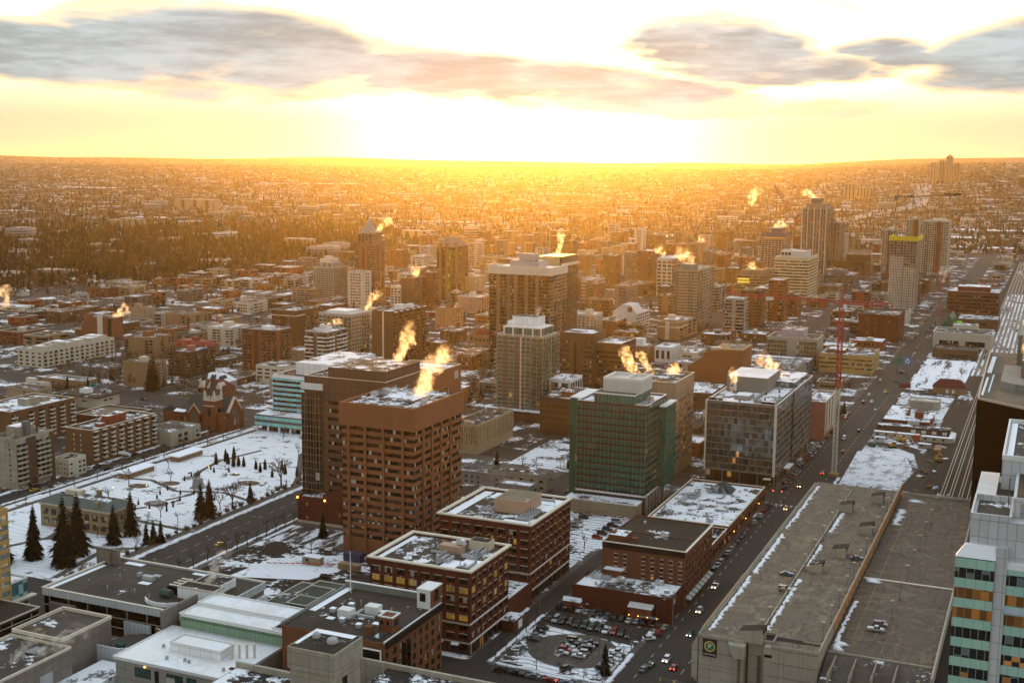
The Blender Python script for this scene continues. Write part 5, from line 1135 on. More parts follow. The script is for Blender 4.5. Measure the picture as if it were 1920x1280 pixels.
b = slab('D13', 'condo_tower', 'blue-green glass condo tower with round teal crown right of centre', 'condominium', wall('green grey', (.22, .22, .17), .75, .12), F('wbbbwwb', 18, g=4, top=1, wf=.9, hf=.72, win=winm('sea green glass', (.03, .11, .10), 2, .02, .1, metal=.35, frame=(.1, .13, .11), blindcol=(.08, .1, .09), rough=.15, vary=1), bal=bal(GC, GC)), F('wwbbww', 18, g=4, top=1, wf=.9, hf=.72, win=winm('sea green glass', (0, 0, 0)), bal=bal(GC, GC)), R_HALF)
b.add('crown_drum', MB().cyl(-11, 10, b.h, b.h+6, 8, 8, 18), wall('teal drum', (.06, .17, .16), .5)); b.add('podium', MB().box(-b.w-10, -8, 0, 12, -.02, 9), GREYD)
x, y, h, w, d = T['D14']
b = Bld('office_tower', 'white-gridded office tower with steam plumes on its flat roof', 'office', x, y, h, w, d, [CREAM, GREYD], E=F('www', 9, g=4, top=2, wf=.72, hf=.62, sill=.2, win=G_DARK), N=F('www', 9, g=4, top=3, hf=.5, rib=True, pw=0, win=G_DARK, band=1), roof=R_SNOW, cope=COPEW)
b = slab('D15', 'apartment_tower', 'brown balcony tower behind the white-gridded office', APT, BROWN, F('bxxb', 15, win=G_RES, bal=bal(TAN, BROWN)), F('xxbbx', 15, win=G_RES, bal=bal(TAN, BROWN)), R_HALF)
b = slab('D16', 'apartment_block', 'square tan block with beige corner frames and stepped roof in front of the teal-crowned condo', APT, [TANB], F('xxxxxx', 1), F('bbbb', 4, g=1, win=G_DARK, bal=bal(CREAM, TAN)), R_HALF); b.add('pale_pier', MB().box(-13, -.5, 0, -9, -.02, b.h+2), CREAM); b.add('frame', MB().box(-b.w-.2, -.4, b.h-3.6, .3, -.02, b.h-2.4).box(.02, 0, b.h-3.6, .4, 30, b.h-2.4), CREAM); b.pent(3, 4, 17, 26, 3.4, TAN, R_SNOW); b.pent(7, 8, 13, 14, 4, CREAM, z=b.h+3.4)
x, y, h, w, d = T['D17']
b = Bld('office_building', 'brown banded office with slanted roof cap and two bright yellow window rows', 'office', x, y, h-5, w, d, [wall('brown stone', (.25, .17, .10), .85, .1)], E=F('w', 9, g=4, top=1, hf=.36, rib=True, pw=0, win=G_DARK), N=F('w', 9, g=4, top=1, hf=.36, rib=True, pw=0, win=G_DARK), par=0)
m = MB(); m.loft([[(-w, 0, h-5), (0, 0, h-5), (0, d, h-5), (-w, d, h-5)], [(-w+4, 4, h), (-3, 4, h), (-3, d-4, h), (-w+4, d-4, h)]]); b.add('slanted_cap', m, wall('cap brown', (.13, .09, .06)))
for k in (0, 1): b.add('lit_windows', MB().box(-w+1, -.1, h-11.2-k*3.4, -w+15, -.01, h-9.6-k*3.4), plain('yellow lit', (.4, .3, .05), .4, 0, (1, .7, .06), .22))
x, y, h, w, d = T['D18']
b = Bld('office_tower', 'cream office tower with dark horizontal window bands and stepped white roof, right of centre', 'office', x, y, h, w, d, [wall('cream concrete', (.52, .44, .28), .85, .1)], E=F('w', 13, g=5, top=2, hf=.46, sill=.2, rib=True, pw=0, win=G_DARK, sp=.3), N=F('w', 13, g=5, top=2, hf=.46, sill=.2, rib=True, pw=0, win=G_DARK, sp=.3), roof=R_HALF, cope=COPEW)
o = b.pent(5, 6, 34, 44, 8, wall('white box', (.55, .53, .46), .8, .06), R_HALF); 
for k in range(3): MB().box(-33+k*4, 5.8, h+3, -30+k*4, 5.98, h+6).obj('louvre', BLACKM, o)
x, y, h, w, d = T['D19']
b = Bld('condo_tower', 'tallest grey condo tower right of centre with stepped crown and steam', 'condominium', x, y, h, w, d, [wall('grey condo', (.24, .21, .17), .8, .1)], E=F('wwbbwwbb', 28, g=5, top=2, wf=.7, hf=.6, win=G_RES, bal=bal(GC, GREYD)), N=F('wbbwbb', 28, g=5, top=2, wf=.7, win=G_RES, bal=bal(GC, GREYD)), roof=R_HALF)
b.pent(3, 3, 30, 40, 7, wall('grey condo', (0, 0, 0))); b.pent(10, 8, 24, 30, 7, GREYD, None, z=h+7)
for u in (-35, -27, -18, -9, -.8): b.add('white_pier', MB().box(u, -.5, 4, u+1.2, -.02, h+1), COPE)
b = Bld('condo_tower', 'lower grey condo tower stepping down beside the tallest one', 'condominium', x+14, y+40, h-22, 13.6, 40, [wall('grey condo', (0, 0, 0))], E=F('wbw', 24, g=4, win=G_RES, bal=bal(GC, GREYD)), N=F('wbwb', 24, g=4, win=G_RES, bal=bal(GC, GREYD)), roof=R_HALF)
x, y, h, w, d = T['D20']
b = Bld('unfinished_tower', 'tower under construction wrapped in dark blue sheeting with yellow edge, below a red crane', 'building', x, y, h, w, d, [GREYW], E=F('w'*7, 15, g=3, top=5, wf=.8, hf=.7, win=G_RES), N=F('wwwww', 15, g=3, top=5, wf=.8, hf=.7, win=G_RES), par=0)
b.add('blue_sheeting', MB().box(-w-.6, -.8, h-4, .6, -.03, h+3).box(.03, 0, h-4, .8, d, h+3).box(-w+14, 3, h+3, -8, d-6, h+9), plain('blue sheeting', (.025, .05, .12), .7)); b.add('yellow_edge', MB().box(-w+3, -1, h-6.4, -1, -.82, h-4.1), plain('yellow edge', (.55, .38, .04)))
x, y, h, w, d = T['D21']
Bld('office_building', 'dark office with fine pale stripes tucked right of the cream banded tower', 'office', x, y, h, w, d, [BROWN_D, TAN], E=F('w', 10, g=3, hf=.55, rib=True, pw=0, win=G_DARK, band=1), N=F('w', 10, g=3, hf=.55, rib=True, pw=0, win=G_DARK, band=1), roof=R_GRAV)
x, y, h, w, d = T['D22']
b = Bld('office_building', 'large dark brown stepped office left of the construction tower', 'office', x, y, h-8, w+30, d, [BROWN_D], E=F('wxw', 6, hf=.4, rib=True, pw=0, win=G_DARK), N=F('ww', 6, hf=.4, rib=True, pw=0, win=G_DARK), roof=R_GRAV); b.pent(0, 20, 30, 60, 9, BROWN_D, R_GRAV)
x, y, h, w, d = T['D23']
b = Bld('office_building', 'dark flat-topped office in front of the stepped dark brown one', 'office', x, y, h-8, w+10, d, [GREYD], E=F('ww', 5, hf=.4, rib=True, pw=0, win=G_DARK), N=F('www', 5, hf=.4, rib=True, win=G_DARK), roof=R_HALF); b.pent(12, 10, 30, 40, 5, GREYD, R_GRAV)
Bld('office_building', 'low tan-grey flat building along the avenue in front of the dark offices', 'office', T['D23'][0]-4, T['D23'][1]-95, 13, 44, 44, [TANB], E=F('xwwx', 3, hf=.4, rib=True, pw=0, win=G_DARK), N=F('www', 3, hf=.4, rib=True, win=G_DARK), roof=R_GRAV)
x, y, h, w, d = T['D24']
WG = wall('white grid', (.47, .44, .37), .75, .08)
b = Bld('unfinished_tower', 'tower under construction with bright yellow safety collar, lower floors clad in a white grid', 'building', x, y, h, w, d, [wall('raw slab', (.33, .28, .23), .85, .12)], E=F('w'*8, 26, g=4, top=.4, wf=.86, hf=.82, sill=.02, win=winm('open floor', (.05, .04, .03), 3, .02, .3, blindcol=(.16, .12, .09), frame=(.2, .17, .13))), N=F('wwwwww', 26, g=4, top=.4, wf=.86, hf=.82, win=G_DARK), par=0)
m = MB(); fh = (h-4.4)/26
for k in range(9): m.box(-w-.1+k*w/2/8*1.0, -.5, 4, -w+.7+k*w/2/8, -.05, 4+fh*19.5)
for k in range(7): m.box(-w/2+k*w/2/6-.4, -.5, 4, -w/2+k*w/2/6+.4, -.05, 4+fh*15.5)
for k in range(20): m.box(-w, -.42, 4+k*fh-.3, -w/2, -.06, 4+k*fh+.3)
for k in range(16): m.box(-w/2, -.42, 4+k*fh-.3, 0, -.06, 4+k*fh+.3)
b.add('white_cladding', m, WG); b.add('safety_collar', MB().box(-w-2, -2, h-2.5, 2, -.6, h+2.6).box(.6, -.6, h-2.5, 2, d+2, h+2.6).box(-w-2, -.6, h-2.5, -w-.6, d+2, h+2.6), plain('yellow mesh', (.62, .46, .02), .7)); m = MB()
for k in range(10): m.box(-w+k*2.9, 3, h, -w+.5+k*2.9, 3.5, h+6)
b.add('formwork', m, GREYD)
for key, lab, pat in (('D25', 'taller of the paired white-gridded condo towers, with a red-brown strip, beside the wide street', 'wwbbwwbxxbww'), ('D25b', 'white-gridded condo tower partly hidden left of the construction tower', 'wwxbb'), ('D25c', 'short-looking condo tower with orange side wall behind the yellow safety collar', 'wwxx')):
    x, y, h, w, d = T[key]
    b = Bld('condo_tower', lab, 'condominium', x, y, h, w, d, [wall('pale grey condo', (.38, .33, .26), .8, .1), BRICK_M], E=F(pat, 24, g=6, top=1, wf=.68, hf=.55, win=G_RES, solid=1, bal=bal(GC, GREYD)), N=F('wwww', 24, g=6, wf=.6, hf=.5, win=G_RES), roof=R_HALF)
    b.pent(4, 4, w*.6, 20, 4, COPE)
Bld('podium_building', 'low red-brown podium at the foot of the paired white-gridded towers', 'building', T['D25'][0]+6, T['D25'][1]-22, 10, 62, 21, [BRICK_M], E=F('w'*9, 2, win=G_DARK), roof=R_GRAV)
x, y, h, w, d = T['D26']
b = Bld('office_building', 'dark red-brown office with ribbon windows on the far right beside the tracks', 'office', x, y, h, w, d-30, [wall('maroon brick', (.12, .045, .032), .85, .12)], E=F('w', 5, g=1, top=2, hf=.35, rib=True, pw=0, win=G_DARK), N=F('w', 5, g=1, hf=.35, rib=True, pw=0, win=G_DARK), roof=R_SNOW, cope=COPE); b.pent(10, 6, 44, 34, 6, wall('maroon', (.13, .03, .025)), R_SNOW)
x, y, h, w, d = T['D27']
b = Bld('bank_branch', 'low building with steep dark green roof end and bright green sign', 'bank', x, y, h-3, w-14, d, [BROWN], E=F('xwwx', 1, win=G_SHOP), roof=R_HALF); m = MB(); gable(m, -w, -3, -w+14, d-4, 3, h+1, 1, 0, 0); b.add('green_roof', m, GREENR); b.add('green_sign', MB().box(-w+14, -.9, h-9, -w+19, -.1, h-4.4), plain('green sign', (.1, .5, .02), .4, 0, (.15, .9, .02), .06))
x, y, h, w, d = T['D28']
b = Bld('office_building', 'two-storey pale grey building with long dark windows below the dark red-brown office', 'office', x, y, h, w, d-22, [wall('light grey', (.42, .38, .31), .8, .1)], E=F('xwwwxwwwx', 1, g=1, top=5, wf=1, hf=.7, sill=.1, rib=True, pw=0, win=G_DARK), roof=R_GRAV, cope=COPEW); b.units(10, 47)
b = slab('D29', 'brick_building', 'dark red brick block with small square windows behind the red tower crane', 'building', BRICK_R, F('xwwwwwx', 5, g=2, top=3, wf=.35, hf=.35, win=G_RES), F('xwwwx', 5, g=2, top=3, wf=.35, hf=.35, win=G_RES), R_GRAV, BROWN_D, units=6)
# ================================================================ nearest roofs, bottom of the view
def part(name, mb, m, parent, **kw): return mb.obj(name, m, parent, **kw)
def parap(x0, y0, x1, y1, z0, z1, t=.4, mb=None):
    mb = mb or MB()
    return mb.box(x0, y0, z0, x1, y0+t, z1).box(x0, y1-t, z0, x1, y1, z1).box(x0, y0+t, z0, x0+t, y1-t, z1).box(x1-t, y0+t, z0, x1, y1-t, z1)
FASC = wall('metal fascia', (.50, .54, .56), .5, .08, 0, (1.6, 9)); TAUPE = wall('taupe panel', (.19, .165, .14), .8, .1, 0, (3.5, 3.5))
G_STORE = winm('black storefront', (.002, .003, .003), 8.5, .0, .0, spec=.08, frame=(.22, .21, .18), fw=.5)
# black-glass low block with metal fascia
t = thing('civic_building', 'wide low building with grey-brown flat roof, metal fascia and black glass walls', 'building', (-247, 311, 0)); FOOT.append((-314, 311, -247, 349))
part('wall', MB().box(-66.6, .5, 0, -.5, 37, 10.4), TAUPE, t)
part('fascia', MB().box(-67, 0, 10.4, 0, .5, 13).box(-67, 37, 10.4, 0, 37.5, 13).box(-67, .5, 10.4, -66.5, 37, 13).box(-.5, .5, 10.4, 0, 37, 13), FASC, t)
part('coping', MB().box(-67.2, -.2, 13, .2, .7, 13.2).box(-67.2, 36.8, 13, .2, 37.7, 13.2).box(-67.2, .7, 13, -66.3, 36.8, 13.2), COPE, t)
part('roof', MB().box(-66.4, .55, 10.5, -.6, 36.95, 12.4), roofm('smooth dark roof', (.07, .062, .05), .05, .07, seam=6), t)
for k in range(3): part('glass_band', MB().box(-66.5, .36, .4+k*3.4, -.6, .49, 3.3+k*3.4), G_STORE, t)
m = MB()
for k in range(4): m.box(-66.6, .2, .1+k*3.4, -.5, .35, .4+k*3.4)
part('transom_rails', m, STONE, t)
part('entrance_box', MB().box(-63, -1.2, 0, -52, .19, 8.6), TAUPE, t); part('door', MB().box(-61, -1.3, 0, -58, -1.21, 5).box(-56.5, -1.3, 0, -54, -1.21, 5), BLACKM, t)
part('screen_wall', MB().box(-64.5, 30, 12.4, -63.9, 31, 17).box(-71, 31.2, 0, -60.5, 32.2, 18), TAUPE, t)
part('screen_wall', MB().box(-9, -8, 0, -8, 10, 16.2), TAUPE, t)
mech = part('mechanical_room', MB().box(-19, 13, 12.4, -4, 19, 16.2).box(-19.5, 19, 12.4, -8, 31, 15.2), WHITEW, t); part('roof', MB().box(-18.6, 13.4, 16.21, -4.4, 18.6, 16.3).box(-19, 19.1, 15.21, -8.4, 30.6, 15.3), R_DARK, mech); part('coping', parap(-19.1, 12.9, -3.9, 19, 16.2, 16.7, .3), COPE, mech)
tk = part('tank', MB().tube((-24.5, 11.5, 13.8), (-20.6, 11.5, 13.8), 1.5, 1.5, 12), wall('green tank', (.03, .07, .055), .5), t); part('cooling_unit', MB().box(-25, 15, 12.4, -20.5, 24, 15), BLACKM, t)
m = MB()
for k in range(4): m.box(-25.1, 16+k*2.2, 15.02, -20.4, 16.8+k*2.2, 15.3)
part('unit_louvres', m, COPE, t)
m = MB(); rg = []
for k in range(9):
    a = -2.4+k*.42; rg.append([(-20+9*math.cos(a), 12+9*math.sin(a), 12.4), (-20+9.35*math.cos(a), 12+9.35*math.sin(a), 12.4), (-20+9.35*math.cos(a), 12+9.35*math.sin(a), 13.9), (-20+9*math.cos(a), 12+9*math.sin(a), 13.9)])
m.loft(rg); part('curved_screen', m, WHITEW, t)
part('rooftop_unit', MB().box(-42, 22, 12.4, -37.5, 24, 14).box(-46, 24, 12.4, -45, 26, 13.7).box(-41, 26, 12.4, -38, 28, 12.9), GALV, t); 
for a_ in ((-41, 18.5, 12.41, -36.5, 21, 12.5), (-66, 1, 12.41, -64.2, 29, 12.55), (-60, 33.5, 12.41, -52, 36, 12.5), (-30, 34.5, 12.41, -16, 36.4, 12.5)): part('roof_snow', MB().box(*a_), SNOWT, t)
for (u, v) in ((-46, 9), (-27, 8), (-35, 10), (-24, 27), (-50, 20)): link('vent_pipe', UNIT[3], t, (u, v, 12.41))
part('spillway_roof', MB().box(-8, 10, 0, 1, 37, 8.5), roofm('curved snow roof', (.2, .18, .16), .7, .1), t)
# white-roofed modern building
GRW = wall('green glazed band', (.20, .30, .20), .5, .1, 0, (1.6, 9)); LTW = wall('light panel', (.30, .285, .25), .75, .1, 0, (4.2, 3.2)); DISC = roofm('white membrane', (.80, .80, .75), .45, .07)
t = thing('white_roofed_building', 'modern two-level building with broad white membrane roofs and green glazed band', 'building', (-206, 279.5, 0)); FOOT.append((-255, 279, -206, 325))
part('wall', MB().box(-48.4, .6, 0, -6, 27, 9.3), LTW, t); part('roof', MB().box(-48.6, 0, 9.3, -6, 27.6, 9.95), DISC, t); part('coping', parap(-48.8, -.2, -5.8, 27.8, 9.951, 10.35, .35), COPEW, t)
up = part('upper_storey', MB().box(-45, 27.9, 0, -2, 46, 14), GRW, t); part('roof', MB().box(-45.3, 27.6, 14, -1.7, 36.5, 14.7).box(-45.3, 36.5, 14, -1.7, 46.3, 15.3), DISC, up); part('coping', parap(-45.5, 27.4, -1.5, 36.4, 14.701, 15.2, .35), COPEW, up); part('coping', parap(-45.5, 36.6, -1.5, 46.5, 15.301, 15.8, .35), COPEW, up)
part('light_court', MB().box(-11, 29.6, 14.72, -4.6, 35, 14.8), BLACKM, up); part('court_rail', MB().box(-8, 29.5, 14.81, -7.8, 35.1, 15.05).box(-11.2, 29.4, 14.8, -4.4, 29.6, 15.3), COPEW, up)
bx = part('roof_light_box', MB().box(-36, 11, 9.96, -17, 18, 12.6), WHITEW, t); part('roof', MB().box(-35.5, 11.5, 12.61, -17.5, 17.5, 12.7), R_WHITE, bx); part('coping', parap(-36.2, 10.8, -16.8, 18.2, 12.6, 13.1, .35), COPEW, bx)
for k in range(4): part('flue', MB().cyl(-15+k*1.9, 14+k*1.2, 9.96, 14, .42, .42, 10).cyl(-15+k*1.9, 14+k*1.2, 14, 14.4, .55, .5, 10), COPE, t)
for (u, v) in ((-27, 6), (-25, 5.4), (-33, 5), (-40, 12), (-12, 5)): part('vent', MB().box(u, v, 9.96, u+.7, v+.7, 11), GALV, t)
part('roof_hatch', MB().box(-11, 7, 9.96, -9, 8.2, 10.3), BRICK_R, t)
for u0, u1 in ((-41, -35), (-29, -23), (-21.5, -18)): part('window', MB().box(u0, .45, 4.9, u1, .58, 8), winm('teal office glass', (.02, .06, .06), 2, .0, .15), t)
part('door', MB().box(-33.4, .45, 4.2, -32, .58, 8), BLACKM, t); part('wall_lamp', MB().cyl(-37, .3, 8.4, 8.8, .2), LAMPW, t)
part('green_soffit', MB().box(-44.9, 27.1, 10.6, -2, 27.35, 13.2), GRW, t)
# grey block with tall screen walls, lower left corner
t = thing('theatre_block', 'taupe block with steaming flat roof and louvred wall in the lower left corner', 'building', (-267, 240, 0)); FOOT.append((-300, 240, -267, 297))
part('wall', MB().box(-24, 0, 0, 0, 35, 12).box(-24, 35.02, 0, -4, 57, 13.2), TAUPE, t)
part('roof', MB().box(-23.5, .5, 12.01, -.5, 34.6, 12.1).box(-23.5, 35.5, 13.21, -4.5, 56.5, 13.3), roofm('stained roof', (.085, .072, .058), .28, .1), t); part('coping', parap(-24.2, -.2, .2, 34.9, 12.1, 12.9, .4).box(-24.2, 35.1, 13.31, -3.8, 35.6, 14.4).box(-24.2, 56.7, 13.31, -3.8, 57.2, 14.4).box(-24.2, 35.6, 13.31, -23.8, 56.7, 14.4).box(-4.3, 35.6, 13.31, -3.8, 56.7, 14.4), COPE, t)
for v in (9, 22): part('louvre', MB().box(.02, v, 4, .15, v+5, 8), GALV, t)
for (u, v) in ((-6, 22), (-8, 24), (-10, 21), (-7, 18)): link('vent_pipe', UNIT[3], t, (u, v, 12.11))
part('skylight', MB().box(-10, 26, 12.1, -6, 31, 12.6), G_BLACK, t)
cw = thing('ramp_wall', 'curved ramp wall with rust-coloured inner face beside the taupe block', 'wall', (-272, 300, 0)); m = MB(); m2 = MB(); rg = []; rg2 = []
for k in range(19):
    a = -1.65+k*.17; cx, sx = math.cos(a), math.sin(a)
    rg.append([(7+9*cx, 9.5*sx, 0), (7+9.5*cx, 10*sx, 0), (7+9.5*cx, 10*sx, 7.2), (7+9*cx, 9.5*sx, 7.2)]); rg2.append([(7+8.9*cx, 9.4*sx, 1), (7+8.98*cx, 9.48*sx, 1), (7+8.98*cx, 9.48*sx, 7), (7+8.9*cx, 9.4*sx, 7)])
m.loft(rg); m.box(-5, -10, 0, 6.2, -9.5, 7.2).box(-5, 9.5, 0, 6.2, 10, 7.2); m2.loft(rg2); part('outer_wall', m, FASC, cw); part('inner_face', m2, wall('rust face', (.26, .12, .08)), cw); part('ramp_floor', MB().prism(ring(7, 0, 8.8, 9.3, 24), 0, 4.6), roofm('ramp floor', (.09, .08, .07), .25), cw)
part('green_box', MB().box(6, -7, 4.6, 8.5, -5, 7.2), wall('green box', (.02, .08, .06)), cw)
struct(MB().box(-267, 240, 0, -255, 288, 3.6).obj('terrace', roofm('snow terrace', (.2, .19, .18), .75, .08)))
# far left: black-glass low block, blue glass block, ochre tower
t = thing('glass_building', 'low black-glass building with grey roof at the left edge of the view', 'building', (-308, 255, 0)); FOOT.append((-340, 255, -308, 303))
part('wall', MB().box(-40, 0, 0, 0, 48, 8.4), G_STORE, t); part('roof', MB().box(-40, 0, 8.4, .2, 48.2, 9.2), R_DARK, t); part('coping', parap(-40.2, -.2, .4, 48.4, 9.2, 9.6, .4), COPE, t)
for k in range(3): part('transom', MB().box(.02, 0, 2+k*2.4, .2, 48, 2.3+k*2.4), STONE, t)
t = thing('glass_building', 'small turquoise glass building with snowy roof between street and black-glass block', 'building', (-329, 296, 0)); FOOT.append((-352, 296, -329, 320))
part('wall', MB().box(-24, 0, 0, 0, 23, 11.5), winm('turquoise glass', (.05, .22, .26), 2, 0, .3, frame=(.3, .36, .36), metal=.4, blindcol=(.3, .4, .42), rough=.15), t); part('roof', MB().box(-23.5, .5, 11.5, -.5, 22.5, 11.6), R_SNOW, t); part('coping', parap(-24.2, -.2, .2, 23.2, 11.5, 12.2), COPEW, t); part('ledge', MB().box(.02, -2, 5, 2.5, 25, 5.6), COPE, t)
b = Bld('apartment_tower', 'ochre yellow tower edge at the far left of the view', APT, -325, 270, 40, 20, 38, [wall('ochre', (.45, .30, .11), .85, .08)], E=F('wxw', 11, win=G_RES), N=F('xwxwxwxw', 11, g=2, wf=.8, hf=.55, win=winm('pale blue glass', (.2, .26, .3), 2, .1, .1, metal=.3)), roof=R_GRAV)
# concrete stair tower and the roofs round it
t = thing('stair_tower', 'square weathered concrete stair tower with two roof vents at the bottom edge', 'tower', (-166, 263.9, 0)); FOOT.append((-200, 240, -140, 277))
part('wall', MB().box(-13.8, 0, 0, 0, 13.4, 26).box(-14.3, -.5, 26, .5, 13.9, 32), CONC, t); part('roof', MB().box(-13.8, 0, 32.0, 0, 13.4, 32.08), R_DARK, t); part('roof_snow', MB().box(-13.6, 11, 32.09, -1, 13.2, 32.2).box(-13.7, 2, 32.09, -12.6, 11, 32.18), SNOWT, t)
part('window_slot', MB().box(.02, 4, 6, .1, 6.4, 24), BLACKM, t)
for u, v, r in ((-10.5, 8, 1.1), (-4.5, 6.5, 1.5)): part('roof_vent', MB().cyl(u, v, 32.09, 32.6, r, r, 14).loft([[(u+r*1.1*c*math.cos(a*.45), v+r*1.1*c*math.sin(a*.45), z) for a in range(14)] for c, z in ((1, 32.6), (.8, 33.3), (.3, 33.7))]), GALV, t)
t = thing('parkade_roof', 'dark flat roofs with melting snow around the concrete stair tower', 'building', (-140, 240, 0))
part('wall', MB().box(-26, 0, 0, 40, 53, 17).box(-70, 0, 0, -40.5, 41, 14), CONC, t); part('roof', MB().box(-26, 0, 17, 40, 52.4, 17.2).box(-69.5, .5, 14, -40.6, 40.5, 14.1), roofm('wet dark roof', (.035, .032, .028), .42, .1), t); part('parapet', MB().box(-35, 52.5, 0, 40, 53.5, 18.6).box(-70.4, 41.02, 0, -40, 42, 15.6), BEIGEC, t)
part('roof_cap', MB().box(-45, 20, 14.1, -43, 22, 15.5), COPEW, t); part('pipe', MB().cyl(-24, 46, 17.2, 21, .25), CONC, t)
# brick flats with black roof and blank billboard
t = thing('brick_flats', 'old brick apartment house with black tar roof, black cornice and blank black billboard', 'apartments', (-169.5, 296.2, 0)); FOOT.append((-206, 296, -169, 334))
H2 = 22.4
part('wall', MB().box(-35, REC, 0, -REC, 37, H2).box(-35, 0, 0, 0, REC, H2), wall('faded brick', (.17, .07, .035), .85, .2, .5), t)
m = MB(); fb = wall('faded brick', (0, 0, 0)); nb = 9; bw = (37-REC)/nb
for k in range(nb+1): m.box(-REC, REC+k*bw-(.9 if k else 0), 0, 0, REC+k*bw+(.9 if k < nb else 0), H2)
for f in range(7):
    for k in range(nb): m.box(-REC, REC+k*bw+.9, f*3.2, 0, REC+(k+1)*bw-.9, f*3.2+1.1)
m.box(-REC, REC, 22.3, -.02, 37, 22.4); part('street_wall', m, fb, t)
for f in range(6):
    for k in range(nb): link('window', winmesh(bw-1.8, 2.0, G_RES), t, (-REC+.1, REC+k*bw+.9, f*3.2+1.15), math.pi/2)
part('cornice', MB().box(.01, 1, 20.6, .8, 37.2, 22.6), BLACKM, t); part('fire_escape', MB().box(.05, 11, 3, 1.3, 11.15, 19).box(.05, 14, 3, 1.3, 14.15, 19).box(.05, 11, 6, 1.3, 14, 6.15).box(.05, 11, 9.2, 1.3, 14, 9.35).box(.05, 11, 12.4, 1.3, 14, 12.55).box(.05, 11, 15.6, 1.3, 14, 15.75), BLACKM, t)
part('roof', MB().box(-34.7, .3, H2, -.3, 36.7, H2+.1), roofm('tar roof', (.055, .046, .037), .12, .1, seam=5), t); part('parapet', MB().box(-35.2, 36.7, 18, -.1, 37.3, H2+2.2).box(-35.3, -.1, H2+.1, -34.7, 36.7, H2+1), wall('verdigris', (.17, .19, .17)), t); part('coping', MB().box(-35.4, 36.6, H2+2.2, 0, 37.5, H2+2.45).box(-.25, .2, H2+.1, .15, 36.5, H2+.5), COPEW, t)
part('roof_snow', MB().box(-34.5, 14, H2+.11, -32.2, 36.4, H2+.25).box(-17, 14, H2+.11, -15, 16.5, H2+.2).box(-11, 12, H2+.11, -8, 14, H2+.22).box(-26, 10, H2+.11, -23.5, 12, H2+.2), SNOWT, t)
pt = part('brick_turret', MB().box(-5, 30, H2+.1, -.2, 37.35, H2+6.2), fb, t); part('coping', MB().box(-5.2, 29.8, H2+6.2, 0, 37.5, H2+6.5), COPEW, pt); part('white_front', MB().box(-5.02, 29.82, H2+.2, -.4, 29.98, H2+6.2), COPEW, pt); part('window', MB().box(-4, 29.7, H2+2.5, -2, 29.81, H2+5.2), G_DARK, pt)
m = MB(); pts = [(33.7+1.6*math.cos(a), H2+4.2+1.6*math.sin(a)) for a in [k*math.pi/8 for k in range(9)]]+[(32.1, H2+2), (35.3, H2+2)]; m.v = [(-.15, p, q) for p, q in pts]; m.f = [tuple(range(len(pts)))]; m.m = [0]; part('arched_window', m, G_DARK, pt)
p2 = part('brick_turret', MB().box(-6.2, 8, H2+.1, -1.6, 12.6, H2+4.6), fb, t); part('coping', parap(-6.4, 7.8, -1.4, 12.8, H2+4.6, H2+5, .5), COPEW, p2); part('window', MB().box(-1.59, 9, H2+1.6, -1.5, 11.6, H2+3.8), G_DARK, p2); part('window', MB().box(-5.6, 7.9, H2+2.4, -4.6, 7.99, H2+3.6).box(-3.4, 7.9, H2+2.4, -2.4, 7.99, H2+3.6), G_DARK, p2)
part('chimney', MB().box(-9, 4, H2+.1, -6.6, 6, H2+2.6), fb, t); part('skylight', MB().box(-4.5, 1.5, H2+.1, -2.3, 6.2, H2+.9), G_MIR, t)
part('billboard', MB().box(-11.5, -1.2, 13.2, -.6, -.7, 20.4), plain('billboard black', (.005, .005, .005), .8, spec=.05), t); part('billboard_frame', MB().box(-11.7, -1.25, 12.9, -.4, -.65, 13.19).box(-11.7, -1.25, 20.41, -.4, -.65, 20.7).box(-.59, -1.25, 13.2, -.4, -.65, 20.4), COPEW, t)
for u, v in ((-23, 12), (-17, 18)): part('rooftop_unit', MB().box(u, v, H2+.4, u+4.4, v+3.4, H2+2.9).box(u+.3, v+.3, H2+.1, u+4, v+3, H2+.4), COPEW, t)
for u, v in ((-20, 10), (-27, 16), (-13, 8), (-12, 20), (-24, 22)): link('rooftop_unit', UNIT[2], t, (u, v, H2+.12)); link('vent_pipe', UNIT[3], t, (u+2, v+2.5, H2+.12))
part('duct', MB().box(-19, 13, H2+.3, -18.2, 20, H2+1.1).box(-18.2, 15, H2+.3, -12, 15.8, H2+1.1), GALV, t); part('antenna', MB().cyl(-31, 33, H2, H2+14, .2, .1, 6), COPEW, t)
# low dark pavilion behind it
t = thing('park_pavilion', 'low pavilion with interlocking dark flat roofs and thin white edges', 'pavilion', (-232, 349, 0)); FOOT.append((-248, 345, -228, 376))
PAV = roofm('slate green roof', (.075, .082, .07), .2, .1)
for (a, bb, c_, e, z) in ((-16, 0, -6.5, 24, 5), (-9, 8, 1, 19.5, 6.2), (-10, 19.8, 2, 26.5, 5.6), (-6.2, -1, 2, 7.6, 6.8)):
    r_ = part('wall', MB().box(a+.8, bb+.8, 0, c_-.8, e-.8, z-.5), wall('blue slate', (.05, .075, .085)), t); part('roof', MB().box(a, bb, z-.5, c_, e, z), PAV, r_); part('coping', parap(a-.1, bb-.1, c_+.1, e+.1, z, z+.35, .3), COPE, r_)
part('lit_doorway', MB().box(-6.2+3.2, -.35, .3, -6.2+3.7, -.21, 5.6), plain('warm door', (.9, .5, .1), .5, 0, (1, .5, .08), .8), t)

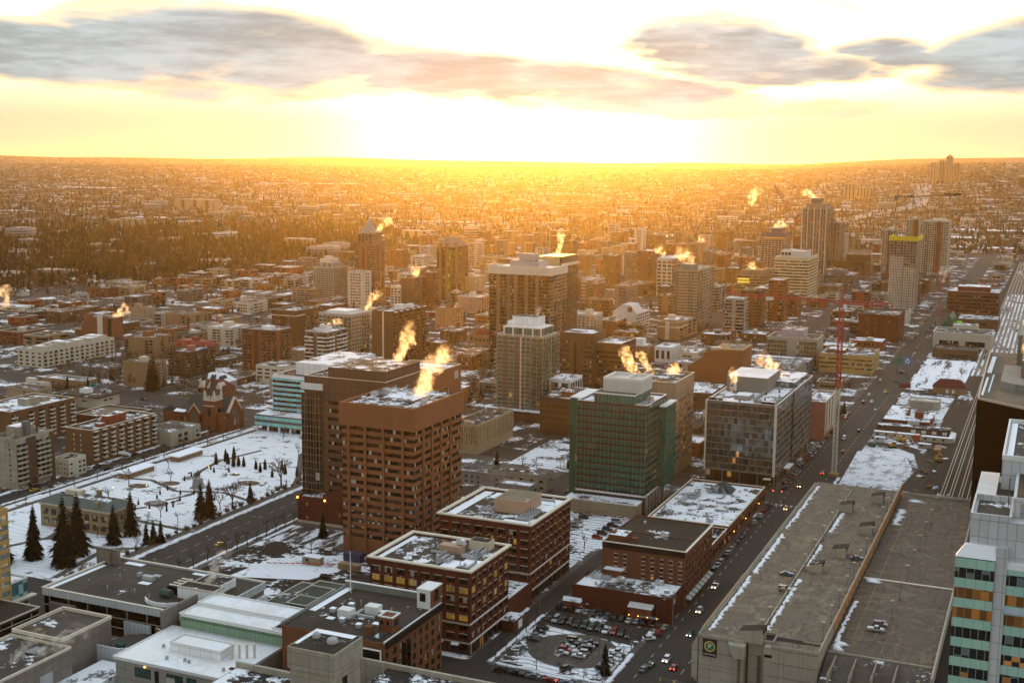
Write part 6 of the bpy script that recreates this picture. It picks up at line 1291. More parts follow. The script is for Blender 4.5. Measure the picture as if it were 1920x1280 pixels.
# ================================================================ parkade
t = thing('parkade', 'long concrete parkade with stained upper deck and round P sign on its end wall', 'parking garage', (-91.5, 354, 0)); FOOT.append((-92, 354, -24, 572))
part('wall', MB().box(0, 0, 0, 14, 9, 17.2).box(14.6, 3, 0, 22, 10, 17.2).box(20, 0, 0, 36, 7, 17.2).box(0, 9, 0, .5, 205, 17.2).box(35.4, 7, 0, 36, 212, 17.4).box(.5, 204.5, 0, 35.4, 205, 17.2), BEIGEC, t)
part('deck', MB().box(.5, 9, 16.2, 35.4, 204.5, 17).box(.3, .3, 17.2, 13.8, 9, 17.23).box(22, .3, 17.2, 35.8, 7, 17.23), R_PARK, t)
part('parapet', MB().box(-.3, 0, 17.24, 0, 200, 18.3).box(-.3, -.3, 17.24, 14, -.0, 18.2).box(22, -.3, 17.24, 36.3, 0, 18.2).box(36.02, 0, 17.45, 36.4, 212, 18.5), BEIGEC, t)
part('chamfered_edge', MB().loft([[(-2.2, 0, 4), (-.31, 0, 2), (-.31, 0, 18.0), (-2.2, 0, 14)], [(-2.2, 12, 4), (-.31, 12, 2), (-.31, 12, 18.0), (-2.2, 12, 14)]]), BEIGEC, t)
OR = wall('rusty barrier', (.42, .20, .08), .8, .2); part('barrier', MB().box(36.45, 25, 17, 36.7, 212, 18.9).box(-.45, 4, 17.3, -.31, 60, 18.5), OR, t)
m = MB()
for k in range(26): m.box(36.42, 26+k*7.2, 14.5, 36.8, 26.4+k*7.2, 18.9)
part('barrier_post', m, OR, t, kind='stuff')
rr = random.Random(9)
def lump(mb, x0, x1, y0, y1, z, hh, n=26):
    rg = []
    for k in range(n+1):
        y = y0+(y1-y0)*k/n; a = (x1-x0)*rr.uniform(.35, 1); g_ = rr.uniform(.0, .25)*(x1-x0); rg.append([(x0+g_, y, z), (x0+g_+a*.3, y, z+hh*rr.uniform(.4, 1)), (x0+g_+a*.7, y, z+hh*rr.uniform(.3, .9)), (x0+g_+a, y, z)])
    mb.loft(rg)
for a_ in ((.7, 3.2, 6, 62, 17, .6, 40), (.7, 3.4, 66, 118, 17, .6, 40), (.7, 2.8, 125, 198, 17, .5, 40)): m = MB(); lump(m, *a_); part('snow_ridge', m, SNOWM, t, smooth=True)
for a_ in ((17, 19.2, 14, 66, 17, .5, 40), (17.2, 19.2, 82, 110, 17, .5, 24), (17.5, 20, 128, 158, 17, .5, 30)): m = MB(); lump(m, *a_); part('snow_ridge', m, SNOWM, t, smooth=True)
part('divider', MB().box(16.4, 12, 17, 16.8, 200, 17.6), BEIGEC, t)
for (u, v, w_, d_, h_) in ((12.2, 1.5, 7, 5, 4.6), (19.5, 76, 4.5, 5, 3.6), (24, 97, 5, 6, 4), (29, 131, 5, 6, 4.2), (17, 160, 5, 6, 4), (27, 180, 5, 6, 4)):
    o = part('stair_head', MB().prism([(u, v), (u+w_, v), (u+w_, v+d_), (u, v+d_)], 17, [17+h_*.72, 17+h_, 17+h_, 17+h_*.72]), BEIGEC, t); part('roof', MB().prism([(u-.2, v+.2), (u+w_+.2, v+.2), (u+w_+.2, v+d_+.2), (u-.2, v+d_+.2)], 17+h_*.7, [17+h_*.72+.1, 17+h_+.12, 17+h_+.12, 17+h_*.72+.1]), R_DARK, o); part('door', MB().box(u+w_+.01, v+1.5, 17, u+w_+.06, v+3, 19.3), GREYD, o)
part('light_well', MB().box(20, 6.5, 17.24, 30, 9.5, 17.26).box(14.6, 3, 17.21, 21.9, 9.9, 17.3), BLACKM, t); part('well_kerb', parap(14.4, 2.8, 22.2, 10.1, 17.3, 18.2, .3), BEIGEC, t)
part('joints', MB().box(22, -.04, 12.5, 36, -.005, 12.6).box(22, -.04, 8.2, 36, -.005, 8.3).box(26, -.045, 0, 26.1, -.041, 17.2).box(30.5, -.045, 0, 30.6, -.041, 17.2).box(0, -.04, 12.5, 12, -.005, 12.6).box(0, -.04, 7, 12, -.005, 7.1), GREYD, t)
part('bracket_box', MB().loft([[(10.5, -.02, 12.5), (14.6, -.02, 12.5), (14.6, -.02, 17.3), (9, -.02, 17.3)], [(11.5, -3, 13.2), (14.6, -3, 13.2), (14.6, -3, 16.8), (10, -3, 16.8)]]), BEIGEC, t); part('downpipe', MB().cyl(12.6, -.5, 0, 12.5, .4).cyl(18, 2.4, 0, 13, .4), GREYD, t)
part('slot_opening', MB().box(20.2, -.06, 14, 22.4, -.01, 14.9), BLACKM, t)
# P sign
sg = part('parking_sign', MB().box(1.3, -.35, 11.3, 5.6, -.02, 16.9), plain('sign black', (.01, .01, .01), .5), t)
def disc(mb, cx, cz, r0, r1, y, n=28):
    for k in range(n):
        a, b_ = 6.2832*k/n, 6.2832*(k+1)/n; P = lambda r, q: (cx+r*math.cos(q), y, cz+r*math.sin(q))
        mb.face([P(r0, a), P(r1, a), P(r1, b_), P(r0, b_)] if r0 else [(cx, y, cz), P(r1, a), P(r1, b_)])
m = MB(); disc(m, 3.45, 14.6, 1.35, 1.7, -.37); part('sign_ring', m, plain('sign gold', (.6, .45, .12), .5), sg); m = MB(); disc(m, 3.45, 14.6, 0, 1.34, -.365); part('sign_disc', m, plain('sign green', (.02, .16, .08), .5), sg)
def text(name, s, size, loc, rot, m, parent, ext=.02, align='CENTER'):
    cu = bpy.data.curves.new(name, 'FONT'); cu.body = s; cu.size = size; cu.extrude = ext; cu.align_x = align; cu.align_y = 'CENTER'
    o = bpy.data.objects.new(name+'_tmp', cu); C.objects.link(o); dg = bpy.context.evaluated_depsgraph_get(); me = bpy.data.meshes.new_from_object(o.evaluated_get(dg)); bpy.data.objects.remove(o)
    me.materials.clear(); me.materials.append(m); q = link(name, me, parent, loc); q.rotation_euler = rot; return q
SW_ = plain('sign white', (.75, .75, .7), .5)
text('sign_letter', 'P', 2.1, (3.45, -.4, 14.6), (math.pi/2, 0, 0), SW_, sg); text('sign_lettering', 'Public Parking', .66, (3.45, -.4, 12.1), (math.pi/2, 0, 0), SW_, sg)
# lower deck over the tracks
t = thing('parking_deck', 'lower brown stained parking deck over the tracks, right of the parkade', 'parking deck', (-55, 356, 0))
part('deck', MB().box(.2, 12, 12.8, 31, 212, 13.6), deckm('lower deck', (.092, .066, .043)), t); part('edge_wall', MB().box(.2, 11.5, 11.4, 31, 12-.02, 13.9).box(31.02, 0, 11, 31.6, 212, 15).box(.2, 212.02, 10, 31, 212.6, 14.6), BEIGEC, t)
part('ramp', MB().prism([(.2, -8), (31, -8), (31, 11.4), (.2, 11.4)], 9, [9.6, 9.6, 13.4, 13.4]), roofm('ramp deck', (.10, .085, .07), .1), t)
m = MB()
for k in range(4): m.box(3+k*6, -7.6, 9.6, 3.3+k*6, -7.2, 13).box(3+k*6, -7.5+k, 11, 3.2+k*6, 9, 14)
part('ramp_kerb', m, BEIGEC, t); m = MB()
for k in range(9): m.box(4+k*2, -4, 13, 4.15+k*2, -3.9, 15.2)
m.box(3.8, -4, 15.2, 20.4, -3.85, 15.4); part('handrail', m, GREYD, t)
cmx = MB().box(0, 0, 0, 1, 1, 12.8).mesh('column', CONC)
for i in range(3):
    for k in range(9): link('column', cmx, t, (3+i*12, 2+k*24, 0))
part('cross_joint', MB().box(.4, 86, 13.61, 31, 87, 13.9), COPE, t); part('underpass_shade_sheet', MB().box(1, 11.52, 0, 30, 11.9, 11), BLACKM, t)  # black sheet painted in for the shade of the open underpass
for a_ in ((.4, 2.4, 20, 60, 13.6, .5, 30), (.4, 7, 82, 85.8, 13.6, .7, 8), (.5, 5, 160, 185, 13.6, .5, 18), (3, 12, 200, 204, 13.6, .4, 6), (.3, 5, 13, 19, 13.6, 1.2, 6)): m = MB(); lump(m, *a_); part('snow_ridge', m, SNOWM, t, smooth=True)
m = MB()
for k in range(20): m.box(6, 28+k*8.6, 13.61, 11, 28.14+k*8.6, 13.625)
m.box(5.6, 24, 13.61, 5.74, 205, 13.625); part('stall_lines', m, plain('worn yellow', (.24, .18, .07), .9), t)
# lamp posts on the decks
lp = thing('deck_lamp', 'slim deck lamp post with pale twin head', 'lamp post', (-73.5, 360, 17), group='lamp posts on the parkade decks')
part('post', MB().cyl(0, 0, 0, 6.2, .11, .08, 6).box(-.3, -.3, 0, .3, .3, .7), GREYD, lp); part('lamp_head', MB().box(-.55, -.18, 6.2, .55, .18, .0+6.45), COPE, lp)
lab = lambda s: s
for k in range(9): dup(lp, (-73.6, 372+k*19.5, 17), 0, 'slim deck lamp post along the middle of the upper parkade deck')
lp['label'] = 'slim deck lamp post along the middle of the upper parkade deck'
for k in range(12): dup(lp, (-56.2, 366+k*15.6, 17), 0, 'slim deck lamp post along the orange barrier of the parkade')
for k in range(9): dup(lp, (-40.5+k*.25, 384+k*20, 13.6), 0, 'slim deck lamp post standing on the lower brown deck')

# ================================================================ right edge towers
MINT = G_MINT
t = thing('office_tower', 'pale office tower with mint-green spandrels and white pier, cut by the right edge', 'office tower', (-13.4, 249, 0)); FOOT.append((-14, 249, 30, 290))
WP = wall('white tile', (.50, .52, .53), .5, .08, 0, (1.7, 3.4))
part('wall', MB().box(2.2, 2, 0, 40, 40, 92), WP, t); RTf = 4.05
gb = part('glass_bay', MB().box(0, 0, 0, 7.2, 2-.02, 84.6), G_BLACK, t); part('bay_ledge', MB().loft([[(-.1, -.1, 84.6), (7.3, -.1, 84.6), (7.3, 1.98, 84.6), (-.1, 1.98, 84.6)], [(1.5, 1.2, 87), (7.3, 1.2, 87), (7.3, 1.98, 87), (1.5, 1.98, 87)]]), SNOWT, gb)
g2_ = part('glass_bay', MB().box(9.4, .8, 0, 24, 1.98, 83), G_BLACK, t); part('bay_ledge', MB().box(9.3, .7, 83, 24, 1.98, 84.2), SNOWT, g2_)
part('white_pier', MB().box(7.22, .4, 0, 9.38, 1.98, 87.2), WP, t); part('ledge', MB().box(9.4, -.6, 74.5, 24, .78, 75.2), wall('bluish ledge', (.42, .48, .55)), t)
G_RT = winm('tower office glass', (.018, .022, .022), 1.44, .10, .08, frame=(.22, .24, .24), litcol=(1, .42, .1), ls=.3, blindcol=(.12, .16, .17), fw=.12)
G_RTW = winm('warm tower glass', (.16, .07, .02), 1.44, .5, .0, frame=(.2, .2, .18), litcol=(1, .38, .07), ls=.16, fw=.12)
for k in range(20):
    z = 84.4-k*RTf; wm = G_RTW if k in (1, 2) else G_RT
    part('spandrel', MB().box(-.06, -.08, z-1.9, 7.2, -.005, z), MINT, gb); part('window', MB().box(-.02, -.06, z-RTf+.05, 7.2, -.005, z-1.95), wm, gb)
    part('spandrel', MB().box(9.42, .72, z-2.5, 24, .795, z-.6), MINT, g2_); part('window', MB().box(9.42, .74, z-RTf-.55, 24, .795, z-2.55), wm, g2_)
part('roof', MB().box(4, 18, 92, 22, 34, 92.1).box(3, 3, 92, 9, 17, 92.1), R_GRAV, t); part('parapet', parap(2.1, 1.9, 9.6, 18, 92, 93.2, .4).box(2.1, 18, 92, 6, 40, 92.8), WP, t)
ub = part('upper_block', MB().box(6.6, 28, 92.1, 40, 70, 98.5).box(9.6, 6, 92.1, 40, 27.9, 96), WP, t); part('roof', MB().box(7.2, 28.6, 98.51, 39, 69, 98.6).box(10.2, 6.6, 96.01, 39, 27, 96.1), R_GRAV, ub); part('roof_snow', MB().box(7.3, 28.8, 98.61, 8.6, 69, 98.75), SNOWT, ub); part('parapet', parap(6.5, 27.9, 40, 70, 98.6, 99.6, .4), COPEW, ub); part('dark_panel', MB().box(11, 5.9, 88, 39, 5.99, 95), GREYW, ub)
part('antenna', MB().cyl(8.6, 14, 92, 98, .1), GREYD, t)
t = thing('dark_tower', 'tower with sheer black face and angled taupe roof beyond the mint-banded tower', 'office tower', (-25.4, 545, 0)); FOOT.append((-26, 545, 40, 720))
m = MB(); m.prism([(0, 10.8), (32, -16), (60, -16), (60, 160), (-2, 160)], 0, 62); part('wall', m, plain('black facade', (.003, .003, .003), .8, spec=0.0), t)
part('roof', MB().prism([(.4, 11.2), (32, -15.4), (59, -15.4), (59, 159), (-1.4, 159)], 62.01, 62.2), roofm('taupe roof', (.13, .115, .09), .1, .06), t); part('coping', MB().loft([[(0, 10.8, 62), (0, 10.8, 62.9), (.7, 11.2, 62.9), (.7, 11.2, 62)], [(32, -16, 62), (32, -16, 62.9), (32, -15.2, 62.9), (32, -15.2, 62)]]).loft([[(0, 10.8, 62), (0, 10.8, 62.9), (.8, 10.8, 62.9), (.8, 10.8, 62)], [(-2, 160, 62), (-2, 160, 62.9), (-1.2, 160, 62.9), (-1.2, 160, 62)]]), STONE, t)
for a_ in ((1, 20, 62.21, 2, 70, 62.5), (.4, 84, 62.21, 2.4, 140, 62.6), (3.4, 30, 62.21, 4, 80, 62.4)): part('roof_snow', MB().box(*a_), SNOWM, t)
m = MB(); m.loft([[(8, 40, 62.2), (14, 34, 62.2), (50, 20, 62.2), (50, 90, 62.2), (8, 90, 62.2)], [(8, 40, 66), (14, 34, 66), (50, 20, 66), (50, 90, 66), (8, 90, 66)]]); part('plant_screen', m, wall('screen', (.2, .21, .19), .7, .1, 0, (2, 9)), t); part('roof_storey', MB().box(16, 52, 66.01, 50, 100, 74), wall('greenish panel', (.17, .18, .14), .7, .1, 0, (6, 6)), t); part('roof_storey', MB().box(13, 96, 62.21, 50, 150, 80), wall('greenish panel', (0, 0, 0)), t)
part('window', MB().box(18, 51.8, 67.5, 26, 51.99, 72), G_BLACK, t); part('roof_snow', MB().box(16.5, 53, 74.01, 49, 55, 74.1), SNOWT, t)

# ================================================================ library, church, park furniture
t = thing('library', 'sandstone library with hipped green copper roof at the park corner', 'library', (-362.5, 399, 0)); FOOT.append((-402, 399, -362, 418))
SAND = wall('sandstone', (.27, .20, .11), .85, .18, .8)
part('wall', MB().box(-39, .35, 0, -.35, 15, 10), SAND, t); m = MB()
for k in range(9): m.box(-39+k*4.6, 0, 0, -37.4+k*4.6, .349, 10)
for k in range(8): m.box(-37.4+k*4.6, 0, 0, -34.4+k*4.6, .3, 1.6).box(-37.4+k*4.6, 0, 4.2, -34.4+k*4.6, .3, 5.6).box(-37.4+k*4.6, 0, 8.6, -34.4+k*4.6, .3, 10)
for v in (.35, 5, 9.6, 13.4): m.box(-.349, v, 0, 0, v+1.6, 10)
for v in (1.95, 6.6, 11.2): m.box(-.349, v, 0, -.04, min(v+3, 13.4), 1.8).box(-.349, v, 4.2, -.04, min(v+3, 13.4), 5.6).box(-.349, v, 8.6, -.04, min(v+3, 13.4), 10)
part('pilasters', m, SAND, t)
for k in range(8):
    for z in (1.65, 5.65): link('window', winmesh(3, 2.5, G_RES), t, (-37.4+k*4.6, .2, z))
for v in (1.95, 6.6, 11.2):
    for z in (1.85, 5.65): link('window', winmesh(2.2, 2.3, G_RES), t, (-.25, v, z), math.pi/2)
part('cornice', MB().box(-39.6, -.6, 10, .6, 15.6, 10.7), STONE, t); m = MB(); hip(m, -39, 0, 0, 15, 10.7, 13.6, 4, 0, .4); part('roof', m, wall('copper roof', (.10, .12, .105), .6, .14, 0, (1.6, 50)), t); part('flat_top', MB().box(-34.5, 4.5, 13.6, -4.5, 10.5, 13.75), R_HALF, t); part('roof_hut', MB().box(-30, 6, 13.76, -22, 9.6, 16), CREAM, t); part('chimney', MB().box(-18, 12, 10.8, -16, 13.5, 15.5).box(-9, .8, 10.8, -7.4, 2.2, 14), SAND, t)
part('rear_wing', MB().box(-30, 15.02, 0, -9, 22, 9), SAND, t); part('balcony', MB().box(-17, -1.2, 4.6, -12, -.02, 5.4), COPE, t)
# church
t = thing('church', 'red brick church with square pinnacled tower, dark spire and steep dark roof', 'church', (-446, 588, 0)); FOOT.append((-492, 588, -446, 624))
CB = wall('church brick', (.15, .052, .03), .85, .2, .6); CS = wall('church stone', (.5, .45, .36), .85, .1)
part('wall', MB().box(-16, 2, 0, 0, 22, 11).box(-38, 6, 0, -16.02, 22, 9), CB, t)
m = MB(); m.loft([[(-9.5, 2, 11), (0, 2, 11), (-1.5, 2, 14), (-4.75, 2, 19), (-8, 2, 14)], [(-9.5, 22, 11), (0, 22, 11), (-1.5, 22, 14), (-4.75, 22, 19), (-8, 22, 14)]])
g_ = MB(); gable(g_, -16, 6, 0, 18, 11, 20, 0, 0, .2); g_.mesh
part('roof', g_, SLATE, t); g_ = MB(); hip(g_, -36, 5, -10, 22, 9, 19.5, 8, 0, .5); part('nave_roof', g_, SLATE, t)
for (px, py, L, ax) in ((-13.5, 1.6, 8, 'E'),):
    pass
def gab(x0, x1, y, z0, z1, nm='front_gable'):
    m = MB(); xm = (x0+x1)/2; m.loft([[(x0, y, z0), (x1, y, z0), (x1, y, z0+.2), (xm, y, z1), (x0, y, z0+.2)], [(x0, y+6, z0), (x1, y+6, z0), (x1, y+6, z0+.2), (xm, y+6, z1), (x0, y+6, z0+.2)]]); return part(nm, m, CB, t), (x0, x1, xm, y, z0, z1)
for args in ((-28, -19, 4.4, 0, 0),): pass
o, _ = gab(-27.5, -19.5, 4.2, 9, 14); part('front_wall', MB().box(-27.5, 4.2, 0, -19.5, 6, 9), CB, t)
m = MB(); m.loft([[(-27.8, 4, 9), (-23.5, 4, 14.4), (-23.5, 4, 15), (-28.2, 4, 9.3)], [(-27.8, 4.6, 9), (-23.5, 4.6, 14.4), (-23.5, 4.6, 15), (-28.2, 4.6, 9.3)]]).loft([[(-19.2, 4, 9), (-18.8, 4, 9.3), (-23.5, 4, 15), (-23.5, 4, 14.4)], [(-19.2, 4.6, 9), (-18.8, 4.6, 9.3), (-23.5, 4.6, 15), (-23.5, 4.6, 14.4)]]); part('stone_coping', m, CS, t)
# gable to the north street
m = MB(); m.loft([[(.1, 6, 0), (.1, 18, 0), (.1, 18, 11), (.1, 12, 19), (.1, 6, 11)], [(1.2, 6, 0), (1.2, 18, 0), (1.2, 18, 11), (1.2, 12, 19), (1.2, 6, 11)]]); part('gable_wall', m, CB, t)
m = MB(); m.loft([[(-.3, 5.6, 11), (-.3, 12, 19.2), (-.3, 12, 20), (-.3, 5, 11.2)], [(1.5, 5.6, 11), (1.5, 12, 19.2), (1.5, 12, 20), (1.5, 5, 11.2)]]).loft([[(-.3, 18.4, 11), (-.3, 19, 11.2), (-.3, 12, 20), (-.3, 12, 19.2)], [(1.5, 18.4, 11), (1.5, 19, 11.2), (1.5, 12, 20), (1.5, 12, 19.2)]]); part('stone_coping', m, CS, t)
def arch(mb, c, z0, z1, w_, face, o):
    pts = [(-w_/2, z0), (w_/2, z0), (w_/2, z1-w_*.5)]+[(w_/2*math.cos(a), z1-w_*.5+w_*.5*math.sin(a)) for a in (.5, 1.0, 1.57, 2.1, 2.6)]+[(-w_/2, z1-w_*.5)]
    mb.face([(c+p, o, q) for p, q in pts] if face == 'E' else [(o, c+p, q) for p, q in pts])
m = MB(); arch(m, 12, 3, 12.5, 5, 'N', 1.26); part('rose_window', m, winm('leaded glass', (.03, .04, .035), .7, 0, .1, frame=(.3, .26, .2), fw=.15), t)
m = MB(); arch(m, -23.5, 3, 10, 4.4, 'E', 4.14); part('arched_window', m, winm('leaded glass', (0, 0, 0)), t)
tw = part('bell_tower', MB().box(-13, 0, 0, -5, 8, 18.5), CB, t); part('stone_top', MB().box(-13.2, -.2, 18.5, -4.8, 8.2, 19.3).box(-13, 0, 15.2, -5, -.12, 15.7), CS, tw); m = MB()
for (a, b_) in ((-13, 0), (-6.2, 0), (-13, 6.8), (-6.2, 6.8)): m.box(a, b_, 19.3, a+1.2, b_+1.2, 23); m.loft([[(a, b_, 23), (a+1.2, b_, 23), (a+1.2, b_+1.2, 23), (a, b_+1.2, 23)], [(a+.5, b_+.5, 25), (a+.7, b_+.5, 25), (a+.7, b_+.7, 25), (a+.5, b_+.7, 25)]])
for k in range(3): m.box(-11.4+k*2, -.1, 19.3, -10.4+k*2, .4, 21.6).box(-5.4, 1.6+k*2, 19.3, -4.9, 2.6+k*2, 21.6)
part('pinnacles', m, CS, tw); sp_ = MB(); sp_.tube((-9, 4, 19.3), (-9, 4, 35), 3.0, .05, 8); part('spire', sp_, SLATE, tw)
for a_ in ((-9, 9, 14, 2.2, 'E', -.08), (4, 9, 14, 2.2, 'N', -4.92), (-9, .2, 3.6, 2, 'E', -.08)): m = MB(); arch(m, *a_); part('louvred_opening', m, G_DARK, tw)
for u in (-35, -32, -29.5): link('window', winmesh(1.2, 3, G_RES), t, (u, 5.9, 3))
part('hall_wing', MB().box(-50, 8, 0, -38.02, 22, 8), CB, t); g_ = MB(); gable(g_, -50, 8, -38, 22, 8.02, 12, 1, 0, .4); part('hall_roof', g_, SLATE, t); part('roof_snow', MB().prism([(-38, 3), (-30, 3), (-30, 6), (-38, 6)], 9.2, [9.4, 9.4, 10.6, 10.6]), SNOWT, t)
b = Bld('flat_roofed_hall', 'beige two-storey flat-roofed building between dish-topped block and church', 'building', -449, 545, 7.5, 22, 27, [BEIGEC], E=F('wwx', 2, g=.4, wf=.5, hf=.4, win=G_DARK), N=F('xbbxw', 2, g=.4, wf=.6, hf=.5, win=G_DARK, bal=bal(BEIGEC, BEIGEC)), roof=R_GRAV)
b = Bld('church_hall', 'brick hall with wide tan flat roof and white column edge behind the church', 'hall', -500, 560, 8, 34, 30, [CB], E=F('wxwxwxw', 2, g=.4, wf=.4, win=G_RES), roof=R_TAN, cope=COPE)
# sandstone villas south of the church
for k, (px, py, lab_) in enumerate(((-520, 690, 'pale gabled terrace with snowy dormer roofs left of the church'), (-505, 668, 'large brick house with maroon hipped roof behind the church spire'))):
    o = thing('house', lab_, 'house', (px, py, 0)); FOOT.append((px-24, py, px, py+16)); part('wall', MB().box(-22, 0, 0, 0, 14, 8), GREYW if k == 0 else BRICK_M, o); m = MB(); hip(m, -22, 0, 0, 14, 8, 13, 5.5); part('roof', m, SNOWM if k == 0 else wall('maroon roof', (.10, .025, .025)), o); m = MB()
    for q in range(3): gable(m, -20+q*7, -.6, -15+q*7, 6, 8.2, 12.5, 1, 0, .1)
    part('dormer', m, SLATE if k == 0 else CREAM, o)
    for q in range(5): link('window', winmesh(1.5, 2, G_RES), o, (-20+q*4.2, -.08, 1.5)); link('window', winmesh(1.5, 2, G_RES), o, (-20+q*4.2, -.08, 5))
b = Bld('walk_up', 'white walk-up flats with flat snowy roof right of the church', APT, -470, 700, 11, 20, 30, [BEIGEC], E=F('xxwxx', 3, win=G_RES), N=F('wbwbwb', 3, g=.5, wf=.6, win=G_RES, bal=bal(COPEW, GREYD)), roof=R_SNOW)
b = Bld('walk_up', 'grey walk-up with stepped pale roof behind the white walk-up by the church', APT, -500, 735, 13, 26, 26, [CREAM], E=F('wwww', 3, win=G_RES), N=F('wbwb', 3, g=.5, win=G_RES, bal=bal(COPEW, GREYD)), roof=R_HALF)
# statue
st = thing('equestrian_statue', 'bronze horse and rider on a grey stone plinth in the snowy park', 'statue', (-379, 479.5, .14))
part('plinth', MB().loft([[(-3.2, -2.4, 0), (3.2, -2.4, 0), (3.2, 2.4, 0), (-3.2, 2.4, 0)], [(-3.2, -2.4, .7), (3.2, -2.4, .7), (3.2, 2.4, .7), (-3.2, 2.4, .7)]]).loft([[(-2.4, -1.7, .7), (2.4, -1.7, .7), (2.4, 1.7, .7), (-2.4, 1.7, .7)], [(-2, -1.3, 4.4), (2, -1.3, 4.4), (2, 1.3, 4.4), (-2, 1.3, 4.4)]]).box(-2.3, -1.5, 4.4, 2.3, 1.5, 4.9), wall('granite', (.24, .25, .24)), st)
BRZ = plain('bronze', (.025, .028, .026), .5, .3); m = MB(); S8 = lambda c, r, rz_: [(c[0], c[1]+r*math.cos(a*.785), c[2]+rz_*math.sin(a*.785)) for a in range(8)]
m.loft([S8((-1.5, 0, 7.0), .25, .3), S8((-1.1, 0, 7.0), .5, .62), S8((0, 0, 6.9), .46, .55), S8((.9, 0, 7.05), .5, .66), S8((1.4, 0, 7.3), .34, .5)])
m.tube((1.15, 0, 7.4), (1.9, 0, 8.6), .42, .24, 8).tube((1.8, 0, 8.6), (2.5, 0, 8.15), .27, .14, 8).tube((-1.5, 0, 7.2), (-2.0, 0, 5.9), .16, .06, 6)
for (x_, y_, k_) in ((1.1, .3, .1), (1.0, -.3, .45), (-1.1, .3, -.1), (-1.2, -.3, .2)): m.tube((x_, y_, 6.8), (x_+k_, y_, 5.9), .2, .13, 6).tube((x_+k_, y_, 5.9), (x_+k_*.4, y_, 4.9), .12, .09, 6)
hs = part('horse', m, BRZ, st, smooth=True); m = MB(); m.tube((0, 0, 7.3), (.1, 0, 8.6), .36, .42, 8).tube((.1, 0, 8.6), (.12, 0, 8.85), .16, .13, 8).tube((.12, 0, 8.8), (.14, 0, 9.25), .2, .17, 8).tube((.14, 0, 9.2), (.14, 0, 9.32), .34, .3, 8)
for s_ in (-1, 1): m.tube((.05, .25*s_, 7.4), (.5, .58*s_, 6.7), .22, .16, 6).tube((.5, .58*s_, 6.7), (.35, .6*s_, 5.9), .15, .11, 6).tube((.1, .42*s_, 8.45), (.35, .5*s_, 7.9), .13, .1, 6).tube((.35, .5*s_, 7.9), (.8, .2*s_, 7.8), .1, .08, 6)
part('rider', m, BRZ, st, smooth=True)
pv = thing('park_kiosk', 'long low park kiosk with a flat snow-covered roof beside the avenue', 'pavilion', (-424.5, 478, .14)); part('wall', MB().box(-3, 0, 0, 3, 20, 2.8), TANB, pv); part('roof', MB().box(-4, -1, 2.8, 4, 21, 3.3), SNOWT, pv)
pv2 = dup(pv, (-424.5, 518, .14), 0, 'park shelter with snow-covered roof further along the avenue, above the statue')
bn = thing('park_bench', 'dark slatted bench beside a path on the snowy park lawn', 'bench', (-395, 470, .17), .6, 'benches in the snowy park'); part('seat', MB().box(-1, -.25, .42, 1, .25, .5), BLACKM, bn); part('backrest', MB().box(-1, .2, .5, 1, .28, .95), BLACKM, bn)
for s_ in (-.9, .85): part('leg', MB().box(s_, -.25, 0, s_+.08, .25, .42), BLACKM, bn)
for (x_, y_, a_) in ((-390, 492, .2), (-400, 500, 1.2), (-388, 515, .4), (-384, 440, 2), (-372, 452, 1.2), (-372, 456, 1.2), (-368, 480, .3), (-393, 520, 2.2)): dup(bn, (x_, y_, .17), a_)
mon = thing('monument', 'grey stone war memorial column at the far end of the park', 'monument', (-349, 560, .14)); part('base', MB().box(-2.5, -2.5, 0, 2.5, 2.5, 1.2), GREYW, mon); part('shaft', MB().box(-1.1, -1.1, 1.2, 1.1, 1.1, 9), GREYW, mon)
for x_, y_ in ((-361, 548), (-356, 562)): pass
# ================================================================ infill blocks, suburbs
import numpy as np
WCOL = {'brown': BROWN, 'dark brown': BROWN_D, 'tan': TANB, 'beige': TAN, 'cream': CREAM, 'grey': GREYW, 'dark grey': GREYD, 'red brick': BRICK_M, 'orange-brown': BRICK_O, 'rust': RUST}
ROOFS = [('grey gravel', R_GRAV), ('patchy snow', R_HALF), ('snow-covered', R_SNOW), ('dark tar', R_DARK)]
RESV = [(-445, 340, -330, 625), (-207, 340, -115, 600), (-303, 340, -228, 600), (-160, 445, -115, 600), (-570, 575, -440, 660), (-265, 575, -190, 660), (-560, 415, -440, 560)]
CLEAR = [(-470, 940, -400, 1010), (-530, 640, -440, 720), (-780, 690, -690, 800), (-420, 690, -330, 700), (-1000, 760, -880, 860)]
def onroad(x0, y0, x1, y1):
    for c, w in AVE:
        if x1 > c-w/2-2 and x0 < c+w/2+2: return True
    for k in range(10):
        for x in (x0, x1):
            c = sty(k, x)
            if y1 > c-SW/2-2 and y0 < c+SW/2+2: return True
    return False
def hits(x0, y0, x1, y1, pad=2.5):
    if any(x1+pad > a and x0-pad < c and y1+pad > b and y0-pad < d for a, b, c, d in FOOT): return True
    return any(x1 > a and x0 < c and y1 > b and y0 < d for a, b, c, d in RESV+CLEAR)
def inview(x, y, pad=2.0):
    az = math.degrees(math.atan2(-x, y)); return 23.67-22.8-pad < az < 23.67+22.9+pad
rr = random.Random(21); nin = 0; tries = 0
def area_name(x, y):
    if y < 700: return 'in the blocks south of the park'
    if x < -560: return 'in the low-rise blocks at the left' if y < 1300 else 'far left beyond the apartment blocks'
    if x < -230: return 'among the middle-distance towers' if y < 1300 else 'in haze beyond the central towers'
    return 'along the wide street on the right' if y < 1500 else 'far along the wide street'
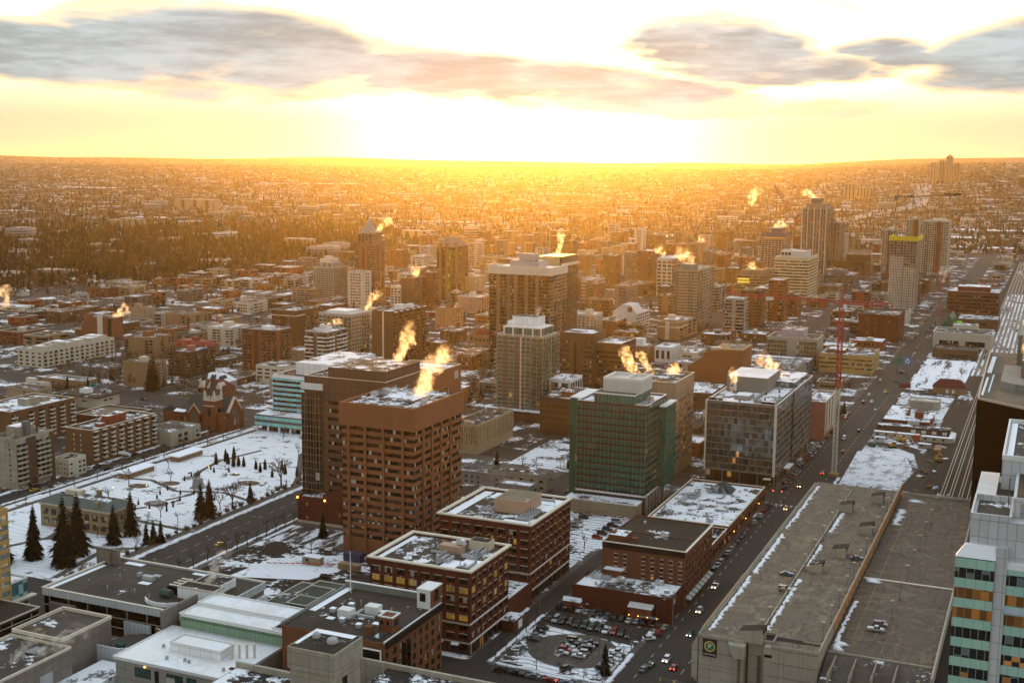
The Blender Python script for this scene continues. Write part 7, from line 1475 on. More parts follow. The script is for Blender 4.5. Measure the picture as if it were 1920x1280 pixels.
while nin < 420 and tries < 16000:
    tries += 1
    y = rr.uniform(560, 2350) if rr.random() < .75 else rr.uniform(560, 1300); x = -rr.uniform(128, min(1080, .98*y+40)); big = y > 1250
    w = rr.uniform(12, 30); d = rr.uniform(13, 36)
    if big and rr.random() < .4: w *= 1.3; d *= 1.3
    x0, x1, y0, y1 = x-w, x, y, y+d
    if not inview(x-w/2, y, 1) or onroad(x0, y0, x1, y1) or hits(x0, y0, x1, y1): continue
    if y < 1250: nf = rr.choice((1, 2, 2, 3, 3, 4))
    else: nf = rr.choice((2, 3, 3, 4, 4, 5, 6, 8 if x < -300 else 3, 11 if (x < -420 and y > 1500 and rr.random() < .6) else 4))
    if 1120 < y < 2350 and -820 < x < -235 and rr.random() < .55: nf = rr.choice((5, 6, 7, 8, 9, 11, 13)); w, d = rr.uniform(13, 22), rr.uniform(16, 30); x0, y1 = x-w, y+d
    if y < 900 and x > -330: nf = min(nf, 2)
    if x < -700 and y < 1500: nf = min(nf, 3)
    h = nf*3.2+1.2; cn = rr.choice(list(WCOL)); rn, rm = rr.choice(ROOFS); res = nf > 2 and rr.random() < .6
    lab = f"{'tall' if nf > 6 else 'low' if nf < 4 else 'mid-rise'} {cn} {'flats' if res else 'building'}, {rn} roof, {area_name(x, y)}"
    sp = (lambda L: F(rr.choice(('bxb', 'xbbx', 'bxxb', 'bbxbb')), nf, g=.4, top=.8, win=G_RES, rib=True, pw=.3, bal=bal(TAN, WCOL[cn]), dep=1.2)) if res and y < 1500 else (lambda L: F('x'+'w'*rr.choice((2, 3, 4))+'x', nf, g=.6, top=.9, hf=.45, rib=True, pw=.5, win=rr.choice((G_DARK, G_RES, G_DARK, G_WARM)), bal=None))
    b = Bld('apartment_block' if res else 'low_building' if nf < 4 else 'building', lab, 'apartments' if res else 'building', x, y, h, w, d, [WCOL[cn]], E=sp(w), N=sp(d), roof=rm, par=.6, cope=COPE if rr.random() < .4 else None, group=lab+' group')
    if y < 1600: b.units(rr.randint(1, 5), nin)
    if rr.random() < .35: u = rr.uniform(2, w*.5); v = rr.uniform(2, d*.5); b.pent(u, v, u+rr.uniform(3, 7), v+rr.uniform(3, 8), rr.uniform(2.2, 4), rr.choice((WCOL[cn], CREAM, TAN)), R_SNOW)
    nin += 1
# sheds and stores on the far side of the wide street
for k in range(70):
    y = rr.uniform(800, 2400); x = -rr.uniform(58, 66); w = rr.uniform(14, 28); d = rr.uniform(14, 34)
    if (y < 1130) or hits(x-w, y, x, y+d, 3) or 1290 < y < 1335: continue
    rn, rm = rr.choice(ROOFS); cn = rr.choice(list(WCOL))
    lab = f'low {cn} shed with {rn} roof between the wide street and the tracks'
    Bld('warehouse', lab, 'warehouse', x, y, rr.uniform(4.5, 9), w, d, [WCOL[cn]], E=F('xwwx', 1, g=.3, win=G_DARK), N=F('xwx', 1, win=G_DARK), roof=rm, par=.4, group='sheds between the street and the tracks')
# yards near the tracks
t = thing('depot', 'L-shaped brick depot with snow-laden flat roofs beside the wide street', 'building', (-62, 782, 0)); FOOT.append((-92, 770, -60, 830))
part('wall', MB().box(-28, 0, 0, 0, 16, 5).box(-28, 16.02, 0, -16, 48, 5).box(-3, 16.02, 0, 0, 36, 4.4), BRICK_M, t); part('roof', MB().box(-27.6, .4, 5, -.4, 15.6, 5.3).box(-27.6, 16.2, 5, -16.4, 47.6, 5.3).box(-3.2, 16.1, 4.4, .2, 36, 4.9), R_SNOW, t); part('penthouse', MB().box(-10, 10, 5.3, -5, 15, 9), BRICK_M, t); part('sign_panel', MB().box(-13, -.3, 1.5, -6, -.05, 5.6), COPEW, t)
t = thing('works_hall', 'long low brown hall with four white windows behind the site cabins', 'building', (-49, 764, 0)); part('wall', MB().box(-42, 0, 0, 0, 8, 4.6), BROWN, t); part('roof', MB().box(-42.3, -.3, 4.6, .3, 8.3, 5), R_HALF, t)
for k in range(4): part('window', MB().box(-22+k*6, -.12, 1.8, -19.4+k*6, -.01, 3.6), COPEW, t)
part('white_lean_to', MB().prism([(0.5, -12), (3.5, -12), (3.5, 6), (.5, 6)], 0, [3.4, 2.6, 2.6, 3.4]), COPEW, t)
t = thing('restaurant', 'tan restaurant with maroon hipped roof and arched windows in the snowy yard by the tracks', 'restaurant', (-50, 918, 0)); FOOT.append((-74, 915, -50, 935)); part('wall', MB().box(-22, 0, 0, 0, 12, 5), TANB, t); m = MB(); hip(m, -22, 0, 0, 12, 5, 10, 5, 0, .8); part('roof', m, wall('maroon roof', (0, 0, 0)), t)
for u in (-13, -9): part('window', MB().box(u, -.1, .8, u+1.6, -.01, 3.4), COPEW, t)
b = Bld('store', 'small pale flat store with snowy roof tinted as if sunlit beside the depot', 'store', -62, 850, 5, 20, 14, [BEIGEC], E=F('xwx', 1, win=G_SHOP), roof=roofm('sunlit tint snow', (.4, .36, .28), .5, .1)); b = Bld('warehouse', 'wide low grey-brown shed beyond the snow-covered car park', 'warehouse', -52, 1095, 7, 36, 26, [BROWN], E=F('xwwwx', 1, g=.2, top=2.6, win=G_BLACK, rib=True, pw=0), roof=R_GRAV)  # store roof: warm sunlight on snow put into the base colour

# ---- trees
BARK = wall('bark', (.055, .042, .032), .95, .25); TWIG = plain('twigs', (.085, .058, .040), .95); TWIGR = plain('reddish twigs', (.11, .058, .03), .95); NEED = wall('needles', (.004, .009, .007), .95, .5, spec=.1); CEDAR = wall('cedar', (.012, .016, .009), .95, .5, spec=.1)
def bare_mesh(seed, H, nb, depth, thin=1.0):
    r_ = random.Random(seed); tr = MB(); tw = MB()
    def grow(p, d, l, r, lv):
        mb = tr if lv <= 1 else tw; bend = Vector((r_.uniform(-.16, .16), r_.uniform(-.16, .16), r_.uniform(-.02, .12)))
        mid = p+d*l*.5; d2 = (d+bend).normalized(); q = mid+d2*l*.5
        n = 6 if lv == 0 else 4 if lv == 1 else 3
        mb.tube(p, mid, r, r*.8, n, 0, False); mb.tube(mid, q, r*.8, r*.55, n, 0, lv == depth)
        if lv >= depth: return
        k = nb if lv else nb+1
        for i in range(k):
            a = r_.uniform(0, 6.28); sp = r_.uniform(.5, .95) if lv else r_.uniform(.4, .75)
            side = d2.cross(Vector((math.cos(a), math.sin(a), .3))).normalized(); nd = (d2+side*sp+Vector((0, 0, .18))).normalized(); t = r_.uniform(.55, 1.0)
            grow(p.lerp(q, t) if t < .99 else q, nd, l*r_.uniform(.55, .78), max(r*.5*r_.uniform(.7, 1), .028*thin), lv+1)
    grow(Vector((0, 0, 0)), Vector((0, 0, 1)), H*.34, H*.026, 0)
    return tr, tw
def conifer_mesh(seed, H, W, lv, per):
    r_ = random.Random(seed); tr = MB(); cr = MB(); tr.tube((0, 0, 0), (0, 0, H*.96), H*.016+.08, .03, 6)
    for k in range(lv):
        t = k/(lv-1); z = H*(.06+.93*t); R_ = W*(1-t)**.8*r_.uniform(.8, 1.12)+.12
        for i in range(per):
            a = 6.2832*(i+r_.random())/per; l = R_*r_.uniform(.42, 1.15); dr = l*r_.uniform(.25, .55); wd = l*r_.uniform(.3, .5)+.1; c, s = math.cos(a), math.sin(a)
            b0 = Vector((0, 0, z)); tip = Vector((c*l, s*l, z-dr)); sd = Vector((-s, c, 0))*wd*.5; m_ = b0.lerp(tip, .55)+Vector((0, 0, .12*l))
            cr.face([b0, m_-sd, tip]); cr.face([b0, tip, m_+sd]); cr.face([m_-sd, tip-Vector((0, 0, .25*l)), m_+sd])
    return tr, cr
def cedar_mesh(seed, H, W):
    r_ = random.Random(seed); cr = MB(); tr = MB(); tr.tube((0, 0, 0), (0, 0, H*.3), .12, .1, 6)
    for k in range(260):
        t = r_.random()**1.2; a = r_.uniform(0, 6.2832); R_ = W*(1-t)**.65*(.9 if t > .12 else .6+t*2.5)*r_.uniform(.75, 1.08); z = H*t*.97+.05; s_ = r_.uniform(.25, .5)*(1-.4*t)
        p = Vector((R_*math.cos(a), R_*math.sin(a), z)); u = Vector((-math.sin(a), math.cos(a), 0))*s_; cr.face([p-u, p+u, p+Vector((r_.uniform(-.1, .1), r_.uniform(-.1, .1), s_*2.4))])
    cr.loft([[(W*.62*f*math.cos(a*.785), W*.62*f*math.sin(a*.785), z) for a in range(8)] for f, z in ((.8, .1), (1, H*.2), (.75, H*.5), (.3, H*.85), (.05, H*.95))])
    return tr, cr
def tree_proto(name, label, tr, cr, cm, tm=None, group=None, loc=(0, 0, 0), cat='tree'):
    t = thing(name, label, cat, loc, 0, group); tr.obj('trunk', tm or BARK, t); cr.obj('crown', cm, t); return t
NTREE = [0]
def scatter(protos, spots, label, group, smin=.8, smax=1.2):
    for (x, y, *s) in spots:
        p = protos[rr.randrange(len(protos))]; k = (s[0] if s else 1)*rr.uniform(smin, smax); dup(p, (x, y, .13), rr.uniform(0, 6.28), label, group, k); NTREE[0] += 1
def bare_p(seed, H, nb, dp, m, label, loc, thin=1.0, group=None): tr, tw = bare_mesh(seed, H, nb, dp, thin); return tree_proto('bare_tree', label, tr, tw, m, None, group, loc)
big1 = bare_p(11, 20, 4, 4, TWIGR, 'broad bare elm with reddish twigs beside the park path, before the brown tower', (-342, 497, .13), 2.4)
big2 = bare_p(12, 18, 4, 4, TWIG, 'wide spreading bare tree at the park edge beside the avenue', (-341, 456, .13), 2.4)
sm = [bare_p(13, 9, 3, 4, TWIG, 'small bare tree in a round bed on the snowy park lawn', (-397, 481, .13), 1.8), bare_p(14, 9, 3, 4, TWIG, 'small crooked bare tree near the library side of the park', (-362, 431, .13), 1.8)]
for (x_, y_, k_, lab_) in ((-359, 418.7, .85, 'low spreading bare crabapple nearest the library'), (-368, 414.5, 1.1, 'thin bare tree between the library and the round bed'), (-350, 428, .7, 'spindly bare sapling by the park path'), (-352, 512, .8, 'bare shrubby tree left of the broad elm'), (-371, 556, 1, 'bare tree by the far park entrance'), (-338.5, 535, 1.2, 'bare tree close to the brown tower in the park')): dup(sm[NTREE[0] % 2], (x_, y_, .13), x_, lab_, None, k_); NTREE[0] += 1
thin = [bare_p(20+k, 10, 3, 3, TWIG, 'bare street tree in the row along the avenue by the stalls', (-304.5, 372+k*9, .13), 2.4, 'bare trees in a row along the avenue') for k in range(3)]
scatter(thin, [(-302.5, 400+k*7) for k in range(8)]+[(-270, 440+k*1) for k in range(0)], 'bare street tree in the row along the avenue by the stalls', 'bare trees in a row along the avenue')
scatter(thin, [(-288, 408), (-280, 412), (-272, 416), (-263, 419), (-255, 422)], 'thin bare tree along the edge of the snow-striped stalls', 'bare trees beside the stalls', .7, .9)
scatter(thin, [(-157.8, 349+k*8.5) for k in range(5)], 'thin bare tree along the alley edge of the snowy parking lot', 'bare trees around the parking lot', .5, .7)
scatter(thin, [(-120.5, 350+k*9) for k in range(4)]+[(-126+k*-8, 346) for k in range(3)], 'small bare tree on the street edge of the snowy parking lot', 'bare trees around the parking lot', .5, .7)
scatter(thin, [(-139, 397), (-128, 406), (-150, 400)], 'bare tree among the parked cars behind the turning circle', 'bare trees around the parking lot', .6, .9)
scatter(thin, [(-90, 356), (-92, 347)], 'bare tree at the foot of the parkade corner', 'bare trees below the parkade', .9, 1.1)
scatter(thin, [(-175, 455), (-178, 462), (-172, 470), (-181, 450)], 'slim bare tree in the snowy lot behind the farther brick office', 'bare trees in the snow lot', .7, .9)
scatter(thin, [(-232, 595+k*5) for k in range(4)]+[(-243, 588), (-252, 590), (-218, 612), (-224, 604)], 'bare tree in the small snowy park left of the green glass tower', 'bare trees in the small park', .7, 1)
scatter(thin+sm, [(-337+rr.uniform(-2.5, 1), 360+k*13.5) for k in range(17)], 'bare tree in the hedge line between park path and avenue', 'bare trees along the near park edge', .55, 1.1)
scatter(thin+sm, [(-434+rr.uniform(-2, 2), 370+k*17) for k in range(14)], 'bare tree along the far edge of the park before the brown blocks', 'bare trees along the far park edge', .6, 1.1)
scatter(sm, [(-352, 405), (-366, 395), (-345, 452), (-358, 465), (-350, 540), (-366, 572), (-384, 580), (-404, 590), (-414, 470), (-418, 505), (-400, 440), (-412, 425)], 'small bare tree standing on the snowy park lawn', 'bare trees on the park lawn', .8, 1.3)
conA = tree_proto('spruce_tree', 'huge dark spruce in front of the library, tallest of the group', *conifer_mesh(31, 30, 6.6, 28, 17), NEED, loc=(-352, 361, .13))
conB = tree_proto('spruce_tree', 'tall dense spruce at the left edge of the library grounds', *conifer_mesh(32, 30, 6.2, 28, 16), NEED, loc=(-377, 352, .13))
for (x_, y_, k_, lab_) in ((-357, 374, .92, 'tall spruce between the library front and the tallest one'), (-374, 347, .85, 'dark spruce nearest the left edge of the view'), (-369, 362, .72, 'spruce overlapping the library left corner'), (-393, 386, .5, 'slim spruce behind the library left wing'), (-353.5, 391, .62, 'middling spruce at the library right corner'), (-355.6, 404, .72, 'tall narrow spruce right of the library'), (-343.5, 436, .62, 'taller spruce of the clump beside the avenue'), (-342, 440.5, .55, 'middle spruce of the clump beside the avenue'), (-344.5, 443.5, .6, 'farther spruce of the clump beside the avenue'), (-341.5, 397, .36, 'small young spruce by the pavement, first of three'), (-340, 399.8, .36, 'small young spruce by the pavement, second of three'), (-337.6, 401.6, .36, 'small young spruce by the pavement, third of three'), (-341, 470, .35, 'little spruce under the spreading bare tree'), (-339, 545, .75, 'dark spruce against the brown tower wall'), (-271, 452, .6, 'dark spruce in the gap beside the small red brick block'), (-266, 447, .55, 'dark spruce beside the brick tower base'), (-279, 436, .4, 'short spruce behind the stalls'), (-121, 352, .38, 'small spruce at the street corner of the parking lot'), (-226, 596, .55, 'dark spruce in the small park by the green tower'), (-256, 566, .5, 'dark tree beside the snowy-roofed low building'), (-573, 676, .8, 'left of two spruces before the tan slab of flats'), (-575, 682, .9, 'right of two spruces before the tan slab of flats'), (-120, 800, .35, 'left spruce on the terrace beyond the pink building'), (-118, 812, .35, 'right spruce on the terrace beyond the pink building')): dup(conA if NTREE[0] % 2 else conB, (x_, y_, .13), x_*3, lab_, None, k_); NTREE[0] += 1
ced = tree_proto('cedar_shrub', 'clipped dark cedar cone at the far end of the snowy park', *cedar_mesh(41, 6.5, 1.5), CEDAR, loc=(-401, 523, .13), group='clipped cedars in the park', cat='shrub')
for (x_, y_, k_) in ((-400, 530, 1.05), (-395.6, 526, .95), (-389.5, 522.6, 1.0), (-388, 525, .9), (-384.7, 525, .85), (-384.6, 512, .45), (-375.5, 523, .8), (-371.2, 525.1, .85), (-370, 519, .8), (-362, 527, .85), (-358.4, 513, .7), (-356, 521, .9), (-348, 520, .8), (-396, 512, .4), (-391, 508, .5), (-399, 536, 1.1)): dup(ced, (x_, y_, .13), x_, None, None, k_)
ced2 = dup(ced, (-376, 440, .13), 0, 'small dark clipped cedar on the lawn around the fountain bed', 'small cedars around the fountain', .42)
for (x_, y_) in ((-381, 436), (-385, 443), (-371, 446), (-384, 455), (-372, 457), (-388, 462), (-379, 466), (-374, 470), (-390, 470), (-366, 440), (-368, 447), (-394, 488), (-396, 496)): dup(ced2, (x_, y_, .13), x_)
# brown hedgerow shrubs along the avenue
sh = MB(); rs = random.Random(4)
for k in range(90):
    a = rs.uniform(0, 6.28); l = rs.uniform(.7, 1.6); p = Vector((rs.uniform(-.5, .5), rs.uniform(-.5, .5), 0)); sh.tube(p, p+Vector((math.cos(a)*.8, math.sin(a)*.8, l)), .05, .03, 3, 0, False)
shr = tag(sh.obj('shrub', TWIGR, loc=(-340, 404, .13)), 'leafless brown shrub in the row beside the avenue pavement', 'shrub', 'leafless shrubs beside the avenue')
for k in range(46): dup(shr, (-340.5+rs.uniform(-1, 1.5), 352+k*5.2+rs.uniform(-1, 1), .13), k, None, None, rs.uniform(.8, 1.6))
# trees between the mid-distance blocks
mid = [bare_p(50+k, 11, 4, 3, (TWIG, TWIGR, TWIG)[k], 'bare tree', (-600-k*9, 640, .13), 3.2, 'bare trees between the blocks left of the church') for k in range(3)]
for p in mid: p['label'] = 'bare brown tree between the blocks left of the church'
cm_ = tree_proto('spruce_tree', 'dark spruce between the low blocks', *conifer_mesh(61, 13, 2.6, 12, 9), NEED, loc=(-640, 690, .13), group='spruces between the low blocks')
cm_['label'] = 'dark spruce between the low blocks left of the church'; cm_['group'] = 'spruces left of the church'
def tree_ok(x, y): return inview(x, y, 0) and not hits(x-1, y-1, x+1, y+1, 1.5) and not onroad(x-.5, y-.5, x+.5, y+.5)
n1 = 0
while n1 < 190:
    y = rr.uniform(560, 1500); x = -rr.uniform(440, min(1080, .98*y+30))
    if not tree_ok(x, y): continue
    a = 'left of the church' if y < 800 else 'in the middle distance' if y < 1150 else 'beyond the apartment towers'
    if rr.random() < .3: dup(cm_, (x, y, .13), rr.uniform(0, 6), 'dark spruce between the low blocks '+a, 'spruces '+a, rr.uniform(.6, 1.3))
    else: dup(mid[n1 % 3], (x, y, .13), rr.uniform(0, 6), 'bare brown tree between the blocks '+a, 'bare trees between the blocks '+a, rr.uniform(.7, 1.3))
    n1 += 1
# ---- far suburbs: individually built houses and trees nearest, the rest as masses
HW = [wall('house '+n, c, .85, .1) for n, c in (('white', (.5, .47, .42)), ('tan', (.32, .25, .17)), ('grey', (.25, .23, .21)), ('brown', (.16, .11, .075)))]
HR = [roofm('house roof snow', (.10, .085, .07), .38, .2), roofm('house roof dark', (.06, .05, .04), .2, .2)]
def house_mesh(k):
    m = MB(); w, d = (9, 12) if k % 2 else (12, 9); m.box(-w/2, -d/2, -1, w/2, d/2, 5.2, 0); gable(m, -w/2, -d/2, w/2, d/2, 5.2, 8.6, k % 2, 1, .5); m.box(w*.2, -1, 6.5, w*.2+.9, 0, 9.6, 0)
    return m.mesh('house', [HW[k % 4], HR[(k//2) % 2]])
HM = [house_mesh(k) for k in range(8)]; HN = ['white', 'tan', 'grey', 'brown']
def far_pts(n, rmin, rmax, seed, pw=1.0, az0=-1, az1=48):
    g_ = random.Random(seed); out = []
    while len(out) < n:
        r = rmin*(rmax/rmin)**(g_.random()**pw); az = R(g_.uniform(az0, az1)); x, y = -r*math.sin(az), r*math.cos(az)
        if x > -1095 and y < 2480: continue
        out.append((x, y, r))
    return out
pts = far_pts(1700, 1500, 8000, 5, .8); pts.sort(key=lambda p: p[2])
def street_gap(x, y): return (x % 105) < 12 or (y % 170) < 12
hp = [p for p in pts if not street_gap(p[0], p[1])]
for k, (x, y, r) in enumerate(hp[:280]):
    o = link('house', HM[k % 8], None, (x, y, terr(x, y)), rr.choice((0, 1.571))); z_ = 'left edge' if math.atan2(-x, y) > R(36) else 'centre' if math.atan2(-x, y) > R(14) else 'right'
    tag(o, f'small {HN[k % 4]} gabled house with {"snowy" if (k//2) % 2 == 0 else "dark"} roof in the wooded suburb, {z_} distance', 'house', f'{HN[k % 4]} houses in the wooded suburb')
def mass(name, tmpl, mats, spots, scl_, seed, kind='stuff', label=None, cat=None, yaw=True):
    """many small copies baked into one mesh"""
    g_ = np.random.default_rng(seed); V = []; Fl = []; Ls = []; Mi = []; off = 0
    tv = [np.array(t.v, float) for t in tmpl]; per = []
    for t in tmpl:
        li = [i for f in t.f for i in f]; per.append((np.array(li), np.array([len(f) for f in t.f]), np.array(t.m)))
    for i, (x, y, z) in enumerate(spots):
        k = int(g_.integers(len(tmpl))); s = g_.uniform(*scl_); a = g_.uniform(0, 6.28) if yaw else g_.choice((0, math.pi/2)); c, sn = math.cos(a)*s, math.sin(a)*s
        v = tv[k]; q = np.empty_like(v); q[:, 0] = v[:, 0]*c-v[:, 1]*sn+x; q[:, 1] = v[:, 0]*sn+v[:, 1]*c+y; q[:, 2] = v[:, 2]*s*g_.uniform(.8, 1.25)+z
        V.append(q); Fl.append(per[k][0]+off); Ls.append(per[k][1]); Mi.append(per[k][2]); off += len(v)
    V = np.concatenate(V); Fl = np.concatenate(Fl); Ls = np.concatenate(Ls); Mi = np.concatenate(Mi)
    me = bpy.data.meshes.new(name); me.vertices.add(len(V)); me.vertices.foreach_set('co', V.ravel().astype(np.float32)); me.loops.add(len(Fl)); me.loops.foreach_set('vertex_index', Fl.astype(np.int32)); me.polygons.add(len(Ls))
    me.polygons.foreach_set('loop_start', np.concatenate([[0], np.cumsum(Ls)[:-1]]).astype(np.int32)); me.polygons.foreach_set('material_index', Mi.astype(np.int32))
    for m in mats: me.materials.append(m)
    me.update(calc_edges=True); o = link(name, me); o['kind'] = kind
    if label: o['label'] = label
    if cat: o['category'] = cat
    return o
ht = []
for k in range(8):
    m = MB(); w, d = (9, 12) if k % 2 else (12, 9); m.box(-w/2, -d/2, -1, w/2, d/2, 5, k % 4); gable(m, -w/2, -d/2, w/2, d/2, 5, 8.6, k % 2, 4+(k//2) % 2, .5); ht.append(m)
mass('distant_houses', ht, HW+HR, [(x, y, terr(x, y)) for x, y, r in hp[280:]], (.8, 1.5), 3, label='mass of tiny houses across the far suburbs towards the horizon', cat='houses', yaw=False)
# far flat-roofed blocks
fb = []
for k in range(6):
    m = MB(); w, d, h = rr.uniform(16, 40), rr.uniform(14, 34), rr.uniform(6, 16); m.box(-w/2, -d/2, -2, w/2, d/2, h, k % 4); m.box(-w/2+.4, -d/2+.4, h, w/2-.4, d/2-.4, h+.3, 4)
    for f in range(int(h//3.2)): m.box(-w/2-.05, -d/2-.05, f*3.2+1.3, w/2+.05, d/2+.05, f*3.2+2.6, 6)
    fb.append(m)
DW = plain('distant windows', (.03, .028, .026), .4)
mass('distant_blocks', fb, HW+HR+[DW], [(x, y, terr(x, y)) for x, y, r in far_pts(260, 1700, 8500, 77)], (.7, 1.6), 8, label='mass of small flat-roofed blocks scattered through the far suburbs', cat='buildings', yaw=False)
# wood: bare and evergreen
def bare_lo(seed):
    g_ = random.Random(seed); m = MB(); m.face([(-.15, 0, -1), (.15, 0, -1), (0, 0, 5)])
    for k in range(16):
        a = g_.uniform(0, 6.28); b_ = math.acos(g_.uniform(-.5, 1)); R_ = g_.uniform(2.4, 3.6); c = Vector((math.cos(a)*math.sin(b_)*R_, math.sin(a)*math.sin(b_)*R_, 5.6+math.cos(b_)*R_)); p = Vector((c.x*.35, c.y*.35, 3.4+(c.z-5.6)*.5)); s = Vector((-math.sin(a), math.cos(a), g_.uniform(-.5, .5)))*g_.uniform(.5, 1.2)
        m.face([p, c-s, c+s*.7], g_.choice((0, 0, 1)))
    return m
def con_lo(seed):
    g_ = random.Random(seed); m = MB(); H_ = 11
    for k in range(4):
        z0 = 1+k*2.4; r0 = 2.5*(1-k/4.6)*g_.uniform(.85, 1.1); n = 5; a0 = g_.random()*6
        for i in range(n):
            a, b_ = a0+6.2832*i/n, a0+6.2832*(i+1)/n; f_ = g_.uniform(.75, 1.2); m.face([(r0*f_*math.cos(a), r0*f_*math.sin(a), z0-.4*f_), (r0*math.cos(b_), r0*math.sin(b_), z0), (0, 0, z0+4.2)], 2)
    return m
TW2 = wall('far twigs', (.095, .062, .040), .95, .35, spec=0); TW3 = wall('far twigs red', (.125, .070, .038), .95, .3, spec=0); ND2 = wall('far needles', (.022, .024, .016), .95, .4, spec=0)
sp1 = [(x, y, terr(x, y)) for x, y, r in far_pts(24000, 1500, 9800, 91, .72)]+[(x, y, terr(x, y)) for x, y, r in far_pts(5200, 1650, 3300, 92, 1, 29, 48)]
sp1 = [p for p in sp1 if not (p[0] % 105 < 9 or p[1] % 170 < 9) or math.hypot(p[0], p[1]) > 5200]
mass('woodland', [bare_lo(k) for k in range(7)]+[con_lo(k) for k in range(3)], [TW2, TW3, ND2], sp1, (.75, 1.5), 13, label='far-off suburban woodland of bare and evergreen trees towards the horizon', cat='woodland')
sp2 = [(x, y, terr(x, y)) for x, y, r in far_pts(2600, 1700, 3000, 95, 1, 31, 48)]+[(x, y, terr(x, y)) for x, y, r in far_pts(2400, 2200, 7000, 96, 1, -1, 48)]
mass('evergreen_woodland', [con_lo(20+k) for k in range(5)], [TW2, TW3, ND2], sp2, (.8, 1.7), 14, label='dark belt of evergreens on the left and scattered conifers farther out', cat='woodland')
sp3 = []
while len(sp3) < 1500:
    y = rr.uniform(600, 2450); x = -rr.uniform(330, min(1080, .98*y+30))
    if tree_ok(x, y): sp3.append((x, y, .1))
mass('street_trees', [bare_lo(40+k) for k in range(6)]+[con_lo(50)], [TW2, TW3, ND2], sp3, (.55, 1.1), 15, label='smaller bare trees and scattered evergreens filling the gaps between the blocks', cat='trees')
# snowfields, motorway and pale streets far out
for k, (az, r, w, d, rz_) in enumerate(((2, 3300, 420, 90, .1), (5, 3000, 200, 60, 0), (12, 3500, 160, 60, .2), (17, 2700, 26, 420, .05), (27, 3300, 190, 40, .1), (40, 3500, 120, 40, 0), (46, 3900, 200, 60, 0), (3, 2650, 260, 50, .05), (8, 4100, 300, 60, .1), (43, 5600, 400, 120, 0), (33, 6100, 500, 100, .2), (21, 5200, 300, 60, 0))):
    x, y = -r*math.sin(R(az)), r*math.cos(R(az)); c, s = math.cos(rz_), math.sin(rz_)
    sheet('snow_field', [(x+u*c-v*s, y+u*s+v*c) for u, v in ((-w/2, -d/2), (w/2, -d/2), (w/2, d/2), (-w/2, d/2))], terr(x, y)+3.0, SNOWM)
def road(pts, w, m):
    for (x0, y0), (x1, y1) in zip(pts, pts[1:]):
        n = 8; l = math.hypot(x1-x0, y1-y0); nx, ny = -(y1-y0)/l*w/2, (x1-x0)/l*w/2; mb = MB()
        for k in range(n):
            a = [(x0+(x1-x0)*t, y0+(y1-y0)*t) for t in (k/n, (k+1)/n)]; mb.face([(a[0][0]+nx, a[0][1]+ny, terr(*a[0])+2), (a[0][0]-nx, a[0][1]-ny, terr(*a[0])+2), (a[1][0]-nx, a[1][1]-ny, terr(*a[1])+2), (a[1][0]+nx, a[1][1]+ny, terr(*a[1])+2)])
        struct(mb.obj('road', m))
GREYRD = plain('pale road', (.24, .22, .2), .9)
road([(-128, 2480), (-150, 3000), (-230, 3600)], 26, GREYRD); road([(-600, 3400), (-420, 4300), (-520, 5600)], 60, GREYRD); road([(-20, 3050), (-420, 3050)], 30, GREYRD); road([(-980, 2900), (-700, 4000)], 22, GREYRD)
# far high-rises on the right horizon, single far slabs
for k, (px, dy, h, w) in enumerate(((-475, 0, 88, 30), (-446, 60, 94, 28), (-415, 20, 116, 26), (-388, 80, 80, 26))):
    y = 5600+dy; b = Bld('apartment_tower', ('left and lowest-set', 'second', 'tallest', 'right and shortest')[k]+' of the cluster of pale towers on the right horizon', 'apartments', px, y, h, w, 34, [TAN], E=F('xwxwx', 1, g=2, wf=.6, hf=.94, sill=.03, win=DW), N=F('xwx', 1, g=2, hf=.94, sill=.03, win=DW), par=0, claim=False, z=terr(px, y)-4)
    b.pent(8, 6, w-8, 24, 6, TAN)
for k, (az, r, w, h) in enumerate(((.9, 5400, 60, 34), (8.2, 4700, 46, 62), (7.6, 4760, 40, 44), (40.5, 3000, 60, 26), (37.2, 3900, 160, 34), (27.5, 2600, 70, 20), (17, 2350, 60, 22), (21.5, 2250, 40, 20), (33, 2350, 60, 18))):
    x, y = -r*math.sin(R(az)), r*math.cos(R(az)); b = Bld('apartment_slab', ('lone brown', 'pale tall', 'pale shorter', 'pale broad', 'wide low', 'long cream', 'white', 'small cream', 'stepped pale')[k]+' slab standing alone in the far suburbs at '+('the right edge', 'right of centre', 'right of centre beside a taller one', 'the left', 'the upper left', 'the centre left', 'the centre', 'the centre below the sun', 'the left of the pyramid tower')[k], 'apartments', x, y, h, w, 20, [(BROWN, TAN)[k > 0]], E=F('xwxwxwx', 1, g=2, wf=.6, hf=.9, sill=.05, win=DW), par=0, claim=False, z=terr(x, y)-1, roof=R_SNOW)
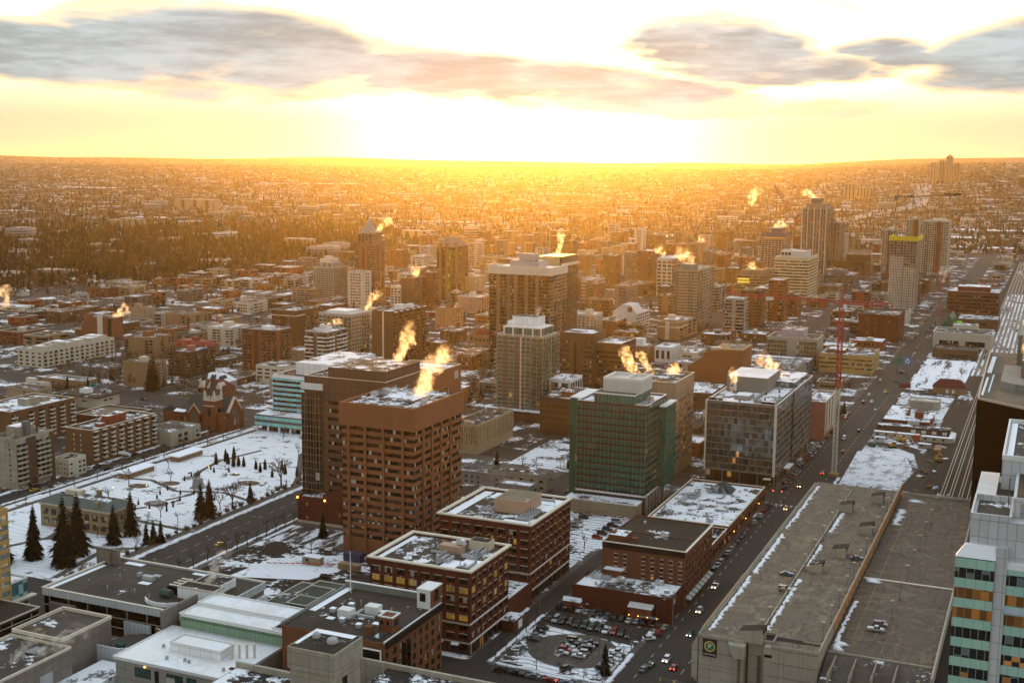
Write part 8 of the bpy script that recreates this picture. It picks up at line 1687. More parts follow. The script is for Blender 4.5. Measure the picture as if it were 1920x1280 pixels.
# ================================================================ vehicles
CG = plain('car glass', (.012, .013, .015), .08); TYRE = plain('tyre', (.012, .012, .012), .9); RIM = plain('wheel rim', (.3, .3, .3), .4, .7)
HL = plain('headlight', (.8, .8, .75), .2); HLON = plain('headlight on', (1, .8, .5), .3, 0, (1, .72, .35), 5); TL = plain('tail light', (.25, .01, .01), .3); TLON = plain('tail light on', (.6, .02, .01), .3, 0, (1, .05, .02), 3)
CCOL = {'black': (.012, .012, .014), 'white': (.62, .62, .62), 'silver': (.36, .37, .38), 'grey': (.12, .125, .13), 'dark blue': (.02, .035, .08), 'red': (.28, .02, .015), 'green': (.02, .07, .05), 'beige': (.33, .29, .22), 'blue': (.04, .09, .16), 'yellow': (.6, .38, .03)}
CM = {k: plain('car paint '+k, v, .25, .15) for k, v in CCOL.items()}
def prof(kind):
    # (x, z) outline of the body side, and of the glasshouse; length ~ 4.6
    if kind == 'sedan': return [(-2.3,.35),(2.3,.35),(2.32,.7),(2.15,.86),(1.1,.98),(-1.55,1.0),(-2.2,.95),(-2.32,.7)], [(.95,.97),(.25,1.42),(-1.0,1.44),(-1.7,1.0)]
    if kind == 'suv': return [(-2.3,.4),(2.3,.4),(2.34,.8),(2.2,1.0),(1.2,1.1),(-2.2,1.12),(-2.34,.9)], [(1.05,1.09),(.5,1.7),(-1.95,1.72),(-2.22,1.11)]
    if kind == 'pickup': return [(-2.8,.45),(2.5,.45),(2.54,.85),(2.4,1.08),(1.35,1.14),(-.75,1.16),(-.78,1.12),(-2.75,1.1),(-2.82,.9)], [(1.2,1.13),(.7,1.78),(-.6,1.8),(-.8,1.15)]
    return [(-2.5,.4),(2.5,.4),(2.54,.9),(2.3,1.1),(1.6,1.2),(-2.5,1.25),(-2.54,.9)], [(1.5,1.19),(.9,1.95),(-2.4,2.0),(-2.5,1.24)]
def side_loft(mb, pts, hw, taper, mi=0):
    zs = [p[1] for p in pts]; z0, z1 = min(zs), max(zs); f = lambda z: hw-(taper*(z-z0)/(z1-z0+1e-6))
    mb.loft([[(x, -f(z), z) for x, z in pts], [(x, f(z), z) for x, z in pts]], mi)
CAR = {}
def car_meshes(kind):
    b_, g_ = prof(kind); hw = .9 if kind == 'sedan' else .97
    m = MB(); side_loft(m, b_, hw, .06); zr = max(z for x, z in g_); m.box(g_[2][0]+.05, -hw+.22, zr, g_[1][0]-.05, hw-.22, zr+.05)
    for s in (-1, 1): m.box(g_[0][0]-.35, s*(hw+.02), 1.0, g_[0][0]-.15, s*(hw+.2), 1.15)
    if kind == 'pickup': m.box(-2.7, -.7, 1.09, -.9, .7, 1.115)
    body = m.mesh('car_body', CM['black']); m = MB(); side_loft(m, g_, hw-.06, .2); glass = m.mesh('car_glass', CG)
    m = MB().tube((0, -.11, 0), (0, .11, 0), .33, .33, 12); m.tube((0, -.12, 0), (0, .12, 0), .2, .2, 8, 1); wheel = m.mesh('wheel', [TYRE, RIM])
    fx = max(x for x, z in b_); rx = min(x for x, z in b_)
    return dict(body=body, glass=glass, wheel=wheel, hw=hw, fx=fx, rx=rx, hz=.72 if kind == 'sedan' else .85)
for k_ in ('sedan', 'suv', 'pickup', 'van'): CAR[k_] = car_meshes(k_)
HLM = MB().box(-.08, -.17, -.08, .03, .17, .08).mesh('headlight', HL); HLM2 = MB().box(-.08, -.17, -.08, .03, .17, .08).mesh('headlight', HLON); TLM = MB().box(-.03, -.15, -.1, .08, .15, .1).mesh('tail_light', TL); TLM2 = MB().box(-.03, -.15, -.1, .08, .15, .1).mesh('tail_light', TLON)
LO = {}
def lo_mesh(kind):
    if kind in LO: return LO[kind]
    b_, g_ = prof(kind); m = MB(); side_loft(m, b_, .93, .06, 0); side_loft(m, g_, .86, .2, 1)
    zr = max(z for x, z in g_); m.box(g_[2][0]+.05, -.68, zr, g_[1][0]-.05, .68, zr+.05, 0)
    for x in (-1.45, 1.45):
        for s in (-.85, .85): m.tube((x, s-.1, .33), (x, s+.1, .33), .33, .33, 8, 2)
    LO[kind] = m.mesh('car', [CM['black'], CG, TYRE]); return LO[kind]
def paint(o, m): o.material_slots[0].link = 'OBJECT'; o.material_slots[0].material = m
NAMES = {'sedan': 'parked_car', 'suv': 'parked_car', 'pickup': 'pickup_truck', 'van': 'van'}
def car(kind, col, x, y, rz, where, group, z=.14, near=True, lights=None, cat=None, verb='parked '):
    lab = f"{col} {'saloon car' if kind == 'sedan' else 'SUV' if kind == 'suv' else 'pickup truck' if kind == 'pickup' else 'van'} {where}"; nm = NAMES[kind]
    grp = f'{col} {kind}s {group}'
    if not near:
        o = link(nm, lo_mesh(kind), None, (x, y, z), rz); paint(o, CM[col]); tag(o, lab, cat or ('truck' if kind == 'pickup' else 'van' if kind == 'van' else 'car'), grp); return o
    d = CAR[kind]; t = thing(nm, lab, cat or ('truck' if kind == 'pickup' else 'van' if kind == 'van' else 'car'), (x, y, z), rz, grp)
    o = link('body', d['body'], t); paint(o, CM[col]); link('windows', d['glass'], t)
    for xx in (-1.42, 1.42):
        for s in (-1, 1): link('wheel', d['wheel'], t, (xx, s*(d['hw']-.1), .33))
    for s in (-.62, .62): link('headlight', HLM2 if lights in ('h', 'b') else HLM, t, (d['fx'], s, d['hz'])); link('tail_light', TLM2 if lights in ('t', 'b') else TLM, t, (d['rx'], s, d['hz']+.05))
    return t
cr_ = random.Random(77); KS = ['sedan', 'sedan', 'suv', 'suv', 'pickup', 'van']; CS_ = ['black', 'black', 'grey', 'white', 'silver', 'dark blue', 'red', 'beige', 'green', 'black', 'white', 'silver']
def rc(): return cr_.choice(KS), cr_.choice(CS_)
H90 = math.pi/2
for k in range(13):                                             # lot: row beside the restaurant
    kd, cl = rc(); car(kd, cl, -156+k*2.75, 401.5+cr_.uniform(-.5, .5)-k*.25, H90, 'in the row nearest the dark red restaurant', 'in the row by the restaurant', .16)
for k in range(12):
    kd, cl = rc(); car(kd, cl, -155+k*2.8, 389+cr_.uniform(-.5, .5)-k*.35, -H90, 'in the front row behind the turning circle', 'in the row behind the turning circle', .16)
for k, (kd, cl) in enumerate((('suv', 'black'), ('sedan', 'black'), ('sedan', 'silver'), ('sedan', 'black'))): car(kd, cl, -153.5+k*.3, 379-k*3.6, .15, 'parked on the alley side of the snowy lot', 'on the alley side of the lot', .16)
for i in range(2):
    for k in range(5): kd, cl = rc(); car(kd, cl, -139.5+i*6, 361.5+k*2.9, .1+math.pi*i, 'in the double row in the middle of the turning circle', 'in the middle of the turning circle', .16)
for k, (kd, cl) in enumerate((('suv', 'black'), ('sedan', 'beige'), ('sedan', 'grey'), ('sedan', 'white'), ('sedan', 'silver'), ('pickup', 'white'))): car(kd, cl, -123, 355+k*2.95, .1, 'in the short row near the street corner of the lot', 'near the street corner of the lot', .16)
car('sedan', 'white', -117.2, 386, .5, 'turning in at the lot entrance from the wide street', 'at the lot entrance', .05); car('suv', 'black', -133.5, 350.5, 1.2, 'standing alone by the near edge of the snowy lot', 'by the near edge of the lot', .16)
for k, (kd, cl, li) in enumerate((('suv', 'black', None), ('pickup', 'black', None), ('sedan', 'grey', None), ('sedan', 'red', 't'), ('sedan', 'blue', None), ('suv', 'black', None), ('sedan', 'black', None))): car(kd, cl, -152+k*5.6, 340.2, math.pi, 'queued at the kerb along the near edge of the snowy lot', 'along the near edge of the lot', .03, lights=li)
for kd, cl, x_, y_, li in (('suv', 'white', -106.5, 371, 'h'), ('sedan', 'red', -102.5, 366, 't'), ('sedan', 'green', -110, 365, None), ('sedan', 'grey', -111, 360.5, None), ('suv', 'white', -108.5, 419, 'h'), ('pickup', 'white', -110, 447, 'h'), ('sedan', 'green', -105.5, 396, 'h'), ('sedan', 'yellow', -107, 568, 'h'), ('suv', 'black', -109, 612, 'h'), ('sedan', 'red', -103, 645, 't'), ('sedan', 'red', -101, 700, 't'), ('van', 'white', -106, 735, 'h'), ('sedan', 'white', -107, 862, 'h'), ('suv', 'black', -101, 760, 't'), ('sedan', 'yellow', -103.5, 905, 'h')):
    car(kd, cl, x_, y_, -H90 if li == 'h' else H90, ('driving towards the camera with lit headlights' if li == 'h' else 'driving away with lit tail lights' if li == 't' else 'waiting')+' on the wide street', 'driving on the wide street', .03, y_ < 700, li)
for y_ in np.arange(386, 820, 6.1):
    if 574 < y_ < 604 or 770 < y_ < 796 or cr_.random() < .18: continue
    kd, cl = rc(); car(kd, cl, -115.3, float(y_), H90, 'parked along the left kerb of the wide street', 'parked along the left kerb', .03, y_ < 580)
for k in range(16):                                             # angled bays before the silver glass office
    kd, cl = rc(); car(kd, cl, -116.5, 612+k*6.4, 2.3, 'in the angled bays below the silver glass office', 'in the angled bays', .03, False)
for k in range(46):
    y_ = 830+k*cr_.uniform(20, 36)
    if y_ > 2300: break
    kd, cl = rc(); s_ = cr_.choice((-111, -100)); car(kd, cl, s_-(y_-800)*.012, y_, H90, 'far along the wide street', 'far along the wide street', .03, False)
for k in range(11): kd, cl = cr_.choice((('sedan', 'white'), ('suv', 'black'), ('sedan', 'yellow'))); car(kd, cl, -101-cr_.uniform(0, 14), 1215+k*8.5, H90, 'in the queue of traffic far along the wide street', 'in the far queue', .03, False)
for k in range(17):
    kd, cl = rc(); y_ = 430+k*7.3+cr_.uniform(-1, 1)
    if cr_.random() < .8: car(kd, cl, -443.2, y_, H90, 'parked on the park side of the avenue before the brown blocks', 'on the park side of the avenue', .03, False)
    if cr_.random() < .7: kd, cl = rc(); car(kd, cl, -453, y_+3, H90, 'parked along the avenue in front of the brown blocks', 'in front of the brown blocks', .03, False)
car('sedan', 'yellow', -447.5, 441, H90, 'taxi on the avenue beyond the park', 'taxis', .03, True); car('sedan', 'yellow', -313, 409, H90, 'taxi on the empty avenue between park and stalls', 'taxis on the near avenue', .03, True)
car('van', 'white', -422, 634, 0, 'on the cross street at the far corner of the park', 'at the far park corner', .03, False); car('sedan', 'red', -446, 575, H90, 'on the avenue near the church', 'near the church', .03, False)
for k in range(9): kd, cl = rc(); car(kd, cl, -400+k*9, 628+cr_.choice((-3, 3)), 0, 'on the cross street below the teal-banded office', 'below the teal-banded office', .03, False)
for k in range(14): kd, cl = rc(); car(kd, cl, -172-(k % 2)*16, 486+(k//2)*6.5, 0, 'in the snowy lot between brick offices and green glass tower', 'in the snowy lot before the green tower', .15, False)
for k in range(8): kd, cl = rc(); car(kd, cl, -238-(k % 4)*4, 505+(k//4)*9, H90, 'behind the brick tower beside the low grey buildings', 'behind the brick tower', .15, False)
for x_, y_, kd, cl in ((-205, 548, 'suv', 'black'), (-210, 551, 'sedan', 'black'), (-250, 392, 'suv', 'black'), (-146, 470, 'suv', 'white'), (-150, 492, 'pickup', 'grey')): car(kd, cl, x_, y_, .3, {-205: 'waiting at the corner left of the green glass tower', -210: 'behind another at the corner left of the green tower', -250: 'beside the snowy field and site cabin', -146: 'alone in the snow lot behind the hotel', -150: 'deep in the snow lot behind the hotel'}[x_], f'spot {x_}', .15, y_ < 500)
car('suv', 'beige', -76, 407, 0, 'alone on the upper parkade deck beside the snow ridge', 'on the upper deck', 17.02); car('sedan', 'blue', -78.5, 423, .2, 'snow-dusted, beside the stair head on the upper deck', 'on the upper deck', 17.02); car('sedan', 'blue', -58.5, 452, .3, 'snow-dusted, by the orange barrier of the parkade', 'by the orange barrier', 17.02)
car('suv', 'grey', -43, 396, 0, 'on the lower brown deck behind the pickup', 'on the lower deck', 13.62); car('pickup', 'silver', -43.5, 391, 0, 'on the lower brown deck in front of the SUV', 'on the lower deck', 13.62)
for k in range(90):                                             # kerbs of the cross streets and back avenues
    if cr_.random() < .5: c, w = AVE[cr_.randrange(1, 8)]; x_ = c+cr_.choice((-1, 1))*(w/2-1.6); y_ = cr_.uniform(650, 1300); rz_ = H90
    else: q = cr_.randrange(1, 5); x_ = -cr_.uniform(130, 700); y_ = sty(q, x_)+cr_.choice((-8, 8)); rz_ = 0
    if inview(x_, y_, 0): kd, cl = rc(); car(kd, cl, x_, y_, rz_, 'parked in the streets between the middle-distance blocks', 'in the middle-distance streets', .03, False)

# ================================================================ street furniture
sl = thing('street_lamp', 'tall street lamp with single arm over the wide street', 'street lamp', (-119, 372, .13), 0, 'street lamps along the wide street'); part('post', MB().cyl(0, 0, 0, 9, .13, .08, 6), GREYD, sl); part('lamp_arm', MB().tube((0, 0, 8.8), (2.4, 0, 9.4), .07, .05, 5), GREYD, sl); part('lamp_head', MB().box(2.1, -.18, 9.35, 3.0, .18, 9.55), GALV, sl)
for k in range(1, 16):
    y_ = 372+k*29
    if not 580 < y_ < 600: dup(sl, (-119, y_, .13))
for k in range(7): dup(sl, (-303.5, 360+k*32, .13), math.pi, 'tall street lamp along the avenue between park and stalls', 'street lamps along the near avenue')
for k in range(7): dup(sl, (-441, 390+k*33, .13), math.pi, 'tall street lamp along the avenue before the brown blocks', 'street lamps along the far park avenue')
for x_, y_, a_, l_ in ((-160, 392, 0, 'tall street lamp at the mouth of the alley'), (-142, 385, 0, 'tall lamp rising from the middle of the parking lot'), (-128, 366, 1, 'slim lamp at the near side of the parking lot'), (-190, 512, 0, 'street lamp in the snowy lot before the green tower'), (-352, 365, 2, 'street lamp by the big spruces at the library')): dup(sl, (x_, y_, .13), a_, l_, l_+' only')
pl = thing('park_lamp', 'small globe lamp on a short post in the park', 'lamp post', (-392, 505, .14), 0, 'globe lamps in the park'); part('post', MB().cyl(0, 0, 0, 3.4, .08, .07, 6), CREAM, pl); part('globe', MB().tube((0, 0, 3.4), (0, 0, 3.65), .18, .3, 8).tube((0, 0, 3.65), (0, 0, 3.95), .3, .14, 8), plain('globe', (.8, .72, .55), .4, 0, (1, .6, .2), .6), pl)
for x_, y_ in ((-396, 462), (-385, 432), (-366, 428), (-371, 500), (-352, 447), (-408, 452), (-359, 525)): dup(pl, (x_, y_, .14))
GRN = plain('green signal', (.02, .5, .25), .4, 0, (.05, 1, .5), 4); REDS = plain('red signal', (.6, .02, .02), .4, 0, (1, .05, .03), 4); YBOX = plain('signal yellow', (.5, .28, .03), .6)
def signal(x, y, rz, lab, lamp):
    t = thing('traffic_light', lab, 'traffic light', (x, y, .13), rz); part('post', MB().cyl(0, 0, 0, 6.4, .13, .1, 6), GREYD, t); part('mast_arm', MB().tube((0, 0, 6.2), (8, 0, 6.6), .09, .06, 5), GREYD, t)
    for k, xx in enumerate((3.5, 7.6)): hd = part('signal_head', MB().box(xx-.2, -.2, 5.5, xx+.2, .2, 6.5), YBOX, t); part('lens', MB().box(xx-.13, -.24, 5.6 if lamp is GRN else 6.15, xx+.13, -.205, 5.85 if lamp is GRN else 6.4), lamp, hd)
signal(-92.5, 342.5, math.pi, 'yellow traffic light on a long arm over the near end of the wide street', GRN); signal(-118.5, 576, 0, 'yellow traffic light at the crossing below the silver glass office', REDS); signal(-440, 617, .6, 'traffic light with green lamp at the church crossing', GRN); signal(-302, 344, math.pi, 'traffic light at the near end of the park avenue', REDS); signal(-118.5, 771, 0, 'traffic light at the crossing by the pink building', REDS)
pw = thing('utility_pole', 'grey utility pole with crossarm at the hotel corner', 'utility pole', (-113, 400, .13)); part('pole', MB().cyl(0, 0, 0, 13, .2, .14, 7), GREYD, pw); part('crossarm', MB().box(-1.4, -.08, 11.6, 1.4, .08, 11.85).box(-1, -.08, 10.6, 1, .08, 10.8), GREYD, pw); part('transformer', MB().cyl(.4, 0, 8.8, 10.2, .3, .3, 8), GALV, pw)
bb = thing('billboard', 'street sign board with green and blue panels beside the snow-covered car park', 'sign', (-101, 990, 0)); part('post', MB().cyl(-4, 0, 0, 8, .3).cyl(4, 0, 0, 8, .3), GREYD, bb); part('green_panel', MB().box(-7, -.3, 8, -.1, .3, 14), plain('sign panel green', (.03, .13, .09), .5), bb); part('blue_panel', MB().box(.1, -.3, 8, 7, .3, 14), plain('sign panel blue', (.03, .16, .32), .5), bb); m = MB(); disc(m, 3.5, 11, 1, 1.5, -.32); m.box(3.2, -.33, 12.6, 3.8, -.31, 13.3); part('white_symbol', m, SW_, bb)
hd_ = thing('sign_board', 'low dark red sign board by the restaurant yard entrance', 'sign', (-92, 925, .13)); part('board', MB().box(-4, -.2, 1, 4, .2, 4.5), plain('dark red sign', (.12, .02, .015), .6), hd_); part('post', MB().cyl(-3, 0, 0, 1, .15).cyl(3, 0, 0, 1, .15), GREYD, hd_)
# people
def person(x, y, rz, lab, jacket, z=.14):
    vs = [(0,0,.95),(0,0,1.15),(0,0,1.38),(0,0,1.5),(0,0,1.62),(0,0,1.76), (.1,.02,.88),(.12,.08,.48),(.12,.0,.08),(.12,.12,.04), (-.1,.0,.88),(-.12,-.08,.48),(-.12,-.2,.1),(-.12,-.08,.05), (.2,0,1.4),(.26,-.05,1.12),(.25,.06,.86),(.25,.09,.78), (-.2,0,1.4),(-.26,.05,1.12),(-.25,.12,.86),(-.25,.15,.78)]
    ed = [(0,1),(1,2),(2,3),(3,4),(4,5),(0,6),(6,7),(7,8),(8,9),(0,10),(10,11),(11,12),(12,13),(2,14),(14,15),(15,16),(16,17),(2,18),(18,19),(19,20),(20,21)]
    rad = [.17,.17,.19,.07,.1,.09,.11,.08,.06,.05,.11,.08,.06,.05,.09,.07,.05,.04,.09,.07,.05,.04]
    me = bpy.data.meshes.new('person'); me.from_pydata(vs, ed, []); o = bpy.data.objects.new('person_tmp', me); C.objects.link(o)
    md = o.modifiers.new('s', 'SKIN'); sv = me.skin_vertices[0].data
    for k, r in enumerate(rad): sv[k].radius = (r, r)
    sv[0].use_root = True; sb = o.modifiers.new('d', 'SUBSURF'); sb.levels = 1
    dg = bpy.context.evaluated_depsgraph_get(); m2 = bpy.data.meshes.new_from_object(o.evaluated_get(dg)); bpy.data.objects.remove(o)
    m2.materials.clear(); m2.materials.append(plain('skin', (.35, .2, .14), .7)); m2.materials.append(jacket); m2.materials.append(plain('trousers', (.02, .02, .025), .9)); m2.materials.append(plain('hair', (.02, .015, .01), .9))
    for p in m2.polygons:
        c = p.center; p.material_index = 2 if c.z < .92 else 1 if (c.z < 1.5 and not (abs(c.x) > .2 and c.z < .84)) else 3 if c.z > 1.72 or (c.y < -.02 and c.z > 1.58) else 0; p.use_smooth = True
    return tag(link('person', m2, None, (x, y, z), rz), lab, 'person')
JK = plain('dark coat', (.02, .02, .022), .9); person(-115.4, 389, .4, 'pedestrian in dark coat at the lot corner, left of two', JK, .05); person(-114.3, 389.6, .5, 'pedestrian in dark coat at the lot corner, right of two', JK, .05); person(-104.5, 452, 1.4, 'pedestrian in dark red coat crossing the wide street', plain('red coat', (.12, .02, .02), .9), .03)

# ================================================================ cranes and the works site
def lattice(mb, p, q, hw, n, r=.09, mi=0, tri=False):
    p = Vector(p); q = Vector(q); d = (q-p).normalized(); a = d.cross(Vector((0, 0, 1)) if abs(d.z) < .9 else Vector((1, 0, 0))).normalized(); b = d.cross(a)
    cs = [a+b, a-b, -a-b, -a+b] if not tri else [a*1-b*.6, -a-b*.6, b*1.1]
    for c in cs: mb.tube(p+c*hw, q+c*hw, r, r, 4, mi)
    L = (q-p)/n
    for k in range(n):
        o0, o1 = p+L*k, p+L*(k+1)
        for i in range(len(cs)):
            c0, c1 = cs[i]*hw, cs[(i+1) % len(cs)]*hw; mb.tube(o0+c0, o1+c1, r*.6, r*.6, 3, mi, False); mb.tube(o0+c0, o0+c1, r*.6, r*.6, 3, mi, False)
CRED = plain('crane red', (.33, .03, .02), .6); CWHT = plain('crane cream', (.55, .5, .4), .6)
t = thing('tower_crane', 'tall red tower crane with cream lower mast and long red jib on the works site', 'crane', (-97, 642.5, 0))
m = MB(); lattice(m, (0, 0, 0), (0, 0, 47), 1.05, 18, .22); part('lower_mast', m, CWHT, t); m = MB(); lattice(m, (0, 0, 47), (0, 0, 90), 1.05, 17, .24); part('mast', m, CRED, t)
dj = Vector((-153.2+93, 623.9-623.8, 0)).normalized(); dj = Vector((-.995, .09, 0)).normalized()
m = MB(); lattice(m, (0, 0, 91.5), dj*62+Vector((0, 0, 92.5)), .9, 28, .15, 0, True); lattice(m, (0, 0, 91.5), dj*-24+Vector((0, 0, 91.5)), .8, 9, .24); part('jib', m, CRED, t)
m = MB(); lattice(m, (0, 0, 92), (0, 0, 99), .7, 4, .13); part('cat_head', m, CRED, t); m = MB(); m.tube((0, 0, 99), dj*40+Vector((0, 0, 93)), .07, .07, 4).tube((0, 0, 99), dj*-22+Vector((0, 0, 92.5)), .07, .07, 4); part('tie_rods', m, CRED, t)
part('counterweight', MB().box(-1, -1, 88.6, 1, 1, 91.4), GREYD, t, loc=tuple(dj*-22)); part('jib_sign', MB().box(-2, -.4, 90.2, 2, -.1, 92), COPEW, t, loc=tuple(dj*38)); part('cab', MB().box(.9, -1.2, 88, 2.6, .6, 90.6), COPEW, t); part('base', MB().box(-2.4, -2.4, 0, 2.4, 2.4, 1.6), wall('ochre base', (.3, .2, .07)), t)
cx, cy = T['D20'][0]+8, T['D20'][1]+30
t = thing('luffing_crane', 'red luffing crane with steeply raised jib above the blue-sheeted tower', 'crane', (cx, cy, 0)); m = MB(); lattice(m, (0, 0, 40), (0, 0, 78), 1.2, 12, .3); part('mast', m, CRED, t); m = MB(); lattice(m, (0, 0, 78), (-34, 0, 132), 1.0, 18, .28, 0, True); part('jib', m, CRED, t); m = MB(); lattice(m, (0, 0, 78), (5, 0, 92), .8, 5, .25); m.tube((5, 0, 92), (-17, 0, 105), .15, .15, 4); m.box(1, -1.5, 77, 9, 1.5, 80); part('counter_jib', m, CRED, t)
x, y, h, w, d = T['D24']
t = thing('tower_crane', 'thin dark hammerhead crane rising from the tower with the yellow collar', 'crane', (x-8, y+24, 0)); m = MB(); lattice(m, (0, 0, h-4), (0, 0, h+52), 1.1, 18, .22); part('mast', m, wall('crane tan', (.28, .2, .09)), t); m = MB(); d_ = Vector((.97, .24, 0)); lattice(m, (0, 0, h+46), d_*50+Vector((0, 0, h+49)), .7, 22, .16, 0, True); lattice(m, (0, 0, h+46), d_*-20+Vector((0, 0, h+46)), .8, 8, .3); m.tube((0, 0, h+55), d_*-18+Vector((0, 0, h+46)), .12, .12, 4).tube((0, 0, h+55), d_*34+Vector((0, 0, h+48)), .12, .12, 4); part('jib', m, wall('crane dark', (.09, .07, .05)), t); part('counterweight', MB().box(-2, -1.5, h+42, 2, 1.5, h+47), GREYD, t, loc=tuple(d_*-19)); part('jib_sign', MB().box(-9, -.3, 0, 9, .3, 2), BLACKM, t, loc=tuple(d_*42+Vector((0, 0, h+48))))
t = thing('mobile_crane', 'small red crane frame folded low beside the avenue behind the white-gridded tower', 'crane', (-108, 1405, 0)); m = MB(); lattice(m, (0, 0, 0), (0, 0, 40), 1.0, 10, .2); lattice(m, (0, 0, 40), (-9, 0, 58), .8, 6, .16); lattice(m, (0, 0, 40), (8, 0, 50), .8, 5, .16); part('lattice', m, CRED, t)
def excavator(x, y, rz, lab):
    t = thing('excavator', lab, 'excavator', (x, y, .14), rz); Yl = plain('plant yellow', (.4, .23, .03), .6)
    part('tracks', MB().box(-2.2, -1.6, 0, 2.2, -.9, .9).box(-2.2, .9, 0, 2.2, 1.6, .9), BLACKM, t); part('house', MB().box(-2.2, -1.5, .95, 1.4, 1.5, 2.4).box(-.2, .2, 2.4, 1.3, 1.4, 3.3), Yl, t); part('cab', MB().box(0, -1.5, 2.4, 1.6, -.2, 3.5), CG, t); m = MB(); m.tube((1, 0, 2), (4, 0, 5.4), .3, .25, 5).tube((4, 0, 5.4), (7, 0, 3), .25, .18, 5); m.box(6.4, -.6, 1.6, 7.4, .6, 3); part('boom', m, Yl, t)
excavator(-74, 742, 2.6, 'yellow excavator with raised boom among the site cabins'); excavator(-77, 724, .4, 'yellow excavator at the rim of the snowy pit'); excavator(-50, 700, 1.5, 'small yellow digger beside the railway on the works site')
def cabin(x, y, L, W, H_, col, lab, rz=0, nm='site_cabin', cat='site cabin', win=True):
    t = thing(nm, lab, cat, (x, y, .14), rz); part('wall', MB().box(-L/2, -W/2, .3, L/2, W/2, H_).box(-L/2+.4, -W/2+.3, 0, L/2-.4, W/2-.3, .3), col, t); part('roof', MB().box(-L/2-.1, -W/2-.1, H_, L/2+.1, W/2+.1, H_+.15), SNOWT if win else col, t)
    if win:
        for k in range(max(1, int(L//5))): part('window', MB().box(-L/2+1.5+k*5, -W/2-.06, 1.4, -L/2+2.9+k*5, -W/2-.005, 2.4), G_DARK, t)
    return t
cabin(-78, 752, 26, 3.4, 3.2, CREAM, 'long white site cabin row behind the excavators, nearer the street'); cabin(-55, 750, 17, 3.4, 3.2, CREAM, 'long white site cabin row behind the excavators, nearer the tracks'); cabin(-66, 748, 4, 3, 3.6, plain('orange container', (.45, .09, .03), .7), 'bright orange container between the white site cabins', nm='container', cat='container', win=False); cabin(-52, 722, 3.4, 14, 3, TANB, 'tan container on the works site beside the haul road', nm='container', cat='container', win=False); cabin(-60, 730, 7, 3, 2.8, GREYW, 'grey site hut beside the tan container'); cabin(-86, 738, 6, 3, 2.6, COPEW, 'small white hut at the street edge of the works site')
cabin(-88, 722, 4, 3, 2.4, plain('green skip', (.03, .09, .05), .7), 'green skip at the street edge of the works site', nm='skip', cat='skip', win=False); cabin(-58, 612, 3, 9, 2.6, plain('maroon truck', (.14, .03, .02), .6), 'dark red container on the snowy strip by the haul road', nm='container', cat='container', win=False)
cabin(-264, 405, 8, 3.4, 3.2, TAN, 'beige site hut on the snowy field below the brick tower'); cabin(-251, 415, 8, 3.4, 3.4, plain('navy container', (.01, .02, .06), .6), 'navy container on the snowy field below the brick tower', nm='container', cat='container', win=False); cabin(-247, 405, 9, 3, 2.4, TANB, 'low tan stack box beside the navy container', nm='container', cat='container', win=False); cabin(-240, 418, 11, 6, 3.4, BRICK_R, 'small brick kiosk at the foot of the orange-brown brick tower', nm='kiosk', cat='kiosk', win=False)
hd = MB()
for k in range(36): hd.box(-96+.02, 605+k*3, .1, -95.9, 605.1+k*3, 2.2)
hd.box(-95.98, 605, 1.9, -95.92, 713, 2.0).box(-95.98, 605, .9, -95.92, 713, 1.0); tag(hd.obj('site_fence', GREYD), 'wire site fence along the street edge of the works site', 'fence')
hd = MB()
for k in range(14): hd.box(-280+k*2.2, 396+k*.9, .14, -279.9+k*2.2, 396.1+k*.9, 1.5); hd.box(-280+k*2.2, 396+k*.9, 1.0, -277.8+k*2.2, 396.08+k*.9, 1.4)
tag(hd.obj('safety_fence', plain('safety red', (.4, .04, .03), .8)), 'red plastic safety fence across the snowy field', 'fence')
tr_ = thing('maintenance_vehicle', 'small yellow track vehicle at the end of the rails by the parking deck', 'rail vehicle', (-41, 571, .4)); part('body', MB().box(-1.3, -3, .6, 1.3, 3, 2.6).box(-1.2, -3, 2.6, 1.2, 0, 3.6), plain('track yellow', (.5, .3, .05), .6), tr_); part('wheel', MB().tube((-1, -2, .4), (1, -2, .4), .4).tube((-1, 2, .4), (1, 2, .4), .4), TYRE, tr_); part('window', MB().box(-1.1, -3.06, 2.2, 1.1, -3.005, 3.3), CG, tr_)
# litter of timber and snow on the works site
rw = random.Random(12); wd = wall('site timber', (.2, .13, .07)); k9 = 0
for k in range(34):
    x_, y_ = rw.uniform(-91, -50), rw.uniform(716, 762)
    if rw.random() < .4: x_, y_ = rw.uniform(-56, -46), rw.uniform(590, 715)
    m = MB(); [m.box(-rw.uniform(.8, 2), -rw.uniform(.3, 1), q*.3, rw.uniform(.8, 2), rw.uniform(.3, 1), q*.3+.25) for q in range(rw.randint(1, 4))]
    o = m.obj('timber_stack', wd if k % 3 else SNOWT, loc=(x_, y_, .15), rz=rw.uniform(0, 3)); tag(o, 'low stack of building material on the snowy works site', 'stack', 'stacks on the works site')

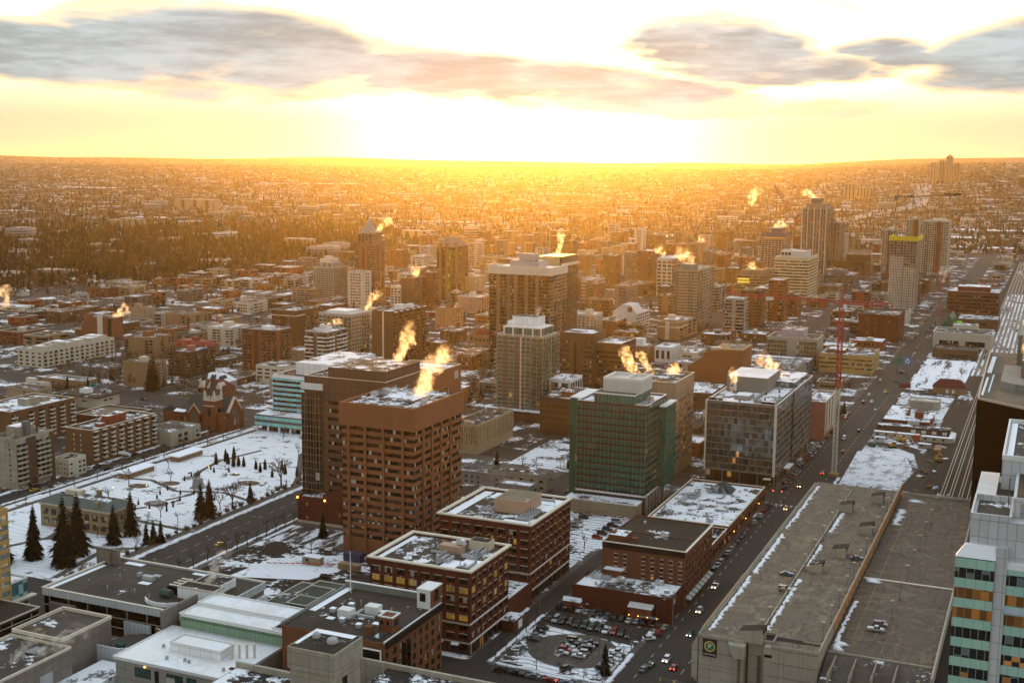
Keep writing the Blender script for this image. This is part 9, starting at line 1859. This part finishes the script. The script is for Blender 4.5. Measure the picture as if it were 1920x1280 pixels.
# ================================================================ steam
def steam(x, y, z, dx, dy, dz, r0, r1, lab, dens=STEAM_D, n=14, seed=0):
    g_ = random.Random(seed*31+int(abs(x))); rings = []; p = Vector((0, 0, 0)); tot = Vector((dx, dy, dz)); N_ = 12
    for k in range(n+1):
        t = k/n; c = tot*t+Vector((math.sin(t*5+seed)*r1*.45, math.cos(t*4.2+seed)*r1*.3, math.sin(t*7+seed)*r1*.25))*t; r = (r0+(r1-r0)*t**.7)*(1 if t < .85 else (1.06-t)/.21)*g_.uniform(.85, 1.2); r = max(r, .12)
        d = tot.normalized(); a = d.cross(Vector((0, 0, 1)) if abs(d.z) < .9 else Vector((1, 0, 0))).normalized(); b = d.cross(a)
        rings.append([c+r*(math.cos(6.2832*i/N_)*a+math.sin(6.2832*i/N_)*b)*g_.uniform(.8, 1.15) for i in range(N_)])
    m = MB(); m.loft(rings); mt, g = mnew('steam'); mt.node_tree.nodes.remove(g.b)
    tc = g.n('ShaderNodeTexCoord').outputs['Object']; n1 = g.noise(tc, 1.0/(r1*.75), 5, .68); al = g.n('ShaderNodeVectorMath', operation='DOT_PRODUCT', ins={0: tc, 1: tuple(tot/tot.length_squared)}).outputs['Value']
    dn = g.math('MULTIPLY', g.ramp(n1, .46, .72), g.math('MULTIPLY', g.ramp(al, 1.02, .35, .12, 1.0), dens*4/(r1+1)))
    v = g.n('ShaderNodeVolumePrincipled', ins={'Color': (1, .97, .92), 'Density': dn, 'Anisotropy': .6}); g.nt.links.new(v.outputs[0], g.out.inputs['Volume'])
    o = m.obj('steam_plume', mt, loc=(x, y, z), smooth=True); tag(o, lab, 'steam'); return o
def sp_(px, py, pz): return px, py, pz
P_ = [
 (-272, 486, 69.5, 3, 14, 15, 1.2, 4.6, 'steam plume rising from the dark brown tower with the black gridded wall'),
 (-242, 450, 62.5, 5, 14, 13, 1.6, 5.2, 'largest steam plume, bent over the roof of the orange-brown brick tower'),
 (-330, 640, 42, 6, 8, 6, 3, 6, 'low steam cloud on the blank brown brick block'),
 (-174, 549, 61, -10, -2, 13, 1.0, 3.2, 'steam plume leaning left from the white box on the green glass tower'),
 (-171, 560, 61, -9, 0, 10, .8, 2.4, 'smaller steam plume behind the white box on the green glass tower'),
 (-182, 625, 49.5, 2, 5, 6, 2, 4.2, 'steam cloud on the tan banded office'),
 (-148, 622, 44, 1, 2, 11, .9, 2.6, 'steam plume standing on the corner of the silver glass office'),
 (-133, 676, 45, -10, -2, 11, 1.2, 4.2, 'steam plume leaning left from the far end of the silver glass office'),
 (-258, 328, 16.5, 2, 10, 8, .8, 2.8, 'steam plume on the civic building beside its white plant room'),
 (-271, 264, 12.3, 3, 16, 3, 1.2, 3.0, 'low streaming steam over the taupe block, lower left'),
 (-274, 258, 12.3, -4, 14, 4, .9, 2.2, 'thin steam behind the low streaming one over the taupe block'),
 (-716, 1240, 82, 12, 12, 14, 1.4, 5, 'steam beside the pyramid roof of the tall brown tower'),
 (-402, 1012, 74, 4, 4, 27, 1.2, 3.4, 'tall thin steam column from the round-cornered dark tower'),
 (-325, 1182, 63, -10, 3, 14, 2.5, 8, 'broad bright steam cloud over the teal-crowned condo tower'),
 (-445, 1480, 46, -4, 4, 13, 3, 7, 'steam cloud on the left end of the white-gridded office'),
 (-520, 880, 38, 8, 8, 14, 1.4, 4.4, 'steam plume from the pale condo behind the white-banded tower'),
 (-512, 806, 33, 8, 8, 5, 1.2, 3, 'little steam wisp on the white-banded tower'),
 (-318, 1850, 112, -26, 4, 12, 2, 5, 'steam trail drifting left from the tallest grey condo tower'),
 (-395, 1900, 66, 16, 10, 12, 3, 8, 'steam behind the blue-sheeted construction tower'),
 (-1010, 935, 2, 22, 20, 22, 5, 10, 'large bright steam cloud at the left edge beside the snowfield'),
 (-775, 866, 19, 10, 10, 8, 2, 5, 'steam on the brown-red block with the white stripe'),
 (-620, 1150, 40, 4, 6, 10, 2, 6, 'steam over the small square dark tower'),
 (-292, 708, 64, -2, 2, 7, .7, 2.0, 'small wisp above the white penthouse of the slim condo tower'),
 (-318, 1440, 41, -10, 4, 5, 2, 5, 'steam drifting over the slanted-cap office'),
 (-8, 620, 74, 3, 6, 14, 2.2, 5, 'pale steam plume on the roof of the black-faced tower'),
 (3.5, 292, 99, -1.5, 2, 5, 1.6, 3.6, 'pale steam at the right edge on the mint-banded tower'),
 (-560, 2050, 14, 14, 10, 22, 2, 7, 'far steam column among the hazy blocks under the sun'),
 (-130, 1690, 12, 6, 6, 18, 3, 7, 'steam over the sheds right of the wide street'),
 (-980, 4300, 20, 20, 20, 60, 8, 20, 'bright distant steam plume left of the sun'),
]
for k, a in enumerate(P_): steam(a[0], a[1], a[2], a[3]*1.15, a[4]*1.15, a[5]*1.15, a[6]*1.1, a[7]*1.12, a[8], dens=STEAM_D*(.8 if k in (8, 9, 10, 6) else 1), seed=k)
def _haze():
    bm = bmesh.new(); bmesh.ops.create_cube(bm, size=1)
    me = bpy.data.meshes.new('haze'); bm.to_mesh(me); bm.free()
    o = bpy.data.objects.new('haze', me); C.objects.link(o)
    o.scale = (92000, 92000, HAZE_TOP+1.5); o.location = (0, 0, (HAZE_TOP-1.5)/2)
    o['kind'] = 'stuff'
    m = bpy.data.materials.new('haze'); m.use_nodes = True
    g = NT(m.node_tree); out = g.n('ShaderNodeOutputMaterial')
    v = g.n('ShaderNodeVolumePrincipled', ins={'Color': HAZE_COL, 'Density': HAZE_D, 'Anisotropy': HAZE_G})
    g.nt.links.new(v.outputs[0], out.inputs['Volume'])
    me.materials.append(m)
_haze()
